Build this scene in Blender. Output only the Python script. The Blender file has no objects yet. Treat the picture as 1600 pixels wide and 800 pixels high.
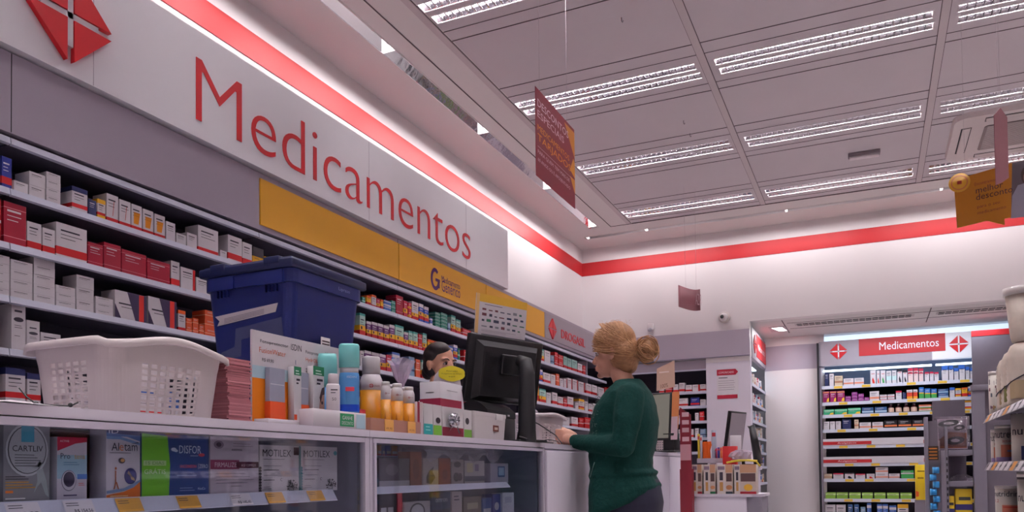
import bpy, bmesh, math, random
from math import sin, cos, pi, radians, atan2, hypot
from mathutils import Vector, Matrix, Quaternion
random.seed(7)
sc = bpy.context.scene
COL = sc.collection

# ------------------------------------------------------------------ camera
H = 0.86                                   # eye height of the photographer (kneeling)
FPX, YAW, PITCH, ROLL, PPY = 1240.8, 0.42661101, 0.02595449, -0.01053517, 704.8
_cy, _sy, _cp, _sp, _cr, _sr = cos(YAW), sin(YAW), cos(PITCH), sin(PITCH), cos(ROLL), sin(ROLL)
CF = Vector((-_sy*_cp, _cy*_cp, _sp))
_r0 = Vector((_cy, _sy, 0)); _u0 = _r0.cross(CF)
CR = _cr*_r0 + _sr*_u0
CU = -_sr*_r0 + _cr*_u0
CAM = Vector((0, 0, H))
cd = bpy.data.cameras.new('camera'); cam = bpy.data.objects.new('camera', cd); COL.objects.link(cam)
m = Matrix.Identity(4)
for i in range(3):
    m[i][0] = CR[i]; m[i][1] = CU[i]; m[i][2] = -CF[i]; m[i][3] = CAM[i]
cam.matrix_world = m
cd.sensor_width = 36; cd.lens = FPX/1600*36
cd.shift_y = (PPY-400)/1600
cd.clip_start = 0.05; cd.clip_end = 100
sc.camera = cam
# ------------------------------------------------------------------ world, exposure
w = bpy.data.worlds.new('world'); sc.world = w; w.use_nodes = True
w.node_tree.nodes['Background'].inputs[0].default_value = (0.8, 0.78, 0.85, 1)
w.node_tree.nodes['Background'].inputs[1].default_value = 0.25
sc.view_settings.view_transform = 'Standard'; sc.view_settings.look = 'None'
sc.view_settings.exposure = 0.80; sc.view_settings.gamma = 1; sc.view_settings.use_curve_mapping = False
try:
    sc.cycles.use_denoising = True
    sc.cycles.max_bounces = 8; sc.cycles.diffuse_bounces = 4; sc.cycles.glossy_bounces = 3
    sc.cycles.transparent_max_bounces = 12; sc.cycles.transmission_bounces = 6
    sc.cycles.sample_clamp_indirect = 4; sc.cycles.caustics_reflective = False; sc.cycles.caustics_refractive = False
except Exception: pass
TROFFER_E = 74.0       # strength of the tubes in the ceiling fixtures
WASH_W = 5.6          # watts per metre-long wall-wash lamp
LIGHT_COL = (1.0, 0.955, 0.97)

# ------------------------------------------------------------------ pixel -> place helpers
def at(axis, val, px, py):
    """the point where the line of sight through a photo pixel meets the plane axis = val"""
    d = CR*((px-800)/FPX) - CU*((py-PPY)/FPX) + CF
    i = 'xyz'.index(axis)
    return CAM + d*((val-CAM[i])/d[i])
def ysolve(x, z, px):
    k = (px-800)/FPX; dz = z-H
    return (k*(x*CF.x+dz*CF.z) - x*CR.x - dz*CR.z)/(CR.y-k*CF.y)
def xsolve(y, z, px):
    k = (px-800)/FPX; dz = z-H
    return (k*(y*CF.y+dz*CF.z) - y*CR.y - dz*CR.z)/(CR.x-k*CF.x)
def depth(p): return (Vector(p)-CAM).dot(CF)
def hsize(px, p): return px*depth(p)/FPX

# ------------------------------------------------------------------ materials
MATS = {}
def s2l(c): return tuple(((v/255)/12.92 if v/255 <= 0.04045 else (((v/255)+0.055)/1.055)**2.4) for v in c)
def mat(name, rgb=None, rough=0.55, metal=0.0, emit=None, estr=0, noise=0.04, alpha=1.0, trans=0.0, bump=0.0, scale=25, coat=0.0, spec=0.5, ior=1.45):
    if name in MATS: return MATS[name]
    M = bpy.data.materials.new(name); M.use_nodes = True
    nt = M.node_tree; b = nt.nodes['Principled BSDF']
    c = s2l(rgb) if rgb else (0.8, 0.8, 0.8)
    b.inputs['Base Color'].default_value = (*c, 1)
    b.inputs['Roughness'].default_value = rough
    b.inputs['Metallic'].default_value = metal
    b.inputs['IOR'].default_value = ior
    b.inputs['Specular IOR Level'].default_value = spec
    if coat: b.inputs['Coat Weight'].default_value = coat
    if alpha < 1: b.inputs['Alpha'].default_value = alpha
    if trans: b.inputs['Transmission Weight'].default_value = trans
    if emit is not None:
        b.inputs['Emission Color'].default_value = (*emit, 1); b.inputs['Emission Strength'].default_value = estr
    if noise or bump:
        n = nt.nodes.new('ShaderNodeTexNoise'); n.inputs['Scale'].default_value = scale; n.inputs['Detail'].default_value = 3
        g = nt.nodes.new('ShaderNodeNewGeometry'); nt.links.new(g.outputs['Position'], n.inputs['Vector'])
        if noise:
            mx = nt.nodes.new('ShaderNodeMix'); mx.data_type = 'RGBA'
            mx.inputs[6].default_value = (*[v*(1-noise) for v in c], 1); mx.inputs[7].default_value = (*[min(1, v*(1+noise)) for v in c], 1)
            nt.links.new(n.outputs['Fac'], mx.inputs[0]); nt.links.new(mx.outputs[2], b.inputs['Base Color'])
        if bump:
            bp = nt.nodes.new('ShaderNodeBump'); bp.inputs['Strength'].default_value = bump; bp.inputs['Distance'].default_value = 0.01
            nt.links.new(n.outputs['Fac'], bp.inputs['Height']); nt.links.new(bp.outputs[0], b.inputs['Normal'])
    MATS[name] = M
    return M
def clear(name, tint=(240, 240, 245), gloss=0.10, rough=0.03, milk=0.0, bump=0.0, scale=40):
    """see-through sheet: clear body with a sharp sheen that grows at grazing angles, optionally a little milky"""
    if name in MATS: return MATS[name]
    M = bpy.data.materials.new(name); M.use_nodes = True; nt = M.node_tree
    for n in list(nt.nodes): nt.nodes.remove(n)
    out = nt.nodes.new('ShaderNodeOutputMaterial'); tr = nt.nodes.new('ShaderNodeBsdfTransparent'); tr.inputs[0].default_value = (*s2l(tint), 1)
    gl = nt.nodes.new('ShaderNodeBsdfGlossy'); gl.inputs['Roughness'].default_value = rough; gl.inputs[0].default_value = (.9, .9, .92, 1)
    lw = nt.nodes.new('ShaderNodeLayerWeight'); lw.inputs[0].default_value = .35
    ma = nt.nodes.new('ShaderNodeMath'); ma.operation = 'MULTIPLY_ADD'; ma.inputs[1].default_value = .2; ma.inputs[2].default_value = gloss
    nt.links.new(lw.outputs['Fresnel'], ma.inputs[0])
    mx = nt.nodes.new('ShaderNodeMixShader'); nt.links.new(ma.outputs[0], mx.inputs[0]); nt.links.new(tr.outputs[0], mx.inputs[1]); nt.links.new(gl.outputs[0], mx.inputs[2])
    last = mx
    if milk:
        df = nt.nodes.new('ShaderNodeBsdfDiffuse'); df.inputs[0].default_value = (*s2l(tint), 1); m2 = nt.nodes.new('ShaderNodeMixShader'); m2.inputs[0].default_value = milk
        nt.links.new(mx.outputs[0], m2.inputs[1]); nt.links.new(df.outputs[0], m2.inputs[2]); last = m2
    if bump:
        n = nt.nodes.new('ShaderNodeTexNoise'); n.inputs['Scale'].default_value = scale; bp = nt.nodes.new('ShaderNodeBump'); bp.inputs['Strength'].default_value = bump; bp.inputs['Distance'].default_value = .02
        nt.links.new(n.outputs[0], bp.inputs['Height']); nt.links.new(bp.outputs[0], gl.inputs['Normal'])
    nt.links.new(last.outputs[0], out.inputs[0]); MATS[name] = M
    return M
def C(rgb, rough=0.5):
    """a printed card or plastic colour"""
    return mat('printed_%02x%02x%02x_%d' % (*rgb, int(rough*100)), rgb, rough, noise=0.03, scale=40)
WHITE = (214, 206, 212); RED = (196, 28, 34); CRIM = (160, 22, 50); YEL = (236, 176, 40); NAVY = (34, 40, 92)
TEAL = (70, 160, 150); PURP = (112, 62, 120); INK = (50, 42, 58); ORANGE = (228, 92, 34); GREEN = (60, 150, 80); BLUE = (52, 92, 178)
GREYT = (150, 145, 155)

# ------------------------------------------------------------------ mesh builder
_tc = {}
def text_geo(s, res=2, off=0.0):
    """verts and faces of a line of writing, cap height about 0.7"""
    if (s, res, off) in _tc: return _tc[(s, res, off)]
    cu = bpy.data.curves.new('t', 'FONT'); cu.body = s; cu.resolution_u = res; cu.offset = off; cu.fill_mode = 'FRONT'
    o = bpy.data.objects.new('t', cu); COL.objects.link(o)
    dg = bpy.context.evaluated_depsgraph_get(); me = o.evaluated_get(dg).to_mesh()
    v = [tuple(q.co[:2]) for q in me.vertices]; f = [tuple(p.vertices) for p in me.polygons]
    bpy.data.objects.remove(o); bpy.data.curves.remove(cu)
    xs = [q[0] for q in v] or [0]; ys = [q[1] for q in v] or [0]
    _tc[(s, res, off)] = (v, f, min(xs), max(xs), min(ys), max(ys))
    return _tc[(s, res, off)]

class MB:
    def __init__(s): s.v = []; s.f = []; s.m = []; s.mats = []; s.sm = []
    def mi(s, m):
        if m not in s.mats: s.mats.append(m)
        return s.mats.index(m)
    def add(s, vs, fs, m, T=None, smooth=False):
        b = len(s.v); k = s.mi(m)
        for v in vs: s.v.append(tuple(T @ Vector(v)) if T is not None else tuple(v))
        for f in fs: s.f.append(tuple(b+i for i in f)); s.m.append(k); s.sm.append(smooth)
        return s
    def box(s, lo, hi, m, T=None):
        x0, y0, z0 = lo; x1, y1, z1 = hi
        vs = [(x0,y0,z0),(x1,y0,z0),(x1,y1,z0),(x0,y1,z0),(x0,y0,z1),(x1,y0,z1),(x1,y1,z1),(x0,y1,z1)]
        return s.add(vs, [(0,3,2,1),(4,5,6,7),(0,1,5,4),(1,2,6,5),(2,3,7,6),(3,0,4,7)], m, T)
    def bbox(s, lo, hi, m, r=0.004, T=None, n=2):
        """box with rounded vertical and horizontal edges"""
        bm = bmesh.new(); bmesh.ops.create_cube(bm, size=1)
        for v in bm.verts:
            v.co = Vector([lo[i] + (v.co[i]+0.5)*(hi[i]-lo[i]) for i in range(3)])
        bmesh.ops.bevel(bm, geom=bm.edges[:], offset=r, segments=n, affect='EDGES', profile=0.5)
        bm.verts.index_update()
        s.add([v.co[:] for v in bm.verts], [[v.index for v in f.verts] for f in bm.faces], m, T, True); bm.free()
        return s
    def prism(s, poly, z0, z1, m, T=None, taper=1.0):
        """polygon in local XY, from z0 to z1"""
        n = len(poly); cx = sum(p[0] for p in poly)/n; cy = sum(p[1] for p in poly)/n
        a = sum(poly[i][0]*poly[(i+1) % n][1]-poly[(i+1) % n][0]*poly[i][1] for i in range(n))
        if a < 0: poly = poly[::-1]
        vs = [(p[0], p[1], z0) for p in poly] + [(cx+(p[0]-cx)*taper, cy+(p[1]-cy)*taper, z1) for p in poly]
        fs = [tuple(range(n))[::-1], tuple(range(n, 2*n))] + [(i, (i+1) % n, n+(i+1) % n, n+i) for i in range(n)]
        return s.add(vs, fs, m, T)
    def lathe(s, prof, m, T=None, n=20, caps=True, sx=1, sy=1):
        vs = []; fs = []
        for (r, z) in prof:
            for i in range(n):
                a = 2*pi*i/n; vs.append((r*cos(a)*sx, r*sin(a)*sy, z))
        for j in range(len(prof)-1):
            for i in range(n):
                k = (i+1) % n; fs.append((j*n+i, j*n+k, (j+1)*n+k, (j+1)*n+i))
        if caps:
            fs.append(tuple(range(n))[::-1]); fs.append(tuple(range((len(prof)-1)*n, len(prof)*n)))
        return s.add(vs, fs, m, T, True)
    def tube(s, pts, r, m, n=8, T=None):
        pts = [Vector(p) for p in pts]; rs = r if isinstance(r, (list, tuple)) else [r]*len(pts)
        vs = []; fs = []; ref = Vector((0, 0, 1))
        for i, p in enumerate(pts):
            d = (pts[min(i+1, len(pts)-1)] - pts[max(i-1, 0)]).normalized()
            if i == 0:
                ref = Vector((0, 0, 1)) if abs(d.z) < 0.9 else Vector((1, 0, 0))
            u = d.cross(ref); u = u.normalized() if u.length > 1e-5 else d.orthogonal().normalized()
            v2 = d.cross(u).normalized(); ref = -v2 if (-v2).dot(ref) > 0 else v2
            for k in range(n):
                a = 2*pi*k/n; vs.append(tuple(p + u*(rs[i]*cos(a)) + v2*(rs[i]*sin(a))))
        for j in range(len(pts)-1):
            for k in range(n):
                q = (k+1) % n; fs.append((j*n+k, j*n+q, (j+1)*n+q, (j+1)*n+k))
        fs.append(tuple(range(n))[::-1]); fs.append(tuple(range((len(pts)-1)*n, len(pts)*n)))
        return s.add(vs, fs, m, T, True)
    def sphere(s, c, r, m, T=None, n=14, k=9):
        rr = r if isinstance(r, (tuple, list)) else (r, r, r)
        vs = []; fs = []
        for j in range(k+1):
            t = pi*j/k
            for i in range(n):
                a = 2*pi*i/n; vs.append((c[0]+rr[0]*sin(t)*cos(a), c[1]+rr[1]*sin(t)*sin(a), c[2]+rr[2]*cos(t)))
        for j in range(k):
            for i in range(n):
                q = (i+1) % n; fs.append((j*n+i, (j+1)*n+i, (j+1)*n+q, j*n+q))
        return s.add(vs, fs, m, T, True)
    def text(s, txt, o, u, v, w, h, m, thick=0.0, res=2, off=0.0):
        """writing in the rectangle that starts at o, w along unit u and h along unit v (None keeps the letters' own width)"""
        vs, fs, x0, x1, y0, y1 = text_geo(txt, res, off)
        if not vs: return s
        o = Vector(o); u = Vector(u); v = Vector(v); nn = u.cross(v)
        ky = h/(y1-y0); kx = w/(x1-x0) if w else ky
        P = [tuple(o + u*((q[0]-x0)*kx) + v*((q[1]-y0)*ky) + nn*thick) for q in vs]
        if thick > 0:
            n = len(P); Q = [tuple(o + u*((q[0]-x0)*kx) + v*((q[1]-y0)*ky)) for q in vs]
            ed = {}
            for f in fs:
                for i in range(len(f)):
                    a, b = f[i], f[(i+1) % len(f)]
                    ed[(a, b)] = ed.get((a, b), 0)+1
            side = [(a, n+a, n+b, b) for (a, b) in ed if (b, a) not in ed]
            return s.add(P+Q, list(fs)+side, m)
        return s.add(P, fs, m)
    def mesh(s, name):
        me = bpy.data.meshes.new(name); me.from_pydata(s.v, [], s.f)
        for q in s.mats: me.materials.append(q)
        me.polygons.foreach_set('material_index', s.m); me.polygons.foreach_set('use_smooth', s.sm)
        me.update()
        return me
    def build(s, name, parent=None, loc=None, rz=0.0):
        o = bpy.data.objects.new(name, s.mesh(name)); COL.objects.link(o)
        if parent: o.parent = parent
        if loc is not None: o.location = loc
        if rz: o.rotation_euler.z = rz
        return o

LABELS = {}
def tag(o, label=None, cat=None, group=None, kind=None):
    if label:
        o['label'] = label; LABELS.setdefault(label, []).append(o.name)
    if cat: o['category'] = cat
    if group: o['group'] = group
    if kind: o['kind'] = kind
    return o
def thing(name, label, cat, loc=(0, 0, 0), rz=0.0, group=None):
    o = bpy.data.objects.new(name, None); COL.objects.link(o); o.empty_display_size = 0.05
    o.location = loc; o.rotation_euler.z = rz
    return tag(o, label, cat, group)
def struct(name, mb, parent=None):
    o = mb.build(name, parent)
    if not parent: o['kind'] = 'structure'
    return o
def geo(vs, fs): 
    return vs, fs
def eval_mesh(o):
    dg = bpy.context.evaluated_depsgraph_get(); dg.update()
    return bpy.data.meshes.new_from_object(o.evaluated_get(dg))
def blob(mb, voxel=0.006, smooth=4, name='body', m=None, parent=None, loc=None, rz=0.0):
    """the overlapping solids of mb grown together into one continuous skin"""
    o = bpy.data.objects.new('tmp', mb.mesh('tmp')); COL.objects.link(o)
    r = o.modifiers.new('r', 'REMESH'); r.mode = 'VOXEL'; r.voxel_size = voxel; r.use_smooth_shade = True
    if smooth:
        k = o.modifiers.new('s', 'SMOOTH'); k.factor = 0.5; k.iterations = smooth
    bpy.context.view_layer.update()
    me = eval_mesh(o); bpy.data.objects.remove(o)
    me.materials.clear(); me.materials.append(m)
    for p in me.polygons: p.use_smooth = True; p.material_index = 0
    me.name = name
    q = bpy.data.objects.new(name, me); COL.objects.link(q)
    if parent: q.parent = parent
    if loc is not None: q.location = loc
    if rz: q.rotation_euler.z = rz
    return q
# ================================================================== ROOM
M_WALL = mat('white_wall_paint', (222, 214, 216), 0.7, noise=0.02, scale=3)
M_CEIL = mat('ceiling_panel', (194, 184, 190), 0.85, noise=0.03, scale=4)
M_CEILB = mat('ceiling_plaster_border', (208, 202, 202), 0.85, noise=0.02, scale=4)
M_RUN = mat('ceiling_runner', (188, 176, 180), 0.6)
M_SEAM = mat('ceiling_joint', (92, 78, 84), 0.9)
M_STRIPE = mat('red_wall_stripe', (186, 38, 44), 0.45, noise=0.02, scale=6)
M_GREY = mat('grey_fascia', (166, 155, 169), 0.5, noise=0.03, scale=5)
M_FLOOR = mat('floor_tile', (222, 214, 212), 0.3, noise=0.05, scale=2)
M_DARKBACK = mat('shelf_back_dark', (78, 72, 88), 0.7)
M_SHELF = mat('shelf_steel_grey', (98, 92, 110), 0.45)
M_LIP = mat('price_rail', (196, 196, 214), 0.3)
M_WHITEP = mat('white_laminate', (214, 206, 220), 0.35, noise=0.02, scale=4)
M_FRAME = mat('counter_frame', (190, 182, 198), 0.35)
M_MIRROR = mat('aluminium_reflector', (215, 210, 216), 0.08, metal=1.0, bump=0.25, scale=9, noise=0.05)
M_TUBE = mat('fluorescent_tube', (255, 255, 255), 0.5, emit=(1.0, 0.96, 0.975), estr=TROFFER_E, noise=0)
M_LED = mat('cool_light_strip', (255, 255, 255), 0.5, emit=(0.72, 0.88, 1.0), estr=1.8, noise=0)
M_LOUV = mat('louvre_metal', (196, 190, 196), 0.22, metal=0.9)
M_PARAB = mat('parabolic_reflector', (200, 196, 202), 0.1, metal=1.0, noise=.05)
M_REFL = mat('white_reflector', (236, 232, 236), .4)
M_BLACK = mat('black_plastic', (15, 14, 18), 0.36)
M_BLACKM = mat('black_matt_plastic', (20, 18, 23), 0.55)
M_DKGAP = mat('dark_gap', (38, 34, 40), 0.8)

ZC = 3.439; XL = -3.05; YB = 8.74; XR = 4.2; YF = -3.0; ZA = 2.44      # ceiling, left wall, back wall, right wall, front wall, annex ceiling
XO = -1.17; XO2 = 3.2; YA = 10.45                                        # opening in the back wall, annex far wall
struct('floor', MB().box((XL-.1, YF-.1, -0.1), (XR+.1, YA+.2, 0), M_FLOOR))
struct('wall_left', MB().box((XL-.1, YF-.1, 0), (XL, YB, ZC+.15), M_WALL))
struct('wall_right', MB().box((XR, YF-.1, 0), (XR+.1, YA+.2, ZC+.15), M_WALL))
struct('wall_front', MB().box((XL, YF-.1, 0), (XR, YF, ZC+.15), M_WALL))
b = MB()
b.box((XL-.1, YB, 2.07), (XO, YB+.1, ZC+.15), M_WALL)
b.box((XO, YB, ZA), (XR, YB+.1, ZC+.15), M_WALL)
b.box((XO2, YB, 0), (XR, YB+.1, ZA), M_WALL)
struct('wall_back', b)
# ceiling: a sheet with the openings of its fixtures cut out
SLX = [(-2.235, -0.985), (-0.86, 0.36), (0.49, 1.74), (1.87, 3.1)]
SLY = [-1.4, -.12, 1.15, 2.425, 3.72, 5.02, 6.305, 7.60]
holes = []
for sx in SLX:
    for y in SLY:
        holes.append((sx[0], sx[1], y, y+.075)); holes.append((sx[0]+.01, sx[1]+.01, y+.13, y+.205))
XS0, XS1 = -2.69, -2.60        # the trough of wall-wash lamps along the left wall
YS0, YS1 = 8.27, 8.35          # and the one along the back wall
holes.append((XS0, XS1, -1.0, 8.0)); holes.append((-2.86, 3.0, YS0, YS1))
xs = sorted({XL-.1, XR+.1} | {h[0] for h in holes} | {h[1] for h in holes})
ys = sorted({YF-.1, YB+.1} | {h[2] for h in holes} | {h[3] for h in holes})
b = MB(); 
for j in range(len(ys)-1):
    run = None
    for i in range(len(xs)-1):
        cx, cyy = (xs[i]+xs[i+1])/2, (ys[j]+ys[j+1])/2
        hole = any(h[0] < cx < h[1] and h[2] < cyy < h[3] for h in holes)
        inn = (-2.27 < cx) and (cyy < 8.02)
        key = None if hole else inn
        if run and run[2] != key:
            if run[2] is not None:
                b.add([(run[0], ys[j], ZC), (run[1], ys[j], ZC), (run[1], ys[j+1], ZC), (run[0], ys[j+1], ZC)], [(3, 2, 1, 0)], M_CEIL if run[2] else M_CEILB)
            run = None
        if not run: run = [xs[i], xs[i+1], key]
        else: run[1] = xs[i+1]
    if run and run[2] is not None:
        b.add([(run[0], ys[j], ZC), (run[1], ys[j], ZC), (run[1], ys[j+1], ZC), (run[0], ys[j+1], ZC)], [(3, 2, 1, 0)], M_CEIL if run[2] else M_CEILB)
b.box((XL-.1, YF-.1, ZC+.14), (XR+.1, YB+.1, ZC+.2), M_CEIL)
struct('ceiling', b)
b = MB()
for x in (-2.27, -0.925, 0.425, 1.80, 3.16):
    b.box((x-.022, YF, ZC-.007), (x+.022, 8.0, ZC-.0005), M_RUN)
    b.box((x-.026, YF, ZC-.002), (x-.022, 8.0, ZC-.0005), M_SEAM)
    b.box((x+.022, YF, ZC-.002), (x+.026, 8.0, ZC-.0005), M_SEAM)
b.box((-2.478, YF, ZC-.003), (-2.470, 8.02, ZC-.0005), M_SEAM)
b.box((-2.478, 8.02, ZC-.003), (XR, 8.03, ZC-.0005), M_SEAM)
struct('trim_1', b)
b = MB()
for y in SLY:
    for dy, t in ((-.235, .006), (-.10, .003), (.30, .003), (.405, .006)):
        b.box((-2.24, y+dy, ZC-.003), (XR, y+dy+t, ZC-.0005), M_SEAM)
struct('trim_2', b)
# red stripe round the walls
b = MB(); b.box((XL, YF, 3.128), (XL+.004, YB, 3.28), M_STRIPE); struct('trim_3', b)
b = MB(); b.box((XL+.004, YB-.004, 3.128), (XR, YB, 3.28), M_STRIPE); struct('trim_4', b)

# ------------------------------------------------------------------ ceiling fixtures
def troffer(x0, x1, y, label):
    t = thing('ceiling_light', label, 'ceiling light', ((x0+x1)/2, y+.1, ZC), 0, 'louvred ceiling lights')
    L = (x1-x0)/2
    for k, (y0, y1, dx) in enumerate(((-.1, -.025, 0), (.03, .105, .01))):
        h = MB()
        h.box((-L+dx-.006, y0-.006, -.004), (L+dx+.006, y0, .10), M_REFL)
        h.box((-L+dx-.006, y1, -.004), (L+dx+.006, y1+.006, .10), M_REFL)
        h.box((-L+dx-.006, y0, -.004), (-L+dx, y1, .10), M_RUN); h.box((L+dx, y0, -.004), (L+dx+.006, y1, .10), M_RUN)
        h.box((-L+dx, y0, .095), (L+dx, y1, .10), M_REFL)
        for (ya, yb_) in ((y1, y1-.010), (y0, y0+.010)):
            h.add([(-L+dx, ya, 0), (L+dx, ya, 0), (L+dx, yb_, .026), (-L+dx, yb_, .026)], [(0, 1, 2, 3)], M_PARAB)
        hs = h.build('housing', t)
        e = MB(); e.tube([(-L+dx+.02, (y0+y1)/2, .064), (L+dx-.02, (y0+y1)/2, .064)], .015, M_TUBE, 10); e.build('lamp_tube', t)
        g = MB(); n = 30
        for i in range(1, n):
            x = -L+dx + (2*L)*i/n
            g.add([(x-.0045, y0, 0.0), (x+.0045, y0, 0.0), (x+.0045, y1, 0.0), (x-.0045, y1, 0.0), (x-.001, y0, .030), (x+.001, y0, .030), (x+.001, y1, .030), (x-.001, y1, .030)],
                  [(0,3,2,1),(4,5,6,7),(0,1,5,4),(1,2,6,5),(2,3,7,6),(3,0,4,7)], M_LOUV)
        g.build('louvre', t)
    return t
ordn = {0: 'leftmost column', 1: 'second column', 2: 'third column', 3: 'rightmost column'}
rown = ['rearmost row behind the photographer', 'row just behind the photographer', 'row above the photographer', 'row just outside the top of the photo', 'nearest row in view', 'second row in view', 'row before the air conditioner', 'furthest row']
for i, sx in enumerate(SLX):
    for j, y in enumerate(SLY):
        troffer(sx[0], sx[1], y, 'louvred ceiling light, %s, %s' % (rown[j], ordn[i]))

def wash_trough(name, label, a, bb, along, segs, light_on=True):
    """recessed strip: mirror reflector, white dividers, lamps aimed at the wall"""
    t = thing(name, label, 'wall-wash light')
    if along == 'y':
        r = MB(); r.add([(XS0, a, ZC), (XS0, bb, ZC), (XS1-.004, bb, ZC+.085), (XS1-.004, a, ZC+.085)], [(0, 1, 2, 3)], M_MIRROR); r.build('reflector', t)
        e = MB(); e.box((XS1-.004, a, ZC-.003), (XS1+.004, bb, ZC+.09), M_CEILB); e.box((XS0-.004, a, ZC-.003), (XS0, bb, ZC+.004), M_MIRROR); e.build('edge_trim', t)
        for y in segs:
            d = MB(); d.add([(XS0, y, ZC-.001), (XS1, y, ZC-.001), (XS1, y, ZC+.075), (XS0, y+.02, ZC-.001), (XS1, y+.02, ZC-.001), (XS1, y+.02, ZC+.075)],
                            [(0, 1, 2), (5, 4, 3), (0, 3, 4, 1), (1, 4, 5, 2), (2, 5, 3, 0)], mat('glowing_white_divider', (245, 240, 242), 0.5, emit=(1, .97, .97), estr=0.9)); d.build('divider', t)  # dividers are no lamps: slight emission stands in for lamp light falling on them
    else:
        r = MB(); r.add([(a, YS1, ZC+.034), (bb, YS1, ZC+.034), (bb, YS0+.004, ZC+.05), (a, YS0+.004, ZC+.05)], [(0, 1, 2, 3)], M_MIRROR); r.build('reflector', t)
        e = MB(); e.box((a, YS0-.004, ZC-.003), (bb, YS0+.004, ZC+.08), M_CEILB); e.build('edge_trim', t)
        for x in segs:
            d = MB(); d.box((x, YS0, ZC-.001), (x+.02, YS1, ZC+.06), MATS['glowing_white_divider']); d.build('divider', t)
    return t
wash_trough('wall_wash_strip', 'mirrored strip light recessed in the ceiling along the medicine wall', -1.0, 8.0, 'y', [1.55, 2.8, 4.05, 5.35, 6.67, 7.93])
wash_trough('wall_wash_strip', 'mirrored strip light recessed in the ceiling along the far white wall', -2.86, 3.0, 'x', [-2.84, -2.18, -0.75, 0.62, 1.9])
def area(name, loc, rot, sx, sy, W, col=LIGHT_COL, spread=None, parent=None):
    l = bpy.data.lights.new(name, 'AREA'); l.shape = 'RECTANGLE'; l.size = sx; l.size_y = sy; l.energy = W; l.color = col
    if spread: l.spread = spread
    o = bpy.data.objects.new(name, l); COL.objects.link(o); o.location = loc; o.rotation_euler = rot
    return o
for y in (0.2, 1.5, 2.8, 4.1, 5.4, 6.7, 7.6):                      # lamps inside the troughs, facing the wall
    area('wash_lamp', (XS1-.012, y, ZC+.022), (0, radians(46), 0), .035, 1.15 if y < 7 else .7, WASH_W*(1 if y < 7 else .7))
for x in (-2.1, -0.7, 0.7, 2.1):
    area('wash_lamp', (x, YS0+.012, ZC+.022), (radians(52), 0, 0), 1.15, .035, WASH_W*.8)

# ------------------------------------------------------------------ header run, big sign on the medicine wall
XH = -2.75
b = MB(); b.box((XL, -1.0, 2.075), (XH, YB, 2.362), M_GREY)
hd = struct('trim_5', b)
tag(hd, None, None, None, 'structure')
b = MB()
for y in (1.80, 4.31): b.box((XH, y-.0015, 2.078), (XH+.0008, y+.0015, 2.36), M_DKGAP)
b.build('panel_joint', hd)
M_YEL = mat('yellow_panel', (222, 160, 44), 0.5, noise=0.03, scale=6)
def yellow(y0, y1, label):
    t = thing('header_sign', label, 'sign', (XH, (y0+y1)/2, 2.10)); t['group'] = 'yellow generic medicine panels'
    h = (y1-y0)/2
    MB().box((0.0005, -h+.002, 0), (.008, h-.002, .232), M_YEL).build('panel', t)
    return t
yellow(3.045, 4.308, 'plain yellow header panel under the large red lettering, left end of the yellow strip')
t = yellow(4.312, 5.57, 'yellow header panel with the purple G and the words Medicamento Genérico')
M_PUR = mat('purple_print', (84, 34, 98), 0.5)
def G_logo(parent, name, y, z, h, x):
    """letter G drawn as a thick ring with a bar"""
    g = MB(); n = 28; R = h/2; pts = []
    for k in range(n+1):
        a = radians(48) + radians(312-8)*k/n
        pts.append(a)
    vs = []
    for a in pts:
        vs += [(0, R*.80*cos(a), R*sin(a)), (0, R*.46*cos(a), R*.66*sin(a))]
    T = Matrix.Translation((x, y, z))
    g.add(vs, [(2*i, 2*i+2, 2*i+3, 2*i+1) for i in range(n)], M_PUR, T)
    g.box((-.0003, R*.05, -R*.16), (0.0003, R*.84, R*.10), M_PUR, T); g.box((-.0003, R*.46, -R*.7), (0.0003, R*.80, R*.0), M_PUR, T)
    return g.build(name, parent)
# G stands between px 670 and 690
cg = at('x', XH+.009, 680, 436)
G_logo(t, 'letter_g', cg.y-t.location.y, cg.z-t.location.z, .155, .0095)
g = MB(); p1 = at('x', XH+.0092, 690, 439); p2 = at('x', XH+.0092, 719, 448)
g.text('Medicamento', (.0092, p1.y-t.location.y, p1.z-t.location.z-.005), (0,1,0), (0,0,1), p2.y-p1.y, .045, M_PUR)
p1 = at('x', XH+.0092, 690, 453)
g.text('Genérico', (.0092, p1.y-t.location.y, p1.z-t.location.z-.008), (0,1,0), (0,0,1), p2.y-p1.y, .082, M_PUR)
g.build('lettering', t)
yellow(5.574, 6.79, 'plain yellow header panel partly hidden by the card on the monitor')
def diamond(mbk, c, u, v, s, m1, m2, th=.015, gap=.06):
    """the chain's mark: a diamond cut in four by a white cross"""
    c = Vector(c); u = Vector(u); v = Vector(v); n = u.cross(v); g = gap
    def P(a, b2, d): return tuple(c+u*(a*s)+v*(b2*s)+n*d)
    for sx in (-1, 1):
        for sz in (-1, 1):
            tri = [(sx*g, sz*g), (sx*(1-g*1.2), sz*g), (sx*g, sz*(1-g*1.2))]
            if sx*sz < 0: tri = tri[::-1]
            vs = [P(a, b2, th) for a, b2 in tri] + [P(a, b2, 0) for a, b2 in tri]
            mbk.add(vs, [(0, 1, 2), (0, 3, 4, 1), (1, 4, 5, 2), (2, 5, 3, 0)], m1)
    if m2:
        for a, b2 in ((.62, g*.8), (g*.8, .62)):
            vs = [P(-a, -b2, th*.8), P(a, -b2, th*.8), P(a, b2, th*.8), P(-a, b2, th*.8), P(-a, -b2, 0), P(a, -b2, 0), P(a, b2, 0), P(-a, b2, 0)]
            mbk.add(vs, [(0,1,2,3),(0,4,5,1),(1,5,6,2),(2,6,7,3),(3,7,4,0)], m2)
    return mbk
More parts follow.
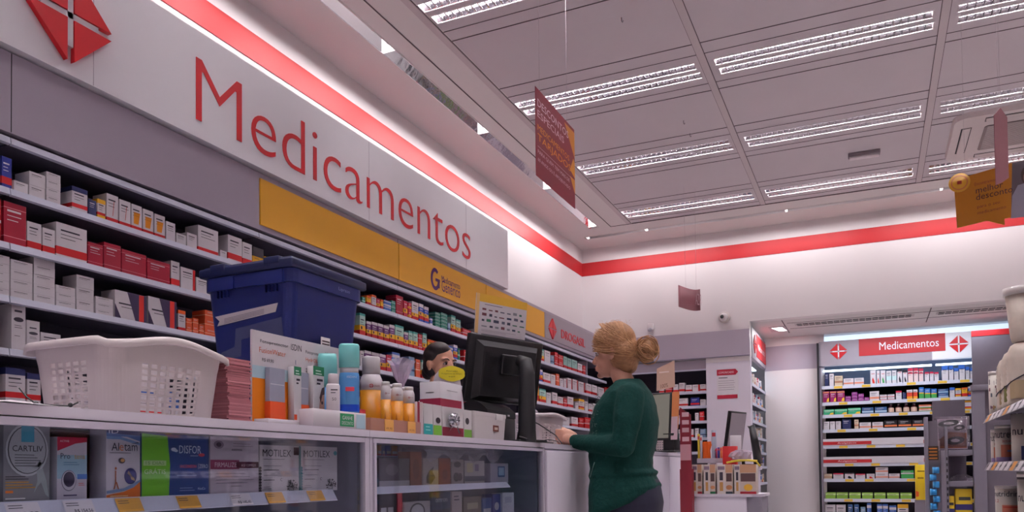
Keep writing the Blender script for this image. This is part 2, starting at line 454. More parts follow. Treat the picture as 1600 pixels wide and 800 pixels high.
M_REDL = mat('red_acrylic', (200, 26, 36), 0.35); M_SIGNW = mat('white_sign_face', (232, 228, 234), 0.32, noise=0.015, scale=2)
XSG = XH+.03
t = thing('wall_sign', 'long white sign board with red lettering Medicamentos and red diamond mark', 'sign', (XH, 3.0, 2.37))
b = MB(); b.box((-.03, -2.9, 0), (.03, 2.942, .485), M_SIGNW)
b.build('board', t)
b = MB()
for y in (-.9, .95, 2.2): b.box((.03, y, .003), (.0306, y+.0025, .482), M_GREY)
b.build('panel_joint', t)
a0 = at('x', XSG, 306, 187); a1 = at('x', XSG, 735, 402); tp = at('x', XSG, 315, 97)
b = MB(); zb = at('x', XSG, 500, 283).z
zb = (a0.z+a1.z)/2+.0
b.text('Medicamentos', (.03, a0.y-3.0, a0.z-2.37), (0,1,0), (0,0,1), a1.y-a0.y, (tp.z-a0.z)*1.03, M_REDL, thick=.003, res=6, off=-.014)
b.build('lettering', t)
cc = at('x', XSG, 105, 26); rt = at('x', XSG, 174, 66)
b = MB(); diamond(b, (.031, cc.y-3.0, cc.z-2.37), (0,1,0), (0,0,1), rt.y-cc.y, M_REDL, M_SIGNW, th=.022, gap=.075); b.build('diamond_mark', t)
b = MB(); b.box((0, 0, 0), (.008, 8.69-6.80, .236), mat('silver_panel', (158, 148, 158), .5))
t = thing('header_sign', 'grey header panel with red diamond mark and the name DROGASIL', 'sign', (XH+.0005, 6.80, 2.10))
b.build('panel', t)
b = MB(); c0 = at('x', XH+.01, 863, 514); c1 = at('x', XH+.01, 874, 517)
diamond(b, (.0085, c0.y-6.8, c0.z-2.10), (0,1,0), (0,0,1), .105, M_REDL, None, th=.008, gap=.05); b.build('diamond_mark', t)
b = MB(); q0 = at('x', XH+.01, 877, 528); q1 = at('x', XH+.01, 914, 541); q2 = at('x', XH+.01, 877, 513)
b.text('DROGASIL', (.0085, q0.y-6.8, q0.z-2.10), (0,1,0), (0,0,1), q1.y-q0.y, .085, M_REDL, thick=.004, res=3); b.build('lettering', t)

# ------------------------------------------------------------------ back wall: fascia, column, recess
b = MB(); b.box((XH+.002, YB-.035, 2.07), (XO, YB-.001, 2.356), M_GREY); b.box((XH+.002, YB-.037, 2.07), (XO, YB-.035, 2.078), M_SHELF); struct('trim_6', b)
struct('wall_recess', MB().box((XL-.1, 9.12, 0), (-1.48, 9.18, 2.5), M_DARKBACK).box((XL-.1, YB+.1, 2.45), (-1.2, 9.12, 2.5), M_DARKBACK).box((XL-.1, YB, 0), (XL, 9.12, 2.5), M_DARKBACK))
XK = -1.635
struct('wall_pillar', MB().box((XK, YB-.015, 0), (XO, YB+.06, 2.069), M_WHITEP).box((XK, YB-.02, 2.02), (XO, YB-.015, 2.069), M_WALL))
# annex
struct('wall_annex_far', MB().box((-1.6, YA, 0), (XR, YA+.1, ZA+.1), M_WALL))
n = 12; b = MB()                                                             # the softly curved white wall with its grey band
pts = [(-1.18+.68*i/n, 10.05 - .04*sin(pi*i/n)) for i in range(n+1)]
for z0, z1, mm in ((0, 2.045, M_WALL), (2.045, 2.34, M_GREY), (2.34, ZA, M_WALL)):
    vs = []
    for p in pts: vs += [(p[0], p[1], z0), (p[0], p[1], z1)]
    b.add(vs, [(2*i, 2*i+2, 2*i+3, 2*i+1) for i in range(n)], mm, None, True)
struct('wall_annex_curved', b)
b = MB(); b.box((XO-.35, YB+.1, ZA), (XR, YA, ZA+.06), M_CEILB)
struct('ceiling_annex', b)
b = MB()
for y in (9.05, 9.42): b.box((-.82, y, ZA-.003), (3.0, y+.008, ZA-.0005), M_SEAM)
for x in (-.86, .55): b.box((x, 8.85, ZA-.003), (x+.01, 9.7, ZA-.0005), M_SEAM)
struct('trim_7', b)
def slot_light(x0, x1, y, label):
    t = thing('ceiling_light', label, 'ceiling light', ((x0+x1)/2, y, ZA), 0, 'dark slotted lights in the annex ceiling')
    L = (x1-x0)/2
    for dy in (0, .09):
        f = MB(); f.box((-L, dy-.025, -.004), (L, dy+.025, -.0008), M_RUN); f.build('frame', t)
        g = MB()
        for i in range(18):
            x = -L+.02+(2*L-.04)*i/18; g.box((x, dy-.016, -.0062), (x+(2*L)/18-.012, dy+.016, -.004), M_DKGAP)
        g.build('louvre', t)
slot_light(-.75, .42, 9.15, 'dark slotted light in the low annex ceiling, left of the pair'); slot_light(.62, 1.8, 9.15, 'dark slotted light in the low annex ceiling, right of the pair')
# square downlight in the annex
p = at('z', ZA, 1216, 514)
t = thing('spot_light', 'small bright square downlight in the low annex ceiling', 'ceiling light', (p.x, p.y, ZA))
MB().box((-.09, -.16, -.006), (.09, .16, -.0008), M_RUN).build('frame', t)
MB().add([(-.06, -.12, -.0065), (.05, -.12, -.0065), (.08, .12, -.0065), (0.0, .12, -.0065)], [(3, 2, 1, 0)], mat('downlight_glow', (255,255,255), .5, emit=(1,1,1), estr=4, noise=0)).build('lamp', t)
area('annex_lamp', (.4, 9.5, ZA-.02), (0, 0, 0), 1.6, .1, 9, (.8, .9, 1.0))
area('annex_downlight', (p.x, p.y, ZA-.012), (0, 0, 0), .1, .2, 4)
# ================================================================== SHELVING
ROWZ = [2.06, 1.879, 1.685, 1.497, 1.311, 1.12, .92, .72, .5]
def lip(b, y0, y1, z, X, s=1):
    """slanted price rail, front at X facing +x"""
    b.add([(X-.012, y0, z-.027), (X, y0, z-.023), (X-.004, y0, z), (X-.012, y0, z+.002), (X-.012, y1, z-.027), (X, y1, z-.023), (X-.004, y1, z), (X-.012, y1, z+.002)],
          [(0,1,2,3), (7,6,5,4), (0,4,5,1), (1,5,6,2), (2,6,7,3), (3,7,4,0)], M_LIP)
BAYS = [.55, 1.80, 3.047, 4.31, 5.56, 6.80, 8.06, 8.69]
bayn = ['nearest bay at the left edge of the photo', 'bay under the plain grey header', 'bay behind the blue tote, under the plain yellow panel', 'bay under the letter G panel', 'bay hidden behind the black monitor', 'bay under the red diamond header sign', 'narrow last bay in the far left corner']
for k in range(7):
    y0, y1 = BAYS[k]+.002, BAYS[k+1]-.002
    t = thing('wall_shelving', 'dark grey medicine wall shelving, '+bayn[k], 'shelving', (XL+.005, (y0+y1)/2, 0), 0, 'medicine wall shelving bays')
    oy = t.location.y; ox = t.location.x
    T = Matrix.Translation((-ox, -oy, 0))
    b = MB(); b.box((XL+.005, y0, 0.1), (XL+.02, y1, 2.07), M_DARKBACK, T); b.build('back_panel', t)
    b = MB()
    for yy in (y0, y1-.012): b.box((XL+.02, yy, 0.1), (XL+.05, yy+.012, 2.07), M_SHELF, T)
    b.build('upright', t)
    b = MB(); b.box((XL+.005, y0, 0), (XH-.03, y1, .1), M_SHELF, T); b.build('plinth', t)
    for z in ROWZ:
        b = MB(); b.box((XL+.05, y0+.003, z-.022), (XH-.012, y1-.003, z-.006), M_SHELF, T); s = b.build('shelf', t)
        b = MB(); lip(b, y0, y1, z, XH); 
        b.v = [tuple(T @ Vector(v)) for v in b.v]
        b.build('price_rail', s)
    if k == 6:
        b = MB(); b.box((XL+.05, y0+.0, .1), (XH-.02, y0+.0115, 2.05), M_GREY, T); b.build('end_panel', t)

# ------------------------------------------------------------------ medicine boxes
# style: (description, body, [(z0, z1, colour)] printed bands as fractions of the height, ink colour, extra)
ST = {
 'w':   ('white box', WHITE, [], INK, ''),
 'wr':  ('white box with red band', WHITE, [(.12, .34, RED)], INK, ''),
 'wrt': ('white box with low red band', WHITE, [(.05, .2, RED)], INK, ''),
 'wo':  ('white box with orange panel', WHITE, [(.03, .2, RED)], INK, 'panel_o'),
 'wl':  ('white box with thin red line', WHITE, [(.03, .2, RED)], INK, 'line_r'),
 'cr':  ('crimson box', CRIM, [(.20, .215, (230, 150, 160)), (.86, .875, (230, 150, 160))], WHITE, ''),
 'rd':  ('bright red box', RED, [(.45, .52, WHITE)], WHITE, ''),
 'bn':  ('blue box with red band', (30, 42, 130), [(.18, .40, RED)], WHITE, ''),
 'nw':  ('navy-topped white box', WHITE, [(.82, 1.0, NAVY), (.2, .36, RED)], INK, ''),
 'nv':  ('navy box', (34, 42, 88), [], WHITE, ''),
 'yw':  ('white and yellow box', WHITE, [(.80, 1.0, YEL), (.1, .25, YEL), (.25, .38, RED)], INK, ''),
 'ky':  ('black-topped yellow box', YEL, [(.6, 1.0, (50, 46, 52))], INK, ''),
 'pyr': ('purple, yellow and red box', PURP, [(.84, 1.0, WHITE), (.28, .52, YEL), (.0, .28, RED)], WHITE, 'g'),
 'tyr': ('teal, yellow and red box', (176, 208, 198), [(.9, 1.0, TEAL), (.26, .48, YEL), (.06, .26, RED)], INK, 'g'),
 'ryr': ('red box with yellow band', (190, 40, 70), [(.3, .55, YEL)], WHITE, 'g'),
 'byr': ('blue, yellow and red box', (50, 84, 190), [(.82, 1.0, WHITE), (.38, .58, YEL), (.2, .38, RED)], WHITE, 'g'),
 'wyr': ('white, yellow and red box', WHITE, [(.25, .42, YEL), (.07, .25, RED)], INK, 'g'),
 'yr':  ('yellow box with red band', YEL, [(.1, .4, RED), (.85, 1.0, ORANGE)], INK, 'g'),
 'tl':  ('teal box', (44, 128, 112), [(.4, .55, (170, 205, 195))], WHITE, ''),
 'tr':  ('pale teal red-banded box', (150, 190, 184), [(.1, .3, RED)], INK, ''),
 'bl':  ('blue and white box', (70, 110, 190), [(.0, .35, WHITE), (.75, .9, WHITE)], WHITE, ''),
 'lb':  ('pale blue box', (130, 160, 190), [(.3, .4, NAVY)], WHITE, ''),
 'or':  ('orange box', (222, 92, 52), [(.42, .5, (240, 180, 150))], WHITE, ''),
 'wor': ('narrow orange-topped white box', WHITE, [(.84, 1.0, ORANGE), (.05, .22, RED)], INK, ''),
 'dg':  ('white box with slanting dark panel', WHITE, [], INK, 'slant'),
 'wre': ('white box with red edge', WHITE, [], INK, 'edge_r'),
 'dc':  ('white box with dark oval', WHITE, [], INK, 'oval'),
 'mg':  ('magenta box with orange corner', (150, 30, 96), [(.86, .93, (236, 180, 90))], WHITE, 'corner'),
 'pu':  ('purple box', (134, 40, 124), [(.45, .55, (225, 170, 210))], WHITE, ''),
 'gy':  ('green box with yellow corner', (58, 168, 120), [(.7, .9, (150, 215, 180))], WHITE, 'corner'),
 'gb':  ('green and blue box', (48, 110, 190), [(.0, .45, (70, 160, 80)), (.45, .55, YEL)], WHITE, ''),
 'gn':  ('lime green box', (140, 186, 66), [(.6, .85, (200, 222, 150))], INK, ''),
 'db':  ('dark blue box with pale band', (54, 90, 140), [(.2, .45, (170, 195, 215))], WHITE, ''),
 'bk':  ('black box with orange band', (30, 26, 34), [(.2, .42, (226, 120, 70))], WHITE, ''),
 'pk':  ('white box with salmon band', WHITE, [(.2, .42, (226, 140, 110))], INK, ''),
 'wp':  ('crimson-topped white box', WHITE, [(.8, 1.0, (190, 30, 70))], INK, ''),
 'wpp': ('white box with pink pattern', (228, 200, 200), [(.8, 1.0, (190, 40, 70)), (.6, .7, (190, 40, 70))], INK, ''),
 'wg':  ('white box with green leaf', WHITE, [], INK, 'leaf_g'),
 'wc':  ('white box with red pepper', WHITE, [], INK, 'leaf_r'),
 'wk':  ('black-topped white box', WHITE, [(.8, 1.0, (34, 28, 40))], INK, 'leaf_k'),
 'wt':  ('white box with pale teal middle', WHITE, [(.25, .6, (196, 222, 222))], INK, ''),
 'wb':  ('blue-topped white box', WHITE, [(.72, 1.0, (48, 100, 190))], INK, ''),
 'ro':  ('red and orange box', (214, 66, 44), [(.0, .3, (242, 160, 40)), (.72, 1.0, WHITE)], INK, ''),
 'gw':  ('green box with white stripe', (60, 160, 80), [(.55, .7, WHITE)], WHITE, ''),
 'gor': ('orange and green box', (226, 120, 80), [(.35, .6, WHITE), (.0, .3, (70, 150, 80))], INK, ''),
 'bg':  ('beige box', (212, 190, 164), [(.3, .5, (170, 120, 96))], INK, ''),
 'ym':  ('yellow box', (240, 204, 40), [(.1, .3, RED)], INK, ''),
 'st':  ('white fine-print carton', WHITE, [], INK, ''),
}
_cm = {}
def carton_mesh(w, h, d, st):
    key = (round(w, 3), round(h, 3), round(d, 3), st)
    if key in _cm: return _cm[key]
    desc, body, bands, ink, ex = ST[st]; rnd = random.Random(hash(key) & 0xffff if False else int(w*1000)*31+int(h*1000))
    b = MB(); mb_ = C(body); b.box((-w/2, 0, 0), (w/2, d, h), mb_)
    e = .0004
    for (a, c2, col) in bands: b.box((-w/2-e, -e, h*a+.0002), (w/2+e, d*.98, h*c2-.0002 if c2 < 1 else h+e), C(col))
    mi = C(ink); f = -e*2
    def q(x0, x1, z0, z1, m, dy=0): b.add([(x0, f-dy, z0), (x1, f-dy, z0), (x1, f-dy, z1), (x0, f-dy, z1)], [(0, 1, 2, 3)], m)
    # the top and side flap joint
    b.box((-w/2-e, d*.0, h*.995), (w/2+e, d*.05, h+e), C(tuple(int(v*.82) for v in body)))
    if ex in ('', 'g', 'line_r', 'edge_r', 'corner', 'panel_o') and w > .018:
        zt = .78 if not bands or bands[0][1] < .8 else .70
        nl = 3 if h > .05 else 2
        for i in range(nl):
            ww = w*rnd.uniform(.35, .7) if i else w*.62
            q(-w*.36, -w*.36+ww, h*(zt-i*.10), h*(zt-i*.10)+h*(.045 if i == 0 else .018), mi)
    if ex == 'g':
        for bd in bands:
            if bd[2] == YEL:
                zc = h*(bd[0]+bd[1])/2; r = h*(bd[1]-bd[0])*.36
                b.add([(w*.0+r*cos(a*pi/4)*.8-w*.2, f-.0002, zc+r*sin(a*pi/4)) for a in range(8)], [tuple(range(8))], C(INK))
    if ex == 'panel_o':
        b.add([(-w*.28, f, h*.28), (w*.18, f, h*.28), (w*.34, f, h*.72), (-w*.28, f, h*.72)], [(0,1,2,3)], C((226, 140, 30)))
    if ex == 'line_r':
        b.add([(-w*.0, f, h*.28), (w*.05, f, h*.28), (w*.16, f, h*.78), (w*.11, f, h*.78)], [(0,1,2,3)], C((190, 70, 60)))
    if ex == 'slant':
        b.add([(-w/2, f, 0), (-w*.28, f, 0), (-w/2, f, h*.55)], [(0,1,2)], C((52, 38, 72)))
        b.add([(w*.16, f, 0), (w*.26, f, 0), (w*.26, f, h), (-w*.12, f, h)], [(0,1,2,3)], C((52, 38, 72)))
        b.box((w*.26, -e*1.5, 0.0005), (w*.42, d*.5, h-.0005), C((220, 50, 40)))
        b.box((w*.42, -e*1.5, 0.0005), (w*.5+e, d*.98, h-.0005), C((52, 38, 72)))
        q(-w*.38, w*.0, h*.55, h*.60, mi); q(-w*.3, w*.05, h*.45, h*.47, mi)
    if ex == 'edge_r': b.box((w*.34, -e*2, .0005), (w*.5+e, d*.5, h-.0005), C(RED))
    if ex == 'oval':
        b.add([(w*.36*cos(a*pi/8), f, h*.62+h*.045*sin(a*pi/8)) for a in range(16)], [tuple(range(16))], mi)
        q(-w*.3, w*.25, h*.76, h*.80, mi); q(-w*.3, w*.2, h*.5, h*.51, mi); q(-w*.3, w*.28, h*.46, h*.47, mi); q(-w*.3, w*.1, h*.3, h*.31, mi)
    if ex == 'corner':
        b.add([(w*.05, f-.0002, h*.08), (w*.46, f-.0002, h*.08), (w*.46, f-.0002, h*.42), (w*.2, f-.0002, h*.36)], [(0,1,2,3)], C((242, 190, 60)))
    if ex.startswith('leaf'):
        col = {'g': (70, 160, 90), 'r': (216, 50, 36), 'k': (30, 26, 40)}[ex[-1]]
        b.add([(-w*.1, f, h*.06), (w*.3, f, h*.06), (w*.2, f, h*.25), (-w*.05, f, h*.5), (-w*.2, f, h*.3)], [(0,1,2,3,4)], C(col))
        q(-w*.3, w*.3, h*.72, h*.76, C((200, 60, 60)))
    me = b.mesh('medicine_box'); _cm[key] = me
    return me
def size_word(w, h):
    if h > 1.7*w: return 'tall '
    if w > 1.6*h: return 'flat '
    return 'small ' if h < .05 else ''
def carton(w, h, d, st, loc, rz, label, group=None, name='medicine_box', cat='box', tilt=0):
    o = bpy.data.objects.new(name, carton_mesh(w, h, d, st)); COL.objects.link(o)
    o.location = loc; o.rotation_euler = (0, tilt, rz)
    return tag(o, label, cat, group)
ORD = ['first', 'second', 'third', 'fourth', 'fifth', 'sixth', 'seventh', 'eighth', 'ninth', 'tenth', 'eleventh', 'twelfth']
SORD = ['bottom', 'second', 'third', 'fourth', 'fifth', 'sixth']
def place_row(rowname, items, posf, rz, z, name='medicine_box', depth_=.08, xs=None):
    """items: (px0, px1, height in px, style, stack count); posf(px, z) gives the 3-D front point of the row"""
    n = len(items)
    descs = []
    for it in items:
        descs.append(ST[it[3]][0])
    for i, it in enumerate(items):
        px0, px1, hp, st = it[:4]; ns = it[4] if len(it) > 4 else 1
        p0, p1 = posf(px0, z), posf(px1, z)
        w_ = (p1-p0).length-.003; mid = (p0+p1)/2
        h = hp*depth(mid)/FPX/ns - .0006
        d = min(.24, max(.05, it[5] if len(it) > 5 else depth_))
        for k in range(ns):
            same = [q for q in range(n) if descs[q] == descs[i]]
            L = (ORD[same.index(i)] + ' ' if len(same) > 1 else '') + descs[i] + (' from left' if len(same) > 1 else '') + ', ' + rowname
            if ns > 1: L += ', ' + (SORD[k] if k < ns-1 else 'top') + ' of stack'
            jit = (random.random()-.5)*.0016
            o = carton(w_, h, d, st, mid + Vector((0, 0, k*(h+.0006)))+Vector((jit if abs(rz) > 1 else 0, 0, 0)), rz, L, 'boxes on the '+rowname, name)
def wallpos(px, z, X=XH-.018): return Vector((X, ysolve(X, z, px), z))
def wall_row(k, items, rowname): place_row(rowname, items, lambda px, z: wallpos(px, z), pi/2, ROWZ[k]-.0055)
W5 = 'on the top shelf'
wall_row(1, [(-22, 1, 52, 'bn'), (2, 19, 52, 'bn'), (21, 44, 20, 'st', 1), (45, 71, 42, 'st', 2), (72, 95, 50, 'st', 4), (112, 137, 40, 'nw'), (138, 151, 28, 'nv'), (152, 165, 33, 'yw'),
  (166, 185, 46, 'wl'), (186, 204, 43, 'wl'), (205, 222, 42, 'wo'), (223, 240, 40, 'wo'), (241, 258, 38, 'wo'), (259, 274, 32, 'w'), (275, 291, 19, 'w'), (292, 308, 25, 'w'), (309, 341, 42, 'wrt'),
  (344, 355, 14, 'w'), (356, 378, 42, 'wr'), (379, 394, 38, 'wr'), (395, 412, 36, 'ky'), (413, 428, 26, 'yw')], 'top left wall shelf')
wall_row(2, [(-16, 2, 70, 'rd'), (5, 41, 68, 'cr'), (42, 65, 46, 'wr'), (66, 86, 42, 'wr'), (87, 136, 56, 'wr'), (137, 161, 38, 'cr'), (162, 189, 44, 'cr'), (190, 229, 40, 'cr'), (230, 266, 36, 'cr'),
  (267, 281, 42, 'wr'), (282, 305, 36, 'wre'), (306, 330, 26, 'w')], 'second left wall shelf')
wall_row(3, [(-30, 15, 66, 'st', 5), (16, 51, 62, 'st', 4), (52, 86, 76, 'st', 5), (87, 118, 36, 'st', 3), (119, 147, 58, 'st', 3), (149, 177, 30, 'st', 3), (179, 229, 46, 'dg'), (231, 276, 46, 'dg'), (278, 290, 34, 'wor'),
  (291, 300, 24, 'or', 2), (301, 310, 26, 'or', 2), (311, 319, 18, 'or', 1), (320, 345, 42, 'or', 3)], 'third left wall shelf')
wall_row(4, [(17, 40, 82, 'dc'), (41, 62, 52, 'dc'), (63, 95, 36, 'w'), (97, 111, 26, 'w'), (112, 143, 24, 'w'), (145, 196, 20, 'w'), (198, 248, 20, 'w'), (264, 282, 14, 'w')], 'fourth left wall shelf')
wall_row(5, [(8, 40, 58, 'nw'), (42, 64, 52, 'nw'), (120, 150, 40, 'w'), (200, 240, 44, 'wr'), (245, 280, 40, 'bl')], 'fifth left wall shelf')
wall_row(1, [(566, 571, 12, 'tl'), (573, 580, 16, 'yr'), (581, 588, 20, 'wor'), (589, 594, 17, 'ryr'), (595, 599, 17, 'yr'), (600, 611, 18, 'bl', 2), (612, 618, 21, 'tl', 3), (619, 630, 32, 'cr', 1), (631, 637, 27, 'ryr'),
  (638, 643, 26, 'ryr', 2), (644, 654, 30, 'wyr'), (655, 662, 30, 'byr'), (663, 670, 28, 'byr'), (672, 676, 13, 'bl'), (680, 688, 25, 'tl', 5), (689, 699, 27, 'tl', 5), (700, 704, 14, 'lb'), (705, 712, 28, 'tyr'), (713, 720, 24, 'tyr'), (723, 736, 13, 'rd'), (737, 744, 12, 'wr'), (746, 752, 20, 'wr')],
  'top shelf under G panel')
wall_row(2, [(562, 571, 36, 'tyr'), (573, 580, 26, 'pyr'), (581, 590, 27, 'pyr'), (591, 599, 27, 'pyr'), (600, 608, 26, 'pyr'), (609, 617, 30, 'pyr'), (618, 631, 32, 'tyr'), (632, 638, 24, 'pyr'), (639, 645, 28, 'tyr'), (646, 653, 28, 'tyr'),
  (654, 660, 27, 'rd', 2), (661, 667, 30, 'tyr'), (669, 679, 22, 'yr'), (680, 688, 22, 'ryr'), (689, 693, 18, 'rd'), (694, 698, 17, 'tl'), (700, 708, 20, 'bl'), (709, 715, 24, 'byr'), (716, 719, 20, 'tl'), (725, 733, 20, 'rd'), (735, 744, 20, 'wr')], 'second shelf under G panel')
wall_row(3, [(563, 569, 26, 'w'), (570, 580, 28, 'pyr'), (581, 592, 27, 'pyr'), (593, 603, 27, 'pyr'), (604, 612, 28, 'ryr'), (613, 625, 34, 'bl'), (627, 637, 28, 'nv'), (639, 648, 32, 'lb'), (650, 657, 30, 'or'), (659, 668, 30, 'tyr'), (712, 719, 30, 'tyr')], 'third shelf under G panel')
wall_row(4, [(563, 573, 24, 'yr'), (575, 586, 24, 'w'), (588, 597, 24, 'w'), (598, 604, 16, 'yr'), (605, 611, 22, 'tr'), (612, 618, 22, 'tr'), (619, 628, 22, 'tl'), (732, 736, 18, 'ryr'), (738, 743, 20, 'tl'), (745, 749, 20, 'nv'), (751, 756, 20, 'w'), (757, 760, 18, 'yr'), (762, 766, 20, 'rd'), (768, 774, 18, 'w'), (776, 781, 19, 'nv'), (783, 788, 16, 'w'), (790, 797, 17, 'w')], 'fourth shelf under G panel')
wall_row(1, [(840, 844, 20, 'tyr'), (845, 850, 20, 'tyr'), (851, 860, 20, 'w'), (861, 866, 15, 'lb'), (867, 872, 22, 'rd', 2), (873, 880, 20, 'rd', 2), (881, 886, 20, 'tr'), (887, 893, 19, 'tr'), (894, 902, 19, 'tr'), (903, 910, 16, 'wr'), (911, 915, 15, 'rd')], 'top shelf under DROGASIL sign')
wall_row(2, [(838, 842, 20, 'byr'), (843, 848, 20, 'byr'), (849, 860, 17, 'wr'), (861, 868, 17, 'w'), (869, 874, 20, 'or'), (875, 880, 14, 'w'), (881, 886, 15, 'wre'), (887, 894, 18, 'wre'), (895, 903, 18, 'wre'), (904, 914, 17, 'wre'), (916, 924, 17, 'wr'), (925, 933, 17, 'wr'), (935, 944, 16, 'w'), (945, 950, 18, 'rd'), (951, 958, 20, 'rd'), (960, 968, 18, 'wr')], 'second shelf under DROGASIL sign')
wall_row(3, [(836, 842, 26, 'yr'), (843, 853, 22, 'tyr'), (854, 861, 18, 'w'), (863, 871, 20, 'wr'), (872, 880, 15, 'wr'), (881, 886, 14, 'rd'), (887, 896, 18, 'wr'), (899, 904, 11, 'w'), (905, 913, 18, 'yw'), (914, 919, 16, 'w'), (920, 926, 13, 'wr'), (927, 934, 15, 'w'), (936, 944, 15, 'wr'), (946, 954, 14, 'wr')], 'third shelf under DROGASIL sign')
wall_row(4, [(880, 890, 14, 'w'), (893, 903, 16, 'wr'), (905, 912, 16, 'rd'), (914, 924, 18, 'rd'), (926, 936, 17, 'w')], 'fourth shelf under DROGASIL sign')

# ------------------------------------------------------------------ recessed unit in the back wall
t = thing('wall_shelving', 'grey shelving recessed in the back wall beside the white pillar', 'shelving', (-2.2, 9.1, 0))
BX0, BX1, BY = XH+.03, XK-.003, YB+.02
T = Matrix.Translation((2.2, -9.1, 0))
b = MB(); b.box((BX0, 9.09, 0), (BX1, 9.115, 2.3), M_DARKBACK, T).box((BX0, BY, 1.955), (BX1, BY+.02, 2.06), M_GREY, T); b.build('back_panel', t)
b = MB(); b.box((BX0, BY-.012, 1.945), (BX1, BY, 1.962), M_LIP, T); b.build('canopy_light_rail', t)
BR = [at('y', BY, 1075, q).z for q in (612, 634.5, 658, 684, 706)]
for z in BR:
    b = MB(); b.box((BX0, BY, z-.02), (BX1, 9.09, z-.004), M_SHELF, T); s = b.build('shelf', t)
    MB().box((BX0, BY-.012, z-.03), (BX1, BY, z), M_LIP, T).build('price_rail', s)
def bpos(px, z): return Vector((xsolve(BY+.006, z, px), BY+.006, z))
rowsB = [[(1030, 1038, 12, 'wr'), (1040, 1050, 12, 'rd'), (1052, 1060, 13, 'wr'), (1061, 1070, 15, 'wr'), (1071, 1081, 11, 'wr'), (1082, 1093, 11, 'wre'), (1094, 1103, 11, 'wr')],
         [(1046, 1056, 14, 'w'), (1058, 1075, 13, 'wr'), (1079, 1093, 13, 'bn'), (1094, 1103, 10, 'w')],
         [(1046, 1057, 12, 'rd'), (1058, 1069, 10, 'wre'), (1070, 1076, 12, 'wr'), (1086, 1092, 13, 'w'), (1093, 1100, 15, 'rd')],
         [(1060, 1070, 14, 'w'), (1074, 1084, 14, 'wr'), (1086, 1092, 15, 'w'), (1094, 1103, 14, 'lb')]]
for k, r in enumerate(rowsB):
    place_row('%s shelf beside white pillar' % (['top']+ORD[1:])[k], r, bpos, 0.0, BR[k]-.0035)
# ------------------------------------------------------------------ side shelving in the annex opening (faces right)
t = thing('wall_shelving', 'narrow side shelving in the annex opening, right of the white pillar', 'shelving', (XO-.15, 9.4, 0))
T = Matrix.Translation((-(XO-.15), -9.4, 0))
b = MB(); b.box((XO-.31, YB+.11, 0), (XO-.29, 10.08, 2.06), mat('pale_blue_back', (150, 165, 190), .6), T); b.build('back_panel', t)
b = MB(); b.box((XO-.29, YB+.065, 0.0), (XO-.0, YB+.105, 2.06), M_GREY, T); b.build('end_panel', t)
SR = [at('x', XO, 1174, q).z for q in (597, 627, 655, 680, 704, 728, 756, 784)]
for z in SR:
    b = MB(); b.box((XO-.29, YB+.11, z-.02), (XO-.012, 10.06, z-.004), M_SHELF, T); s = b.build('shelf', t)
    MB().box((XO-.012, YB+.11, z-.03), (XO, 10.06, z), M_LIP, T).build('price_rail', s)
sty = ['wg', 'wt', 'bg', 'w', 'bg', 'wc', 'wpp', 'w', 'lb', 'pk', 'wp', 'bl', 'wyr', 'bg']
for k, z in enumerate(SR[:-1]):
    y = YB+.14; i = 0; rr = random.Random(k+3)
    lst = []
    while y < 9.85:
        wd = rr.uniform(.055, .09); st = sty[(k*3+i) % len(sty)]; hh = rr.uniform(.08, .13)
        o = carton(wd, hh, .07, st, (XO-.022, y+wd/2, z-.0035), pi/2, '%s, %s along %s shelf of annex side unit' % (ST[st][0], ORD[i] if i else 'nearest', ['top', 'second', 'third', 'fourth', 'fifth', 'sixth', 'seventh'][k]), 'boxes on the annex side unit', 'toiletry_box')
        y += wd+rr.uniform(.01, .05); i += 1
b = MB(); b.box((XO-.04, 8.87, 2.072), (XO+.004, 10.08, 2.40), mat('silver_panel', (158, 148, 158), .5))
t = thing('header_sign', 'grey side header sign with red panel in the annex opening', 'sign', (XO, 8.9, 2.07))
b.v = [(v[0]-XO, v[1]-8.9, v[2]-2.07) for v in b.v]; b.build('panel', t)
p0 = at('x', XO+.006, 1182, 545); p1 = at('x', XO+.006, 1197, 545)
b = MB(); b.box((.004, .32, .05), (.008, 1.17, .30), M_STRIPE); b.build('red_panel', t)
b = MB(); diamond(b, (.0045, .17, .17), (0,1,0), (0,0,1), .11, M_REDL, None, th=.006); b.build('diamond_mark', t)
b = MB(); b.text('Medicamentos', (.0085, .45, .14), (0,1,0), (0,0,1), .6, .07, C(WHITE)); b.build('lettering', t)
# cool light strip above the side shelving
MB().box((XO-.25, 8.9, 2.05), (XO-.1, 10.0, 2.06), M_LED).build('light_strip', t).location = (-XO, -8.9, -2.07)

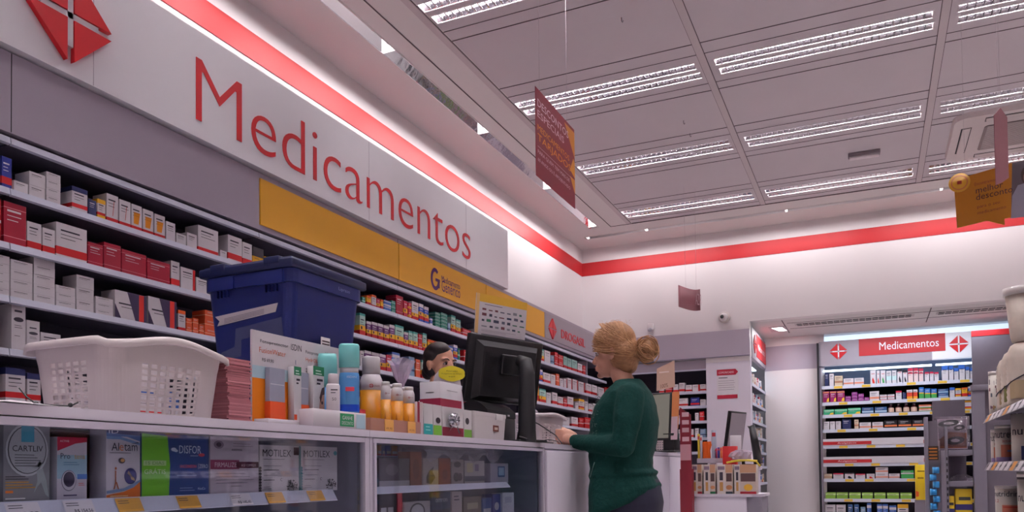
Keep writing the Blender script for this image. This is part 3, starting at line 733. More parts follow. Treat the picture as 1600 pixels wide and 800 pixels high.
# ------------------------------------------------------------------ annex medicine unit
AY = 10.0; AX0, AX1 = -.555, 1.95
t = thing('annex_shelving', 'wide dark shelving unit in the annex under the red Medicamentos header', 'shelving', (.7, AY, 0))
T = Matrix.Translation((-.7, -AY, 0))
M_BLUEB = mat('light_blue_back', (140, 158, 190), .6)
b = MB(); b.box((AX0, AY+.33, 0), (AX1, AY+.35, 1.86), M_DARKBACK, T); b.box((AX0, AY+.33, 1.64), (AX1, AY+.348, 2.3), M_BLUEB, T); b.build('back_panel', t)
b = MB(); b.box((AX0-.022, AY-.06, 0), (AX0, AY+.35, 2.33), M_DKGAP, T); b.box((AX0, AY-.005, 0), (AX0+.018, AY+.33, 2.05), M_GREY, T); b.build('side_panel', t)
pz = [at('y', AY, 1300, q).z for q in (603, 628.5, 648, 671, 696, 724, 748, 779, 815)]
AR = pz
for z in AR:
    b = MB(); b.box((AX0+.02, AY, z-.02), (AX1, AY+.33, z-.004), M_SHELF, T); s = b.build('shelf', t)
    b = MB(); b.box((AX0+.02, AY-.01, z-.038), (AX1, AY, z), mat('bright_price_rail', (214, 214, 228), .3), T)
    rr = random.Random(int(z*1000))
    for i in range(7):
        x = AX0+.2+i*.33+rr.uniform(-.08, .08); b.box((x, AY-.0112, z-.034), (x+.09, AY-.01, z-.006), C((232, 190, 70)), T)
    b.build('price_rail', s)
b = MB(); b.box((AX0+.04, AY+.02, 1.995), (.62, AY+.06, 2.015), M_LED, T); b.box((.66, AY+.02, 1.995), (AX1, AY+.06, 2.015), M_LED, T); b.build('light_strip', t)
b = MB(); b.box((AX0, AY+.1, 2.355), (AX1+.6, AY+.14, 2.425), mat('cove_glow', (255,255,255), .5, emit=(.62, .80, 1.0), estr=.55, noise=0), T); b.build('cove_glow_strip', t)  # strip made oversized, its pale blue emission stands in for the lit cove
b = MB(); b.box((AX0, AY-.03, 2.06), (.62, AY+.05, 2.346), mat('silver_panel', (158,148,158), .5), T); b.box((.622, AY-.03, 2.06), (1.02, AY+.05, 2.346), M_SIGNW, T); b.box((1.022, AY-.03, 2.06), (AX1, AY+.05, 2.346), M_GREY, T)
hd2 = b.build('header', t)
zt0, zt1 = at('y', AY-.03, 1342, 530).z, at('y', AY-.03, 1342, 556.6).z
xr0, xr1 = at('y', AY-.03, 1342, 540).x, at('y', AY-.03, 1477, 535).x
b = MB(); b.box((xr0, AY-.034, zt1), (xr1, AY-.03, zt0), M_STRIPE, T); b.build('red_panel', hd2)
c0 = at('y', AY-.035, 1374, 547); c1 = at('y', AY-.035, 1467, 541)
b = MB(); b.text('Medicamentos', (c0.x-.7, -.0345, c0.z+.0), (1,0,0), (0,0,1), c1.x-c0.x, .088, C((235, 232, 240)), res=3); b.build('lettering', hd2)
for px, py in ((1310, 549), (1498, 537.5)):
    c0 = at('y', AY-.031, px, py); b = MB(); diamond(b, (c0.x-.7, -.0305, c0.z), (1,0,0), (0,0,1), .105, M_REDL, M_SIGNW, th=.004, gap=.08); b.build('diamond_mark', hd2)
def apos(px, z): return Vector((xsolve(AY+.006, z, px), AY+.006, z))
rowsA = [
 [(1289, 1295, 22, 'nv'), (1296, 1303, 20, 'w'), (1304, 1317, 16, 'bg'), (1318, 1334, 11, 'pk'), (1335, 1350, 11, 'pk'), (1360, 1369, 22, 'wc'), (1370, 1375, 21, 'wc'), (1376, 1384, 21, 'wg'), (1385, 1393, 20, 'wt'), (1394, 1401, 20, 'wt'), (1402, 1410, 22, 'wk'), (1411, 1418, 20, 'wk'), (1419, 1427, 22, 'wpp'), (1428, 1435, 22, 'wpp'), (1436, 1443, 21, 'wpp'), (1445, 1452, 15, 'wp'), (1453, 1459, 15, 'wp'), (1460, 1467, 14, 'wp'),
  (1472, 1482, 23, 'wb'), (1483, 1490, 23, 'wb'), (1491, 1498, 19, 'wb'), (1499, 1508, 23, 'wb'), (1509, 1515, 20, 'wb'), (1516, 1522, 18, 'wb')],
 [(1286, 1296, 18, 'mg'), (1297, 1307, 18, 'mg'), (1308, 1320, 18, 'mg'), (1321, 1330, 9, 'pu', 2), (1331, 1340, 15, 'pu', 3), (1341, 1350, 12, 'pu', 2), (1351, 1358, 6, 'pu', 1), (1359, 1374, 15, 'pk'), (1375, 1386, 9, 'wr', 2), (1387, 1398, 9, 'wr', 2), (1400, 1409, 14, 'wp'), (1410, 1416, 11, 'nv', 4), (1417, 1426, 15, 'ro'), (1427, 1434, 15, 'ro'), (1436, 1444, 18, 'gb'), (1445, 1454, 16, 'gb'), (1455, 1464, 15, 'gb'), (1466, 1482, 14, 'db', 2), (1484, 1492, 16, 'wb'), (1493, 1502, 14, 'yw'), (1503, 1512, 15, 'yr'), (1513, 1520, 16, 'byr')],
 [(1287, 1303, 9, 'gy'), (1304, 1324, 9, 'gy'), (1325, 1345, 10, 'gy'), (1347, 1365, 10, 'db'), (1367, 1386, 10, 'db'), (1436, 1455, 11, 'gor', 2), (1456, 1473, 11, 'gor', 2), (1476, 1518, 15, 'yw')],
 [(1287, 1296, 13, 'w'), (1297, 1305, 13, 'w'), (1306, 1314, 13, 'w'), (1316, 1330, 16, 'nv'), (1335, 1342, 15, 'bg'), (1343, 1361, 10, 'pk'), (1363, 1380, 10, 'pk'), (1382, 1402, 12, 'bk'), (1404, 1424, 12, 'bk'), (1426, 1446, 12, 'bk')],
 [(1293, 1302, 8, 'ro'), (1317, 1334, 8, 'db'), (1385, 1394, 9, 'rd')],
 [(1298, 1308, 5, 'wk'), (1340, 1347, 5, 'nv')],
 [(1288, 1300, 8, 'bg'), (1302, 1318, 9, 'wp', 1), (1320, 1335, 10, 'wk', 1), (1337, 1352, 8, 'wp', 1), (1354, 1367, 8, 'wc'), (1368, 1388, 18, 'pk', 2), (1389, 1406, 8, 'pk'), (1408, 1428, 13, 'gw')],
 [(1290, 1306, 10, 'gn'), (1307, 1325, 10, 'gn'), (1327, 1345, 10, 'gn'), (1347, 1364, 10, 'gn'), (1366, 1384, 10, 'gn'), (1386, 1405, 10, 'gn'), (1407, 1425, 10, 'gn')],
 [(1290, 1306, 27, 'w'), (1307, 1322, 27, 'w'), (1325, 1333, 28, 'db'), (1335, 1343, 28, 'db'), (1345, 1353, 24, 'lb'), (1355, 1362, 30, 'bl'), (1371, 1379, 29, 'bl'), (1380, 1388, 29, 'bl'), (1390, 1401, 27, 'bl'), (1403, 1420, 29, 'yw')]]
for k, r in enumerate(rowsA):
    place_row('%s annex shelf' % (['top', 'second', 'third', 'fourth', 'fifth', 'sixth', 'seventh', 'eighth', 'ninth'][k]), r, apos, 0.0, AR[k]-.0035, name='pharmacy_box', depth_=.1)
# promotional strips on the two nearly empty shelves
for k in (4, 5):
    z = AR[k]; x0, x1 = AX0+.022, xsolve(AY, z, 1448)
    t2 = thing('shelf_strip', 'white shelf strip with red panels on the %s annex shelf' % (['', '', '', '', 'fifth', 'sixth'][k]), 'shelf strip', (x0, AY-.012, z))
    b = MB(); b.box((0, -.004, 0), (x1-x0, 0, .075), C(WHITE)); b.build('strip', t2)
    MB().box((1.05, -.005, .005), (x1-x0-.001, -.004, .043), M_STRIPE).build('red_panel', t2)
    b = MB(); b.box((0.002, -.005, .005), (.52, -.004, .043), M_STRIPE); b.text('Analgésicos', (.16, -.0055, .012), (1,0,0), (0,0,1), .2, .022, C((235, 225, 225))); b.build('red_panel', t2)
# small dark bottles with pale labels on the third annex shelf
pb = None
for i, px in enumerate((1389, 1401, 1413, 1425)):
    p = apos(px+3.5, AR[2]-.0035)
    if pb is None:
        b = MB(); b.lathe([(.030, 0), (.032, .004), (.032, .062), (.022, .074), (.013, .08), (.013, .088)], mat('brown_bottle', (90, 30, 34), .25), n=16); pb = b.build('syrup_bottle', None, (p.x, p.y+.04, p.z))
        lb = MB().lathe([(.0325, .01), (.0325, .058)], C((226, 190, 170)), n=16, caps=False).build('label_wrap', pb)
        cp = MB().lathe([(.015, .086), (.015, .104)], mat('clear_grey_cap', (150, 130, 140), .3), n=12).build('cap', pb); o = pb
    else:
        o = pb.copy(); COL.objects.link(o); o.location = (p.x, p.y+.04, p.z)
        for ch in (lb, cp):
            c_ = ch.copy(); COL.objects.link(c_); c_.parent = o
    tag(o, 'dark red bottle with pale label on the third annex shelf, %s of four' % ORD[i], 'bottle', 'dark bottles on the third annex shelf')
# ================================================================== SERVICE COUNTER
CX, CB, CT = -1.38, -1.90, 0.99
Y1 = ysolve(CX, .93, 578); Y2 = ysolve(CX, .93, 851); Y3 = 4.95; Y4 = ysolve(CX, .97, 1071)
M_GLASS = clear('display_glass', (246, 248, 252), .035, .03)
M_CASEIN = mat('case_interior', (126, 128, 146), 0.5)
t = thing('glass_counter', 'white framed glass display counter holding a row of supplement boxes, nearest the camera', 'counter', (CX, 1.0, 0))
def case(t, y0, y1, sides=(True, True)):
    T = Matrix.Translation((-t.location.x, -t.location.y, 0))
    b = MB()
    b.box((CB, y0, CT-.022), (CX, y1, CT), M_WHITEP, T); b.box((CX, y0, CT-.022), (CX+.002, y1, CT-.0212), M_DKGAP, T)
    b.build('top', t)
    b = MB()
    for yy in (y0, y1): 
        s = .014 if yy == y0 else -.014
        lo, hi = sorted((yy, yy+s)); b.box((CX-.02, lo, 0.05), (CX-.001, hi, CT-.022), M_FRAME, T); b.box((CB, lo, .05), (CB+.02, hi, CT-.022), M_FRAME, T)
        lo, hi = sorted((yy+s+.004*(1 if s > 0 else -1), yy+s*2.1)); b.box((CX-.014, lo, 0.06), (CX+.004, hi, CT-.026), M_FRAME, T)
    b.box((CX-.016, y0+.014, CT-.038), (CX+.003, y1-.014, CT-.024), M_FRAME, T)
    b.box((CX-.02, y0, .05), (CX, y1, .12), M_FRAME, T)
    b.build('frame', t)
    MB().box((CX-.008, y0+.028, .13), (CX-.004, y1-.028, CT-.037), M_GLASS, T).build('glass_pane', t)
    MB().box((CB+.02, y0+.015, .1), (CB+.03, y1-.015, CT-.023), M_CASEIN, T).box((CB+.03, y0+.015, .1), (CX-.03, y1-.015, .12), M_CASEIN, T).box((CB+.03, y0+.015, .12), (CX-.03, y0+.022, CT-.023), M_CASEIN, T).box((CB+.03, y1-.022, .12), (CX-.03, y1-.015, CT-.023), M_CASEIN, T).build('interior', t)
    b = MB(); b.box((CB+.01, y0, 0), (CX-.04, y1, .05), M_SHELF, T); b.build('plinth', t)
case(t, .1, Y1-.001)
XSH = CX-.045
zA = at('x', XSH+.03, 20, 784).z
def glass_shelf(t, y0, y1, z, lipw=.032, x1=XSH+.02):
    T = Matrix.Translation((-t.location.x, -t.location.y, 0))
    b = MB(); b.box((CB+.035, y0, z-.012), (x1, y1, z-.004), M_LIP, T); s = b.build('shelf', t)
    b = MB(); b.add([(x1, y0, z), (x1, y1, z), (x1+.018, y1, z-lipw), (x1+.018, y0, z-lipw), (x1-.002, y0, z), (x1-.002, y1, z), (x1+.016, y1, z-lipw), (x1+.016, y0, z-lipw)], [(0,3,2,1), (4,5,6,7), (0,1,5,4), (2,3,7,6), (0,4,7,3), (1,2,6,5)], M_LIP, T)
    b.build('price_rail', s); return s
yA1 = ysolve(XSH+.03, zA, 524)
sA = glass_shelf(t, .14, yA1, zA)
def rail_tag(s, t, px0, px1, col, txt, z=None, w=None):
    z = zA if z is None else z; x1 = XSH+.02
    y0, y1 = ysolve(x1+.01, z-.015, px0), ysolve(x1+.01, z-.015, px1)
    T = Matrix.Translation((-t.location.x, -t.location.y, 0)); b = MB()
    o = Vector((x1+.0192, y0, z-.029)); v = Vector((-.018, 0, .032)).normalized(); u = Vector((0, 1, 0))
    P = [o, o+u*(y1-y0), o+u*(y1-y0)+v*.031, o+v*.031]
    P = [T @ p for p in P]
    b.add([tuple(p) for p in P], [(0, 1, 2, 3)], C(col))
    if txt: b.text(txt, P[0]+u*(y1-y0)*.3+v*.003, u, v, (y1-y0)*.62, .0085, C(INK), thick=.0003); b.text('preço à vista', P[0]+u*(y1-y0)*.06+v*.022, u, v, (y1-y0)*.4, .003, C(INK), thick=.0003) if False else None
    for k in range(2): b.add([tuple(P[0]+u*(y1-y0)*.08+v*(.019+.005*k)+Vector((.0003,0,0))), tuple(P[0]+u*(y1-y0)*(.5)+v*(.019+.005*k)+Vector((.0003,0,0))), tuple(P[0]+u*(y1-y0)*(.5)+v*(.0205+.005*k)+Vector((.0003,0,0))), tuple(P[0]+u*(y1-y0)*.08+v*(.0205+.005*k)+Vector((.0003,0,0)))], [(0,1,2,3)], C(INK))
    return b.build('price_tag', s)
tagY = (206, 150, 56)
for px0, px1, col, txt in ((9, 62, WHITE, '89,90'), (100, 146, WHITE, 'R$ 154,56'), (182, 221, tagY, ''), (277, 311, tagY, ''), (360, 392, WHITE, 'R$ 145,45'), (416, 443, tagY, ''), (481, 505, tagY, '')):
    rail_tag(sA, t, px0, px1, col, txt)
# second case
t2 = thing('glass_counter', 'white framed glass display counter under the monitor, holding shelves of small devices', 'counter', (CX, 2.8, 0))
case(t2, Y1+.001, Y2-.001)
zB = at('x', XSH+.03, 690, 757).z
zB2 = zB-.13
yB1 = ysolve(XSH+.03, zB, 795)
sB = glass_shelf(t2, Y1+.03, yB1, zB, .022)
sB2 = glass_shelf(t2, Y1+.03, yB1+.08, zB2, .022)
# plain cabinets that carry the counter on
def cabinet(y0, y1, label, doors):
    t = thing('counter_cabinet', label, 'cabinet', (CX, (y0+y1)/2, 0)); T = Matrix.Translation((-CX, -(y0+y1)/2, 0))
    MB().box((CB, y0, CT-.024), (CX, y1, CT), M_WHITEP, T).build('top', t)
    MB().box((CB, y0, .05), (CX-.004, y1, CT-.026), M_FRAME, T).box((CB, y0, 0), (CX-.04, y1, .05), M_SHELF, T).build('body', t)
    n = doors
    for i in range(n):
        a, b_ = y0+(y1-y0)*i/n+.004, y0+(y1-y0)*(i+1)/n-.004
        MB().bbox((CX-.004, a, .07), (CX+.010, b_, CT-.034), M_WHITEP, .003, T).build('panel', t)
    return t
cabinet(Y2+.001, Y3, 'plain white counter cabinet that the woman in green leans on', 1)
cabinet(Y3+.25, Y4, 'far white counter cabinet right of the woman in green, under the second screen', 2)

# ------------------------------------------------------------------ boxes behind the glass
def hero(name, label, cat, px0, px1, h, d, X, z, body, draw, yoff=0):
    y0, y1 = ysolve(X, z+.03, px0), ysolve(X, z+.03, px1); w = y1-y0-.002
    b = MB(); b.bbox((-w/2, 0, 0), (w/2, d, h), C(body), .0012, n=1)
    def q(x0, x1, z0, z1, col, k=1): b.add([(x0*w, -.0004*k, z0*h), (x1*w, -.0004*k, z0*h), (x1*w, -.0004*k, z1*h), (x0*w, -.0004*k, z1*h)], [(0, 1, 2, 3)], C(col))
    def tx(s, x, zz, ww, hh, col, k=2): b.text(s, (x*w, -.0004*k, zz*h), (1,0,0), (0,0,1), ww*w if ww else None, hh*h, C(col))
    def poly(pts, col, k=1):
        a = sum(pts[i][0]*pts[(i+1) % len(pts)][1]-pts[(i+1) % len(pts)][0]*pts[i][1] for i in range(len(pts)))
        if a < 0: pts = pts[::-1]
        b.add([(p[0]*w, -.0004*k, p[1]*h) for p in pts], [tuple(range(len(pts)))], C(col))
    def disc(x, zz, rx, rz_, col, k=1, n=24): poly([(x+rx*cos(2*pi*i/n), zz+rz_*sin(2*pi*i/n)) for i in range(n)], col, k)
    def lines(x0, x1, zz, n, dz, col, k=2, th=.008):
        for i in range(n): q(x0, x0+(x1-x0)*(.75+.25*((i*37) % 5)/4), zz-i*dz, zz-i*dz+th, col, k)
    draw(b, q, tx, poly, disc, lines, w, h)
    o = b.build(name, None, (X, (y0+y1)/2, z), pi/2)
    return tag(o, label, cat)
zs = zA-.0035; XB = XSH+.014
def hh(px, py, X=XB): return at('x', X, px, py).z-zs
LG = (196, 192, 200); DG = (74, 70, 84)
def d1(b, q, tx, poly, disc, lines, w, h):
    q(-.5, .5, 0, 1, (128, 128, 134)); disc(0, .68, .46, .34, (176, 178, 184), 2); disc(0, .68, .42, .31, (60, 60, 66), 3); disc(0, .68, .40, .30, (170, 172, 178), 4)
    poly([(-.14, .78), (.14, .78), (.14, 1.0), (-.14, 1.0)], (70, 150, 176), 5); tx('CARTLIV', -.33, .66, .66, .075, (44, 44, 50), 6)
    lines(-.28, .28, .61, 5, .035, (80, 80, 86), 6); lines(-.46, .1, .33, 2, .03, (60, 56, 60), 2, .012); lines(-.46, .2, .26, 3, .035, (190, 140, 60), 2, .014)
    q(-.46, -.3, .13, .16, (226, 120, 40), 2); lines(-.46, .1, .05, 1, .03, (220, 220, 220), 2, .016)
    poly([(.20, .42), (.34, .44), (.42, .28), (.48, .06), (.40, .10), (.30, .26), (.22, .20), (.14, .12), (.22, .28)], (150, 160, 162), 3); disc(.27, .49, .06, .035, (170, 176, 176), 4)
hero('supplement_box', 'grey box reading CARTLIV in a large circle, behind the counter glass', 'box', 4, 78, hh(40, 664)-.0, .05, XB, zs, (120, 120, 126), d1)
hero('cardboard_box', 'plain brown box standing at the back behind the small white and red box', 'box', 80, 163, hh(120, 668), .05, XB-.075, zs, (120, 66, 40), lambda b, q, tx, poly, disc, lines, w, h: (q(.28, .34, .1, .3, (86, 48, 34)), q(-.5, .5, .97, 1, (96, 54, 36))))
def d2(b, q, tx, poly, disc, lines, w, h):
    q(-.5, .5, 0, 1, (196, 190, 202)); q(-.5, .5, .35, .72, (150, 182, 200), 2); poly([(-.5, .78), (.1, .90), (.5, .93), (.5, 1), (-.5, 1)], (176, 26, 60), 3); tx('ACTIVE', -.42, .92, .3, .03, (230, 220, 226), 4)
    tx('Pro', -.40, .66, .32, .085, (34, 36, 60), 4); tx('tena', .06, .66, .36, .065, (206, 160, 70), 4); disc(-.12, .32, .25, .165, (120, 116, 130), 3); disc(-.12, .32, .23, .15, (200, 196, 206), 4); disc(-.12, .34, .19, .12, (40, 34, 60), 5)
    q(.16, .5, .34, .42, (60, 110, 180), 4); lines(-.3, .3, .60, 2, .035, (70, 120, 150), 4); lines(-.3, .3, .08, 1, .035, (60, 50, 90), 4, .02); lines(.2, .44, .27, 2, .03, (210, 80, 60), 4)
hero('supplement_box', 'small crimson-topped white box with dark round picture, beside the CARTLIV box', 'box', 88, 136, hh(110, 683), .04, XB, zs, (190, 186, 198), d2)
def d3(b, q, tx, poly, disc, lines, w, h):
    q(-.5, .5, 0, 1, (204, 198, 208)); q(-.5, .5, .88, 1, (34, 44, 104), 2); poly([(-.5, .88), (.1, .88), (.5, .82), (.5, .90), (-.5, .93)], (80, 110, 170), 3); tx('ID', -.44, .92, .28, .06, (220, 220, 235), 4)
    poly([(-.5, .84), (-.1, .84), (.5, .76), (.5, .80), (-.1, .88), (-.5, .88)], (120, 150, 196), 3)
    tx('Al', -.36, .68, .22, .11, (34, 36, 54), 4); tx('e', -.13, .68, .12, .08, (220, 120, 50), 4); tx('tam', .01, .68, .40, .10, (34, 36, 54), 4); lines(-.42, .42, .645, 1, .02, (90, 86, 100), 4)
    poly([(.2, .78), (.42, .81), (.46, .79), (.36, .79)], (60, 60, 80), 4); disc(-.06, .54, .10, .04, (70, 60, 70), 4); disc(-.04, .545, .06, .025, (200, 150, 90), 5)
    disc(.20, .32, .19, .115, (50, 50, 110), 4); poly([(.10, .36), (.30, .30), (.34, .25), (.22, .27), (.14, .40)], (190, 160, 120), 5)
    q(-.26, -.22, .24, .40, (170, 96, 60), 4); disc(-.24, .43, .03, .02, (170, 96, 60), 5); poly([(-.26, .24), (-.20, .24), (-.14, .14), (-.18, .14), (-.23, .22), (-.27, .14), (-.31, .14)], (170, 96, 60), 5)
    poly([(-.5, .0), (.5, 0), (.5, .24), (.3, .16), (0, .10), (-.5, .06)], (206, 106, 40), 3); poly([(-.5, .12), (0, .15), (.3, .22), (.5, .27), (.5, .24), (.3, .16), (0, .11), (-.5, .08)], (120, 140, 180), 4)
    lines(-.4, .3, .035, 1, .02, (240, 200, 150), 5, .014)
hero('supplement_box', 'white Aletam box with navy top, walking figure and orange foot', 'box', 165, 219, hh(190, 669), .05, XB, zs, (200, 196, 206), d3)
def d4(b, q, tx, poly, disc, lines, w, h):
    q(-.5, .5, 0, 1, (44, 70, 130)); poly([(-.5, 0), (-.12, 0), (-.10, .5), (-.14, .97), (-.5, 1)], (110, 186, 40), 2)
    q(-.48, -.16, .50, .58, (176, 206, 150), 3); tx('15 DIAS', -.45, .515, .26, .05, (100, 160, 50), 4); tx('GRÁTIS', -.47, .37, .30, .09, (200, 226, 180), 4)
    tx('DISFOR', .03, .70, .34, .13, (216, 222, 236), 4); disc(-.05, .76, .04, .03, (216, 222, 236), 4); disc(-.02, .74, .03, .02, (216, 222, 236), 5); lines(.2, .36, .66, 1, .02, (200, 206, 226), 4); tx('ZERO', .34, .46, .14, .065, (210, 216, 230), 4)
    tx('SANCIONADORA', .04, .465, .26, .05, (226, 90, 60), 4); q(.325, .33, .44, .54, (200, 206, 220), 4); lines(.0, .4, .33, 1, .05, (120, 140, 190), 4, .02); lines(.04, .3, .13, 2, .04, (140, 156, 200), 4, .012); tx('NatCo', .32, .10, .12, .04, (220, 226, 240), 4)
    disc(.38, .68, .05, .03, (206, 60, 70), 3)
hero('supplement_box', 'blue DISFOR box with a bright green strip reading 15 DIAS GRÁTIS', 'box', 220.5, 326.5, hh(270, 679), .05, XB, zs, (44, 70, 130), d4)
def d5(b, q, tx, poly, disc, lines, w, h):
    q(-.5, .5, 0, 1, (196, 184, 196)); q(-.5, .08, .44, .60, (150, 58, 96), 2); q(.02, .5, .46, .57, (90, 30, 50), 2); tx('FIRMALIZE', -.42, .475, .44, .08, (226, 206, 216), 4); tx('AGE COMPLEX', .12, .485, .32, .045, (226, 206, 216), 4)
    disc(-.34, .86, .10, .07, (140, 124, 140), 3); disc(-.34, .86, .05, .04, (60, 44, 60), 4); tx('eximia', -.08, .76, .22, .045, (60, 50, 60), 4); lines(-.05, .44, .88, 2, .04, (150, 130, 140), 4); lines(-.4, .4, .36, 4, .055, (110, 96, 110), 4, .008); lines(-.1, .2, .14, 1, .05, (90, 80, 90), 4)
hero('supplement_box', 'pinkish white FIRMALIZE box with a plum band, middle of the counter shelf', 'box', 328, 404, hh(365, 683), .05, XB, zs, (190, 180, 190), d5)
def d6(b, q, tx, poly, disc, lines, w, h, k=0):
    q(-.5, .5, 0, 1, (188, 182, 188)); tx('MOTILEX', -.44, .76, .72, .15, (40, 36, 42), 4)
    q(.36, .5, .80, .97, (70, 30, 40), 3) if not k else disc(.44, .86, .05, .05, (70, 150, 160), 3)
    lines(-.42, .30, .70, 1, .03, (70, 60, 70), 4); lines(-.42, .2, .56, 1, .03, (70, 60, 70), 4); lines(-.42, .1, .47, 1, .03, (50, 40, 50), 4, .014); lines(-.42, .05, .36, 1, .03, (70, 60, 70), 4); lines(-.42, -.05, .26, 1, .03, (70, 60, 70), 4, .014); lines(-.42, -.2, .12, 2, .04, (90, 80, 90), 4)
    tx('C', .0, .24, .05, .06, (40, 36, 42), 4)
    rr = random.Random(5)
    for i in range(46):
        a = rr.uniform(0, 6.28); r = rr.uniform(0, 1)**.6; disc(.30+.15*r*cos(a), .14+.12*r*sin(a), .018, .014, (44, 38, 44), 5, 6)
    for i in range(9): disc(-.50, .04+i*.06, .035, .03, (40, 30, 36) if not k else (60, 140, 150), 4, 10)
hero('supplement_box', 'white MOTILEX box with a maroon corner, beside the FIRMALIZE box', 'box', 405.5, 467, hh(435, 696), .05, XB, zs, (180, 174, 180), d6)
hero('supplement_box', 'white MOTILEX box with a teal edge strip, last on its shelf', 'box', 470, 527, hh(500, 698), .05, XB, zs, (70, 140, 150), lambda *a: d6(*a, k=1))

# second case: upper row and lower row
zs2 = zB-.0035
def h2(px, py, z=None): return at('x', XB-.02, px, py).z-(zs2 if z is None else z)
def simple(body, *ops):
    def f(b, q, tx, poly, disc, lines, w, h):
        q(-.5, .5, 0, 1, body)
        for o in ops: eval(o, dict(q=q, tx=tx, poly=poly, disc=disc, lines=lines))
    return f
X2 = XB-.02
B2 = [(592, 640, 716, (86, 80, 86), 'dark grey device box with white foot', ["q(-.5,.5,0,.22,(190,186,190),2)", "disc(-.1,.6,.2,.2,(120,110,116),3)"]),
      (641, 659, 706, (140, 82, 56), 'narrow brown box', ["disc(0,.5,.3,.3,(110,60,44),2)"]),
      (661, 685, 716, (176, 168, 166), 'cream box with black leaf drawing', ["poly([(-.3,.1),(.0,.05),(.3,.3),(.1,.5),(.2,.7),(-.1,.55),(-.3,.35)],(50,42,50),2)"]),
      (686, 704, 716, (150, 76, 46), 'rust brown box', ["disc(0,.4,.25,.2,(120,60,40),2)"]),
      (705, 724, 718, (170, 160, 160), 'grey box with black rings', ["disc(-.1,.3,.25,.18,(40,36,44),2)", "disc(.2,.3,.2,.16,(60,50,60),3)", "disc(0,.8,.3,.12,(60,50,56),2)"]),
      (726, 757, 720, (176, 170, 172), 'pale wide box with dark lower band', ["q(-.5,.5,.12,.34,(70,74,90),2)", "q(.0,.2,.55,.85,(110,100,130),2)", "q(-.4,-.1,.5,.9,(196,190,150),2)"]),
      (766, 794, 724, (170, 168, 184), 'pale box with blue screen picture', ["q(-.1,.3,.3,.85,(60,90,140),2)", "q(-.05,.25,.38,.78,(150,180,210),3)"])]
for i, (a, b_, py, col, ds, ops) in enumerate(B2):
    hero('device_box', ds + ' on the upper shelf, second glass counter', 'box', a, b_, h2((a+b_)/2, py), .05, X2, zs2, col, simple(col, *ops))
# small yellow and blue boxes stacked on an inner ledge
tL = MB().box((CB+.035, Y1+.03, .915), (X2-.07, ysolve(X2-.07, .92, 640), .919), M_LIP, Matrix.Translation((-CX, -2.8, 0))).build('upper_ledge', t2)
for i, (a, b_, col) in enumerate(((590, 596, (222, 160, 60)), (597, 602, (90, 120, 180)), (603, 611, (50, 80, 160)), (612, 621, (216, 150, 60)), (622, 628, (190, 186, 196)))):
    hero('small_box', '%s small box on the inner ledge of the second glass counter' % ['yellow', 'pale blue', 'deep blue', 'orange', 'white'][i], 'box', a, b_, .036, .03, X2-.1, .9195, col, simple(col, "q(-.4,.4,.2,.45,(230,220,210),2)", "q(-.5,.5,.0,.15,(200,60,50),2)"))
zs3 = zB2-.0035
B3 = [(592, 620, 772, (40, 36, 42), 'black box with small white pills picture', ["q(-.4,-.1,.3,.6,(200,200,205),2)", "q(0,.3,.3,.6,(180,180,186),2)"]),
      (621, 629, 770, (200, 40, 60), 'narrow red box', []),
      (631, 672, 784, (190, 186, 190), 'white box with a dark dial', ["disc(0,.55,.3,.4,(60,60,66),2)", "disc(0,.55,.24,.33,(200,200,206),3)"]),
      (674, 704, 769, (52, 66, 92), 'navy box reading omron', ["tx('omron',-.3,.66,.62,.12,(210,216,226),3)", "q(-.5,.5,0,.4,(60,56,60),2)"]),
      (706, 722, 768, (196, 184, 186), 'beige upright box', ["lines(-.3,.3,.8,2,.12,(70,60,80),2,.05)"]),
      (724, 752, 776, (116, 106, 96), 'olive grey box', ["q(-.3,.3,.4,.7,(180,170,150),2)"]),
      (754, 768, 778, (70, 100, 160), 'blue and white box', ["q(-.4,.4,.1,.4,(200,200,210),2)"]),
      (770, 782, 772, (60, 74, 140), 'dark blue box', ["disc(0,.4,.3,.2,(190,190,200),2)"]),
      (785, 803, 770, (186, 186, 200), 'pale tall box', ["q(-.3,.3,.5,.8,(160,160,180),2)"])]
for i, (a, b_, py, col, ds, ops) in enumerate(B3):
    hero('device_box', ds + ' on the lower shelf, second glass counter', 'box', a, b_, h2((a+b_)/2, py, zs3), .05, X2, zs3, col, simple(col, *ops))
M_FILM = clear('clear_film', (225, 220, 232), .18, .1, .12, .6, 60)
def crumple(name, label, cat, c, r, prof, m=M_FILM, seed=1, rz=0, sy=.6, amp=.25, parent=None, nn=22):
    rr = random.Random(seed); b = MB(); vs = []; fs = []; k = len(prof)
    for j, (rad, z) in enumerate(prof):
        for i in range(nn):
            a = 2*pi*i/nn; q = rad*(1+amp*(rr.random()-.5)*2); vs.append((q*cos(a), q*sin(a)*sy, z*(1+.04*(rr.random()-.5)) if z > 0 else 0))
    for j in range(k-1):
        for i in range(nn):
            i2 = (i+1) % nn; fs.append((j*nn+i, j*nn+i2, (j+1)*nn+i2, (j+1)*nn+i))
    b.add(vs, fs, m)
    o = b.build(name, parent, c, rz)
    if label: tag(o, label, cat)
    return o
yq = ysolve(CX-.03, .95, 730)
b = MB(); rr = random.Random(2); vs = []; nx, nz = 26, 6
for i in range(nx+1):
    for j in range(nz+1):
        vs.append(((rr.random()-.5)*.018, (i/nx-.5)*.62, -.052*j/nz*(1+.3*sin(i*.9)) + 0))
b.add(vs, [(i*(nz+1)+j, (i+1)*(nz+1)+j, (i+1)*(nz+1)+j+1, i*(nz+1)+j+1) for i in range(nx) for j in range(nz)], M_FILM)
o = b.build('hanging_film', t2, (-.03, yq-2.8, CT-.026)); o['label'] = 'crumpled clear film hanging under the counter top'
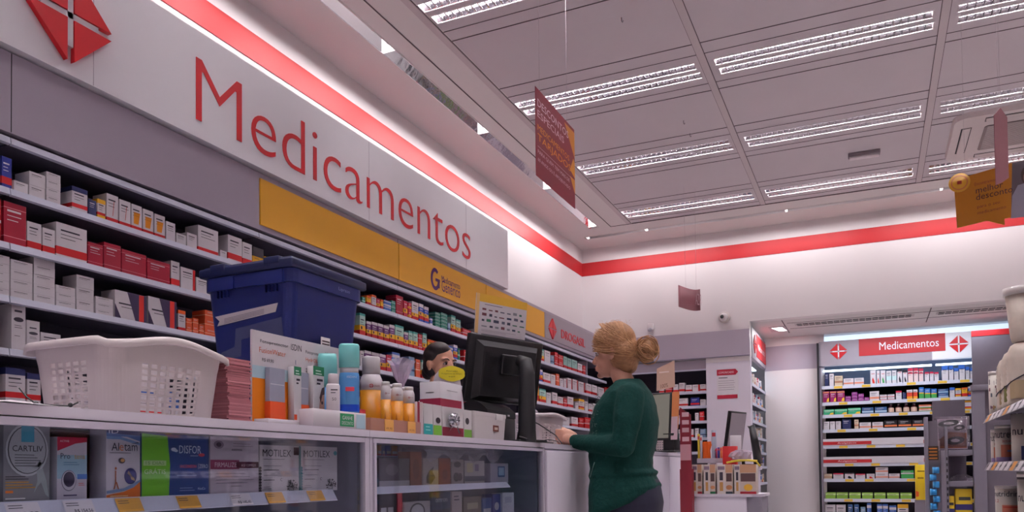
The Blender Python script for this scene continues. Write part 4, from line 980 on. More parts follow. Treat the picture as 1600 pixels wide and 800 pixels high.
# ================================================================== THINGS ON THE COUNTER
def cpos(px, X, z=CT): return Vector((X, ysolve(X, z, px), z))
M_BASK = mat('white_basket_plastic', (206, 194, 196), 0.4, noise=0.02, scale=8)
def rrect(L, W, r, n=7):
    pts = []
    for cx, cy, a0 in ((L/2-r, W/2-r, 0), (-L/2+r, W/2-r, 90), (-L/2+r, -W/2+r, 180), (L/2-r, -W/2+r, 270)):
        for k in range(n+1):
            a = radians(a0+90*k/n); pts.append((cx+r*cos(a), cy+r*sin(a)))
    return pts
def resample(pts, n):
    P = pts+[pts[0]]; L = [0]
    for i in range(len(P)-1): L.append(L[-1]+hypot(P[i+1][0]-P[i][0], P[i+1][1]-P[i][1]))
    out = []; j = 0
    for k in range(n):
        s = L[-1]*k/n
        while L[j+1] < s: j += 1
        f = (s-L[j])/(L[j+1]-L[j]+1e-9); out.append((P[j][0]+(P[j+1][0]-P[j][0])*f, P[j][1]+(P[j+1][1]-P[j][1])*f))
    return out
def basket(label, L, W, Ht, loc, rz, group=None, rows=8, z0=.022, z1=.70, wave=.012):
    """tapered plastic basket with a grid of openings on its four sides and a rolled wavy rim"""
    t = thing('plastic_basket', label, 'basket', loc, rz, group)
    N = 132; top = resample(rrect(L, W, .05), N); bot = resample(rrect(L*.90, W*.87, .045), N)
    per = []
    for k in range(N):
        x, y = top[k]
        straight = (abs(x) < L/2-.066) or (abs(y) < W/2-.066)
        long_ = abs(y) > W/2-.01
        mid = long_ and abs(x) < L*.0
        per.append(straight and not mid)
    zz = [0, z0]
    for r in range(rows):
        a = z0+(z1-z0)*r/rows; zz += [a+(z1-z0)/rows*.34, a+(z1-z0)/rows]
    zz += [.85, 1.0]
    def P(k, f, off=0):
        k %= N; x = bot[k][0]+(top[k][0]-bot[k][0])*f; y = bot[k][1]+(top[k][1]-bot[k][1])*f
        z = Ht*f + (wave*f*cos(2*pi*(x/L)*1.0)*(1 if abs(y) > W/2*.8 else .4) if f > .8 else 0)
        l = hypot(x, y); return (x*(1+off/l), y*(1+off/l), z)
    b = MB(); th = .003
    vs = [P(k, f) for f in zz for k in range(N)] + [P(k, f, -th) for f in zz for k in range(N)]
    M = len(zz)*N; solid = set()
    for j in range(len(zz)-1):
        for k in range(N):
            hole = 2 <= j <= 2*rows+0 and j % 2 == 0 and per[k] and per[(k+1) % N] and k % 3 != 0
            if j < 2: hole = False
            if not hole: solid.add((j, k))
    # holes occupy the taller cells
    fs = []
    for (j, k) in solid:
        a, b2, c2, d2 = j*N+k, j*N+(k+1) % N, (j+1)*N+(k+1) % N, (j+1)*N+k
        fs.append((a, b2, c2, d2)); fs.append((M+a, M+d2, M+c2, M+b2))
        for (nj, nk, e) in ((j-1, k, (a, b2)), (j+1, k, (c2, d2)), (j, (k-1) % N, (d2, a)), (j, (k+1) % N, (b2, c2))):
            if (nj, nk) not in solid and 0 <= nj < len(zz)-1: fs.append((e[1], e[0], M+e[0], M+e[1]))
    b.add(vs, fs, M_BASK, None, False)
    b.prism([P(k, 0)[:2] for k in range(0, N, 3)], 0.0005, .004, M_BASK)
    b.build('body', t)
    r = MB(); K = 66
    pr = [(0, 0), (.012, .003), (.019, -.002), (.020, -.014), (.015, -.016), (.013, -.006), (0, -.006)]
    vs = []; fs = []
    for k in range(K):
        x, y, z = P(k*2, 1.0); l = hypot(x, y)
        for (o_, dz) in pr: vs.append((x*(1+o_/l*1.1), y*(1+o_/l*1.1), z+dz))
    n = len(pr)
    for k in range(K):
        for i in range(n):
            i2 = (i+1) % n; k2 = (k+1) % K; fs.append((k*n+i, k2*n+i, k2*n+i2, k*n+i2))
    r.add(vs, fs, M_BASK, None, True); r.build('rim', t)
    return t
# near basket
XB1 = CX-.055
yc0 = ysolve(XB1, CT+.17, 172); yc1 = ysolve(XB1, CT+.17, 358); zr = at('x', XB1, 172, 516).z
Lb = yc1-yc0; xw = xsolve(yc0, zr, 38)
Wb = XB1-xw
basket('large white plastic basket with grid openings on the near end of the counter', Lb, Wb, zr-CT-.008, ((XB1+xw)/2, (yc0+yc1)/2, CT+.0005), pi/2)
# things inside it, seen through the openings
for i, (dx, dy, w_, h_, st) in enumerate(((-.05, -.07, .09, .05, 'w'), (-.02, .02, .09, .06, 'wr'), (-.03, .07, .07, .07, 'bl'), (.04, -.05, .08, .05, 'nv'), (.03, .04, .07, .05, 'wr'))):
    carton(w_, h_, .05, st, ((XB1+xw)/2+dx-.02, (yc0+yc1)/2+dy, CT+.0055), pi/2, ST[st][0]+' lying inside the large white basket, %s from its near end' % ORD[i], 'boxes inside the white basket')
# papers and cable by the basket
pp = cpos(30, CX-.07)
b = MB(); b.add([(-.07, -.10, .0), (.07, -.10, .0), (.07, .10, 0), (-.07, .10, 0), (-.02, 0, .014), (-.07, -.1, .001)], [(0, 1, 4), (1, 2, 4), (2, 3, 4), (3, 0, 4)], C(WHITE))
tag(b.build('paper_sheet', None, (pp.x, pp.y, CT+.001), .2), 'crumpled white paper sheet lying left of the large white basket', 'paper')
b = MB(); p0 = at('x', CX-.06, 30, 603); p1 = cpos(56, CX-.04); p2 = cpos(110, CX-.012); p3 = cpos(122, CX-.01)
def lp(p, z): return (p.x, p.y, z)
b.tube([lp(p0, CT+.035), lp(cpos(42, CX-.05), CT+.018), lp(p1, CT+.006), lp(cpos(85, CX-.02), CT+.004), lp(p2, CT+.004), lp(p3, CT+.012)], .0016, M_BLACK, 6)
b.sphere(lp(p1, CT+.006), .005, M_BLACK); b.sphere(lp(p2, CT+.006), .0045, M_BLACK)
tag(b.build('cable', None), 'thin black cable with knots lying in front of the large white basket', 'cable')

# ------------------------------------------------------------------ blue totes
M_TOTE = mat('blue_tote_plastic', (22, 33, 96), 0.42, noise=0.1, scale=14, bump=0.05)
M_TOTED = mat('navy_tote_lid', (18, 26, 66), 0.4, noise=0.1, scale=14)
M_TAPE = mat('clear_tape', (110, 116, 160), 0.25, alpha=.45)
def tote(label, x0, x1, y0, y1, z0, z1, tape=True, lidm=None):
    cx, cyy = (x0+x1)/2, (y0+y1)/2; L, W, Hh = y1-y0, x1-x0, z1-z0
    t = thing('storage_tote', label, 'storage box', (cx, cyy, z0))
    b = MB(); tp = .86; n = 5
    top = rrect(W*.97, L*.97, .03, n); bt = rrect(W*.97*tp, L*.97*(tp+.05), .03, n); N = len(top)
    vs = [(p[0], p[1], 0) for p in bt]+[(p[0], p[1], Hh-.05) for p in top]
    b.add(vs, [tuple(range(N))[::-1]]+[(i, (i+1) % N, N+(i+1) % N, N+i) for i in range(N)], M_TOTE)
    # flange under the lid with ribs
    fl = rrect(W, L, .03, n); vs = [(p[0], p[1], Hh-.075) for p in fl]+[(p[0], p[1], Hh-.035) for p in fl]
    b.add(vs, [tuple(range(N))[::-1], tuple(range(N, 2*N))]+[(i, (i+1) % N, N+(i+1) % N, N+i) for i in range(N)], M_TOTE)
    for s in (-1, 1):
        for k in range(4):
            x = s*W*.27+(k-1.5)*.014; b.box((x-.0015, -L/2+.0, Hh-.1), (x+.0015, -L/2+.02, Hh-.075), M_TOTE); b.box((x-.0015, L/2-.02, Hh-.1), (x+.0015, L/2, Hh-.075), M_TOTE)
        b.box((s*W*.27-.05, -L/2-.006, Hh-.078), (s*W*.27+.05, -L/2+.01, Hh-.04), M_TOTE)
    b.build('body', t)
    l = MB(); l.bbox((-W/2-.008, -L/2-.008, Hh-.034), (W/2+.008, L/2+.008, Hh-.006), M_TOTED, .006); l.bbox((-W/2+.004, -L/2+.004, Hh-.008), (W/2-.004, L/2-.004, Hh), M_TOTED, .003)
    for k in (-1, 1): l.bbox((-.03+k*W*.3, -L/2-.010, Hh-.02), (.03+k*W*.3, -L/2+.02, Hh+.002), M_TOTED, .003)
    l.build('lid', t)
    if tape:
        def onface(u, zz):   # near short face, follows its slope
            f = zz/(Hh-.05); return (u, -(L*.97*(tp+.05)/2+(L*.97/2-L*.97*(tp+.05)/2)*f)-.0012, zz)
        b = MB(); hw = W*.5
        P = [onface(-hw*.72, .128), onface(hw*.60, .152), onface(hw*.66, .178), onface(-hw*.76, .158), onface(-hw*.66, .143)]
        b.add([P[0], P[1], P[2], P[3], P[4]], [(0, 1, 2, 3, 4)], C((196, 186, 192)))
        for k in range(4):
            a = onface(-hw*.55, .147-.004*k); a2 = onface(hw*.35, .163-.004*k); b.add([(a[0], a[1]-.0004, a[2]), (a2[0], a2[1]-.0004, a2[2]), (a2[0], a2[1]-.0004, a2[2]+.0012), (a[0], a[1]-.0004, a[2]+.0012)], [(0,1,2,3)], C((110, 100, 120)))
        b.build('paper_label', t)
        b = MB()
        b.add([onface(-hw*.3, .115), onface(hw*.72, .135), onface(hw*.76, .04), onface(hw*.05, .035), onface(hw*.05, .085), onface(-hw*.18, .08), onface(-hw*.2, .03), onface(-hw*.68, .02), onface(-hw*.66, .045), onface(-hw*.34, .06)], [tuple(range(10))], M_TAPE)
        b.build('clear_tape', t)
        b = MB(); b.text('Lipraso', (W/2+.0006, L*.12, Hh-.062), (0,1,0), (0,0,1), .06, .014, C((150, 160, 200))); b.build('lettering', t)
    return t
TX = -1.545
ty0 = ysolve(TX, 1.45, 456); ty1 = ysolve(TX, 1.45, 571)-.01; ztop = at('x', TX, 456, 398).z
tx0 = xsolve(ty0, ztop, 316)
zm = CT+.20
tote('lidded blue storage tote with paper label and clear tape, stacked on top', tx0, TX, ty0, ty1, zm+.003, ztop)
tote('lower blue storage tote on the counter beneath the taped one', tx0+.01, TX-.01, ty0+.01, ty1-.01, CT+.0005, zm, tape=False)
# pink paper stack
p0 = cpos(357, TX+.09); p1 = cpos(394, TX+.09)
b = MB(); rr = random.Random(4); z = 0; w_ = p1.y-p0.y
zt_ = at('x', TX+.09, 370, 563).z-CT
while z < zt_:
    j = rr.uniform(-.003, .003); k = .012*sin(z*30); dz = rr.uniform(.0025, .005); b.box((-.06+j, -w_/2+k*.4+j, z), (.0+j*.6, w_/2+j, z+dz), C((176, 110, 118)) if rr.random() < .8 else C((196, 130, 136))); z += dz+.0004
tag(b.build('paper_stack', None, (TX+.085, (p0.y+p1.y)/2, CT+.0005)), 'tall stack of pink paper forms beside the blue totes', 'paper stack')

# ------------------------------------------------------------------ sunscreen display
XD = CX-.115
d0 = cpos(394, XD); d1_ = cpos(530, XD); dz0 = at('x', XD, 400, 516).z-CT; wD = d1_.y-d0.y
t = thing('counter_display', 'white and orange cardboard sunscreen display reading Fotoprotector ISDIN', 'display', (XD, (d0.y+d1_.y)/2, CT+.0005), pi/2)
M_CARD = C((206, 198, 204)); M_ORC = C((222, 122, 20))
b = MB(); b.box((-wD/2, 0, 0), (wD/2, .006, dz0), M_CARD)
def dq(b, x0, x1, z0, z1, col, k=1): b.add([(x0*wD, -.0004*k, z0*dz0), (x1*wD, -.0004*k, z0*dz0), (x1*wD, -.0004*k, z1*dz0), (x0*wD, -.0004*k, z1*dz0)], [(0,1,2,3)], C(col))
dq(b, -.5, .16, 0, .50, (222, 122, 20)); dq(b, -.5, -.02, .50, .63, (170, 196, 210), 2)
b.text('Fotoprotector', (-.42*wD, -.0008, .87*dz0), (1,0,0), (0,0,1), .30*wD, .045*dz0, C(INK)); b.text('ISDIN', (-.09*wD, -.0008, .865*dz0), (1,0,0), (0,0,1), .12*wD, .07*dz0, C(INK)); b.text('FusionWater', (-.43*wD, -.0008, .775*dz0), (1,0,0), (0,0,1), .28*wD, .055*dz0, C((206, 96, 60)))
b.text('Fotoprotector', (.08*wD, -.0008, .85*dz0), (1,0,0), (0,0,1), .22*wD, .045*dz0, C(INK)); b.text('ISDIN', (.32*wD, -.0008, .85*dz0), (1,0,0), (0,0,1), .12*wD, .07*dz0, C(INK)); b.text('HydrOLotion', (.08*wD, -.0008, .76*dz0), (1,0,0), (0,0,1), .24*wD, .055*dz0, C((206, 96, 60)))
b.text('R$ 69,90', (-.4*wD, -.0008, .68*dz0), (1,0,0), (0,0,1), .12*wD, .04*dz0, C(INK)); b.text('Imagem', (-.04*wD, -.0008, .69*dz0), (1,.2,0), (0,0,1), .2*wD, .07*dz0, C((50, 70, 140)))
for i in range(3): dq(b, .08, .42-.05*i, .68-.03*i, .69-.03*i, (120, 110, 120), 2)
b.add([(.0*wD+.014*cos(a*pi/8), -.0012, .58*dz0+.014*sin(a*pi/8)) for a in range(16)], [tuple(range(16))], C((206, 190, 60)))
b.build('back_board', t)
for k, xx in enumerate((-.30, -.03)):
    p = t; b = MB(); ww = .16*wD
    b.box((xx*wD-ww/2, -.022, .017), (xx*wD+ww/2, -.002, .26*dz0), C((220, 84, 40))); b.build('orange_holder', t)
    b = MB(); b.box((xx*wD-ww/2, -.020, .262*dz0), (xx*wD+ww/2, -.004, .62*dz0), C((150, 152, 170))); b.box((xx*wD-ww/2+.003, -.0204, .44*dz0), (xx*wD+ww/2-.003, -.020, .45*dz0), C((190, 190, 200)))
    b.build('blister_pack', t)
b = MB(); e0 = -wD/2+.005; b.bbox((e0, -.05, 0), (e0+.64*wD, -.001, .017), M_CARD, .001, n=1)
b.text('ISDIN', (e0+.50*wD, -.0505, .004), (1,0,0), (0,0,1), .03, .008, C(INK)); b.build('tray', t)
# two sunscreen cartons leaning in the display
def sun(px0, px1, pyt, X, label, face):
    h = at('x', X, (px0+px1)/2, pyt).z-CT-.02
    def dr(b, q, tx, poly, disc, lines, w, h):
        q(-.5, .5, 0, 1, (204, 200, 204)); q(-.5, .5, .84, 1, (40, 120, 84), 2); lines(-.3, .3, .91, 2, .05, (200, 220, 210), 3, .02); q(-.2, .3, .74, .78, INK, 3); q(-.2, .1, .68, .71, INK, 3)
        q(-.5, -.1, .02, .12, (220, 80, 40), 2)
        if face:
            poly([(-.05, .0), (.5, .0), (.5, .62), (.35, .62), (.1, .5), (.0, .3)], (176, 136, 120), 3); poly([(.0, .45), (.2, .62), (.5, .66), (.5, .52), (.25, .5), (.1, .35)], (60, 40, 40), 4); disc(.22, .36, .08, .03, (50, 36, 40), 5); q(.3, .42, .15, .17, (150, 70, 76), 5)
    return hero('sunscreen_box', label, 'box', px0, px1, h, .022, X, CT+.0181, (206, 200, 204), dr)
sun(459, 471, 572, XD+.026, 'narrow white sunscreen box with green top between the two grey blister packs', False)
sun(489, 508, 572, XD+.026, 'white sunscreen box with green top and a face on it, right of the blister packs', True)
# promo tray and bottles
X4 = CX-.012
def tray(px0, px1, pyt, X, d, label, txt):
    p0, p1 = cpos(px0, X), cpos(px1, X); h = at('x', X, px0, pyt).z-CT; w = p1.y-p0.y
    t = thing('promo_tray', label, 'display tray', (X, (p0.y+p1.y)/2, CT+.0005), pi/2)
    MB().bbox((-w/2, 0, 0), (w/2, d, h), M_CARD, .001, n=1).build('tray_body', t)
    b = MB(); b.box((-.02*w, -.0006, .12*h), (.25*w, 0, .88*h), C((40, 140, 90))); b.text('GANHE', (.02*w, -.001, .52*h), (1,0,0), (0,0,1), .2*w, .22*h, C(WHITE)); b.text('DESCONTO', (.01*w, -.001, .22*h), (1,0,0), (0,0,1), .22*w, .2*h, C(WHITE)); b.box((.30*w, -.0004, .05*h), (.48*w, 0, .9*h), C((170, 196, 210))); b.build('green_label', t)
    return t, h
t5, hT = tray(490, 572, 638, X4, .050, 'low white tray with a green promotion label under the blue bottles', 'x')
M_BLUEB2 = mat('blue_bottle', (70, 130, 190), 0.25, alpha=.92); M_TCAP = mat('teal_cap', (120, 196, 196), 0.35)
def bottle(name, label, px0, px1, pyb_z, pyt, X, prof, parts, n=20, sy=.6):
    """prof: list of part tuples (partname, profile as fractions of radius/height, material)"""
    pc = (px0+px1)/2; y = ysolve(X, CT+.05, pc); D = depth((X, y, CT)); r = (px1-px0)*D/FPX/2
    ztop = at('x', X, pc, pyt).z; h = ztop-pyb_z
    t = thing(name, label, 'bottle', (X, y, pyb_z), radians(34))
    for (pn, pr, m) in parts:
        MB().lathe([(a*r, z*h) for a, z in pr], m, n=n, sy=sy).build(pn, t)
    return t, r, h
zt5 = CT+hT+.001
tb, r, h = bottle('spray_bottle', 'blue sun spray bottle with a large teal cap, foremost on the white tray', 530, 562, zt5, 538, X4-.03, None,
  [('body', [(.9, 0), (.98, .02), (.98, .5), (.94, .57), (.8, .60)], mat('blue_bottle_body', (84, 140, 196), .25)), ('collar', [(.9, .58), (.9, .66)], C(WHITE)), ('cap', [(1, .655), (1, .97), (.9, 1.0)], M_TCAP)])
b = MB(); b.add([(-.35*r, -.615*r, .31*h), (.5*r, -.615*r, .31*h), (.5*r, -.615*r, .37*h), (-.35*r, -.615*r, .37*h)], [(0,1,2,3)], C((200, 60, 80))); b.text('ISDIN', (-.2*r, -.62*r, .50*h), (1,0,0), (0,0,1), .9*r, .03*h, C((190, 206, 226))); b.build('label_print', tb); MB().lathe([(.985*r, .02*h), (.985*r, .12*h)], mat('blue_liquid', (30, 70, 180), .3), n=20, sy=.6, caps=False).build('liquid', tb)
bottle('spray_bottle', 'tall bottle with a teal cap standing behind the white lotion bottle', 497, 527, CT+.0005, 553, X4-.078, None, [('body', [(.95, 0), (1, .02), (1, .55)], mat('blue_bottle_body', (84, 140, 196), .25)), ('cap', [(1, .555), (1, .92), (.9, 1.0)], M_TCAP)])
tb, r, h = bottle('lotion_bottle', 'white lotion bottle with 50 on its front beside the blue spray bottle', 510, 531, zt5, 584, X4-.034, None, [('body', [(.95, 0), (1, .02), (1, .68), (.85, .73)], C(WHITE)), ('cap', [(.78, .73), (.70, .98), (.6, 1.0)], C(WHITE))])
b = MB(); b.text('50', (-.1*r, -.62*r, .28*h), (1,0,0), (0,0,1), .6*r, .08*h, C(INK)); b.box((-.3*r, -.62*r, .55*h), (.7*r, -.615*r, .58*h), C(INK)); b.box((-.3*r, -.62*r, .48*h), (.4*r, -.615*r, .5*h), C(INK)); b.build('label_print', tb)
# red box behind, white box behind display
hero('card_box', 'small dark red box between the blue spray bottle and the large orange bottle', 'box', 562, 572, .07, .02, X4-.062, CT+.0005, (170, 30, 40), lambda *a: None)
hero('card_box', 'plain cream white box standing behind the sunscreen display', 'box', 505, 540, at('x', XD-.03, 520, 545).z-CT, .02, XD-.03, CT+.0005, (204, 196, 196), simple((204, 196, 196), "lines(-.4,.3,.92,2,.06,(120,110,110),2,.012)"))
hero('barcode_card', 'white card with barcode stripes leaning on the blue tote', 'card', 502, 517, at('x', XD-.055, 510, 528).z-CT, .002, XD-.055, CT+.0005, (204, 196, 200), lambda b, q, tx, poly, disc, lines, w, h: [q(-.4, .4, .86+.03*i, .875+.03*i, (90, 70, 76)) for i in range(4)])

# orange supplement bottles
M_OR = mat('amber_plastic', (206, 134, 28), 0.3); M_WCAP = mat('white_cap_plastic', (212, 206, 210), 0.35)
def omega(px0, px1, pyt, X, label, big=False):
    tb, r, h = bottle('supplement_bottle', label, px0, px1, CT+.0005, pyt, X, None,
        [('body', [(.94, 0), (1, .02), (1, .56 if big else .66)], M_OR), ('label_wrap', [(1.01, .56 if big else .66), (1.01, .68 if big else .86), (.8, .76 if big else .93), (.72, .77 if big else .94)], M_WCAP), ('cap', [(.80, .77 if big else .94), (.80, .98 if big else 1.0), (.74, 1.0 if big else 1.02)], M_WCAP)], sy=.85)
    b = MB(); k = r*.9
    diamond(b, (0, -.87*r, (.61 if big else .78)*h), (1,0,0), (0,0,1), r*.24, C((150, 30, 40)), None, th=.0003, gap=.12)
    b.text('DROGASIL', (r*.05, -.88*r, (.60 if big else .77)*h), (1,0,0), (0,0,1), r*.7, .018*h, C((120, 30, 50)))
    if not big:
        b.add([(-r*.4, -.82*r-.001, .18*h), (r*.1, -.88*r, .18*h), (-r*.15, -.88*r, .42*h)], [(0,1,2)], C((176, 104, 20)))
    b.build('label_print', tb)
    return tb
omega(563, 598, 558, X4-.105, 'large amber supplement bottle with white cap behind the small ones', True)
omega(595, 611, 598, X4-.045, 'small amber supplement bottle, leftmost of the front three')
omega(611.5, 630, 601, X4-.045, 'small amber supplement bottle, middle of the front three')
omega(630.5, 648, 606, X4-.045, 'small amber supplement bottle, rightmost of the front three')
for i, (a, b_, py) in enumerate(((598, 622, 606), (623, 640, 610))):
    omega(a, b_, py-3, X4-.094, 'white capped supplement bottle in the back row, %s of two' % ['left', 'right'][i])
# acrylic rack in front
p0, p1 = cpos(577, X4), cpos(655, X4); w = p1.y-p0.y; hA = at('x', X4, 600, 655).z-CT
M_ACR = mat('pinkish_acrylic', (200, 150, 140), 0.1, alpha=.6)
t = thing('acrylic_rack', 'clear pinkish acrylic rack holding the amber bottles', 'rack', (X4, (p0.y+p1.y)/2, CT+.0005), pi/2)
MB().box((-w/2, -.006, 0), (w/2, -.003, hA), M_ACR).box((-w/2, -.003, 0), (-w/2+.003, .012, hA), M_ACR).box((w/2-.003, -.003, 0), (w/2, .012, hA), M_ACR).build('front_wall', t)
for xx, ww in ((-.16, .17), (.30, .16)):
    b = MB(); b.box(((xx-ww/2)*w, -.0075, .0), ((xx+ww/2)*w, -.006, hA*.98), C((226, 166, 90))); b.text('49,90', ((xx-ww/2+.02)*w, -.0079, hA*.12), (1,0,0), (0,0,1), ww*w*.7, hA*.22, C((150, 90, 40))); b.build('price_tag', t)

# boxes right of the bottles
X5 = CX-.03
def cy_hero(name, label, a, b_, pyt, X, d, col, dr, z=CT+.0005): return hero(name, label, 'box', a, b_, at('x', X, (a+b_)/2, pyt).z-z, d, X, z, col, dr)
cy_hero('gift_box', 'white box with a dark red edge right of the amber bottles', 652, 661, 628, X5, .05, (196, 178, 184), simple((196, 178, 184), "q(-.5,-.1,0,1,(150,36,56),2)"))
cy_hero('gift_box', 'white box with a teal lower half, leftmost of the bow group', 662, 676, 631, X5, .06, (208, 202, 206), simple((208, 202, 206), "q(-.5,.5,0,.36,(40,160,160),2)", "lines(-.3,.3,.25,2,.1,(160,220,220),3,.03)"))
cy_hero('gift_box', 'white box with a lime green lower half and dark bud picture', 677, 690, 633, X5, .06, (208, 202, 206), simple((208, 202, 206), "q(-.5,.5,0,.34,(120,180,60),2)", "disc(.05,.5,.3,.1,(50,40,50),3)"))
cy_hero('gift_box', 'white box with a dark red lower part behind the silver bow', 691, 724, 637, X5, .06, (208, 202, 206), simple((208, 202, 206), "q(-.5,.5,0,.32,(130,24,50),2)", "q(-.35,.3,.6,.605,(180,170,176),3)"))
cy_hero('gift_box', 'white box with a small green corner, right of the silver bow', 725, 737, 641, X5, .06, (208, 202, 206), simple((208, 202, 206), "q(-.5,.5,0,.3,(110,160,60),2)", "disc(-.1,.6,.25,.12,(50,40,50),3)"))
# big white box with magenta base on top of the row
hb5 = at('x', X5-.075, 690, 640).z; zt6 = CT+.0005
xT = X5-.066
y0, y1 = ysolve(xT, 1.1, 688), ysolve(xT, 1.1, 721); zT = at('x', xT, 690, 596).z
b = MB(); w = y1-y0; dd = xT-xsolve(y0, 1.1, 656)
b.bbox((-w/2, 0, 0), (w/2, dd, zT-CT), C((206, 200, 206)), .001, n=1); hh_ = zT-CT
b.box((-w/2-.0006, -.0006, .0), (w/2+.0006, dd+.0006, hh_*.70), C((150, 36, 66)))
b.box((-w*.2, -.001, hh_*.85), (w*.3, -.0006, hh_*.86), C(GREYT)); b.add([(-w/2-.001, dd*.3, hh_*.8), (-w/2-.001, dd*.7, hh_*.8), (-w/2-.001, dd*.7, hh_*.812), (-w/2-.001, dd*.3, hh_*.812)], [(0, 3, 2, 1), (0, 1, 2, 3)], C(GREYT))
tag(b.build('carton_box', None, (xT, (y0+y1)/2, CT+.0005), pi/2), 'large white carton with a magenta lower half behind the bow group', 'box')
# silver bow
pb_ = cpos(712, CX-.006); M_SIL = mat('silver_ribbon', (200, 200, 208), 0.15, metal=.9)
b = MB(); rr = random.Random(9)
for k in range(11):
    a = 2*pi*k/11; c0 = Vector((0, .026*cos(a), .026*sin(a))); u = Vector((0, cos(a), sin(a)))
    vs = []
    for i in range(9):
        s = i/8; loop = u*(.028*sin(pi*s))+Vector((.014*sin(2*pi*s), 0, 0)); vs += [tuple(loop+Vector((0, -sin(a), cos(a)))*.004), tuple(loop-Vector((0, -sin(a), cos(a)))*.004)]
    b.add(vs, [(2*i, 2*i+1, 2*i+3, 2*i+2) for i in range(8)], M_SIL)
b.sphere((.006, 0, 0), .008, M_SIL)
bw = b.build('ribbon_bow', None, (CX-.012, pb_.y, at('x', CX-.01, 712, 657).z)); tag(bw, 'shiny silver ribbon bow on the boxes beside the white tub', 'bow')
b = MB()
for (dy, dz) in ((-.045, -.042), (.036, -.046)):
    vs = []
    for i in range(7):
        s = i/6; p = Vector((.004, dy*s, dz*s+.004*sin(6*s))); vs += [tuple(p+Vector((0, .003, .002))), tuple(p-Vector((0, .003, .002)))]
    b.add(vs, [(2*i, 2*i+1, 2*i+3, 2*i+2) for i in range(6)], M_SIL)
b.build('ribbon_tail', bw)
# white tub
X6 = CX-.02; p0, p1 = cpos(741, X6), cpos(793, X6); w = p1.y-p0.y; hT = at('x', X6, 765, 645).z-CT
t = thing('storage_tub', 'white plastic tub with clip lid and small square label, left of the printer', 'tub', (X6-.07, (p0.y+p1.y)/2, CT+.0005), pi/2)
b = MB(); b.prism(rrect(w*.92, .125, .012, 4), 0, hT*.86, C((204, 196, 198)), taper=1.07); b.build('body', t)
b = MB(); b.prism(rrect(w*1.0, .136, .012, 4), hT*.86, hT, C((208, 200, 202))); b.build('lid', t)
MB().bbox((w*.14, -.073, hT*.76), (w*.34, -.066, hT*.98), C((212, 206, 208)), .001).build('clip', t)
MB().box((w*.08, -.0672, hT*.32), (w*.24, -.0655, hT*.55), C((110, 50, 40))).box((w*.11, -.0676, hT*.38), (w*.21, -.0672, hT*.48), C((200, 180, 170))).build('square_label', t)

# ------------------------------------------------------------------ monitor seen from behind
e = Vector((.34, .94, 0)).normalized(); nb = Vector((e.y, -e.x, 0))
TL = at('x', -1.61, 729, 513); W_ = .472; Hm = .300
mc = TL + e*(W_/2); 
t = thing('monitor', 'black flat screen monitor seen from behind on the counter', 'monitor', (mc.x+nb.x*.09, mc.y+nb.y*.09, CT+.0005), atan2(e.y, e.x))
# local frame: x along the screen, -y towards the customer
zt = TL.z-CT; til = radians(9)
Tm = Matrix.Translation((0, .075, zt-.02)) @ Matrix.Rotation(til, 4, 'X') 
b = MB(); b.bbox((-W_/2, -.012, -Hm), (W_/2, .012, 0), M_BLACK, .005, Tm); b.build('screen_bezel', t)
b = MB(); b.add([(-W_*.36, -.035, -.05), (W_*.36, -.035, -.05), (W_*.36, -.035, -Hm+.03), (-W_*.36, -.035, -Hm+.03), (-W_*.42, -.012, -.025), (W_*.42, -.012, -.025), (W_*.42, -.012, -Hm+.012), (-W_*.42, -.012, -Hm+.012)],
  [(3,2,1,0), (0,1,5,4), (1,2,6,5), (2,3,7,6), (3,0,4,7)], M_BLACKM, Tm)
for i in range(18): b.box((-W_*.34, -.0362, -.075-i*.009), (-W_*.20, -.035, -.072-i*.009), M_BLACK, Tm)
b.build('back_shell', t)
MB().bbox((-.06, -.05, -.165), (.06, -.034, -.075), M_BLACK, .006, Tm).build('mount_plate', t)
b = MB(); b.tube([(.0, -.0, zt-.13), (.004, -.035, zt-.14), (.008, -.04, zt-.20), (.010, -.035, .05), (.010, -.03, .006)], [.026, .032, .036, .040, .046], M_BLACKM, 12); b.build('stand_column', t)
MB().bbox((-.06, -.06, 0), (.12, .03, .012), M_BLACK, .005).build('base', t)
MB().add([(-W_*.48, .0128, -.012), (W_*.48, .0128, -.012), (W_*.48, .0128, -Hm+.014), (-W_*.48, .0128, -Hm+.014)], [(0, 1, 2, 3)], mat('screen_glow', (30, 40, 60), .2, emit=(.3, .4, .6), estr=.6), Tm).build('screen', t)
# card standing on the monitor
cw = .325; chh = .175
c = thing('promo_card', 'printed card with a yellow heading and rows of logos standing on the monitor', 'card', TL + e*(.045+cw/2) + Vector((0, 0, -.012)), atan2(e.y, e.x))
Tc = Matrix.Rotation(radians(6), 4, 'X')
b = MB(); b.box((-cw/2, -.0015, 0), (cw/2, .0015, chh), C((206, 198, 206)), Tc)
def cq(x0, x1, z0, z1, col, k=1): b.add([(x0*cw, -.0015-.0004*k, z0*chh), (x1*cw, -.0015-.0004*k, z0*chh), (x1*cw, -.0015-.0004*k, z1*chh), (x0*cw, -.0015-.0004*k, z1*chh)], [(0,1,2,3)], C(col), Tc)
cq(-.5, .5, .80, 1, (222, 172, 60)); cq(-.5, -.44, 0, 1, (222, 180, 120), 2)
b.text('Planos de saúde', (-.34*cw, -.0025, .89*chh), (1,0,0), (0,0,1), .34*cw, .05*chh, C((110, 60, 30))) ; b.text('e convênios', (-.34*cw, -.0025, .82*chh), (1,0,0), (0,0,1), .24*cw, .045*chh, C((110, 60, 30)))
cq(-.34, .0, .74, .755, (100, 90, 120), 2)
rr = random.Random(11)
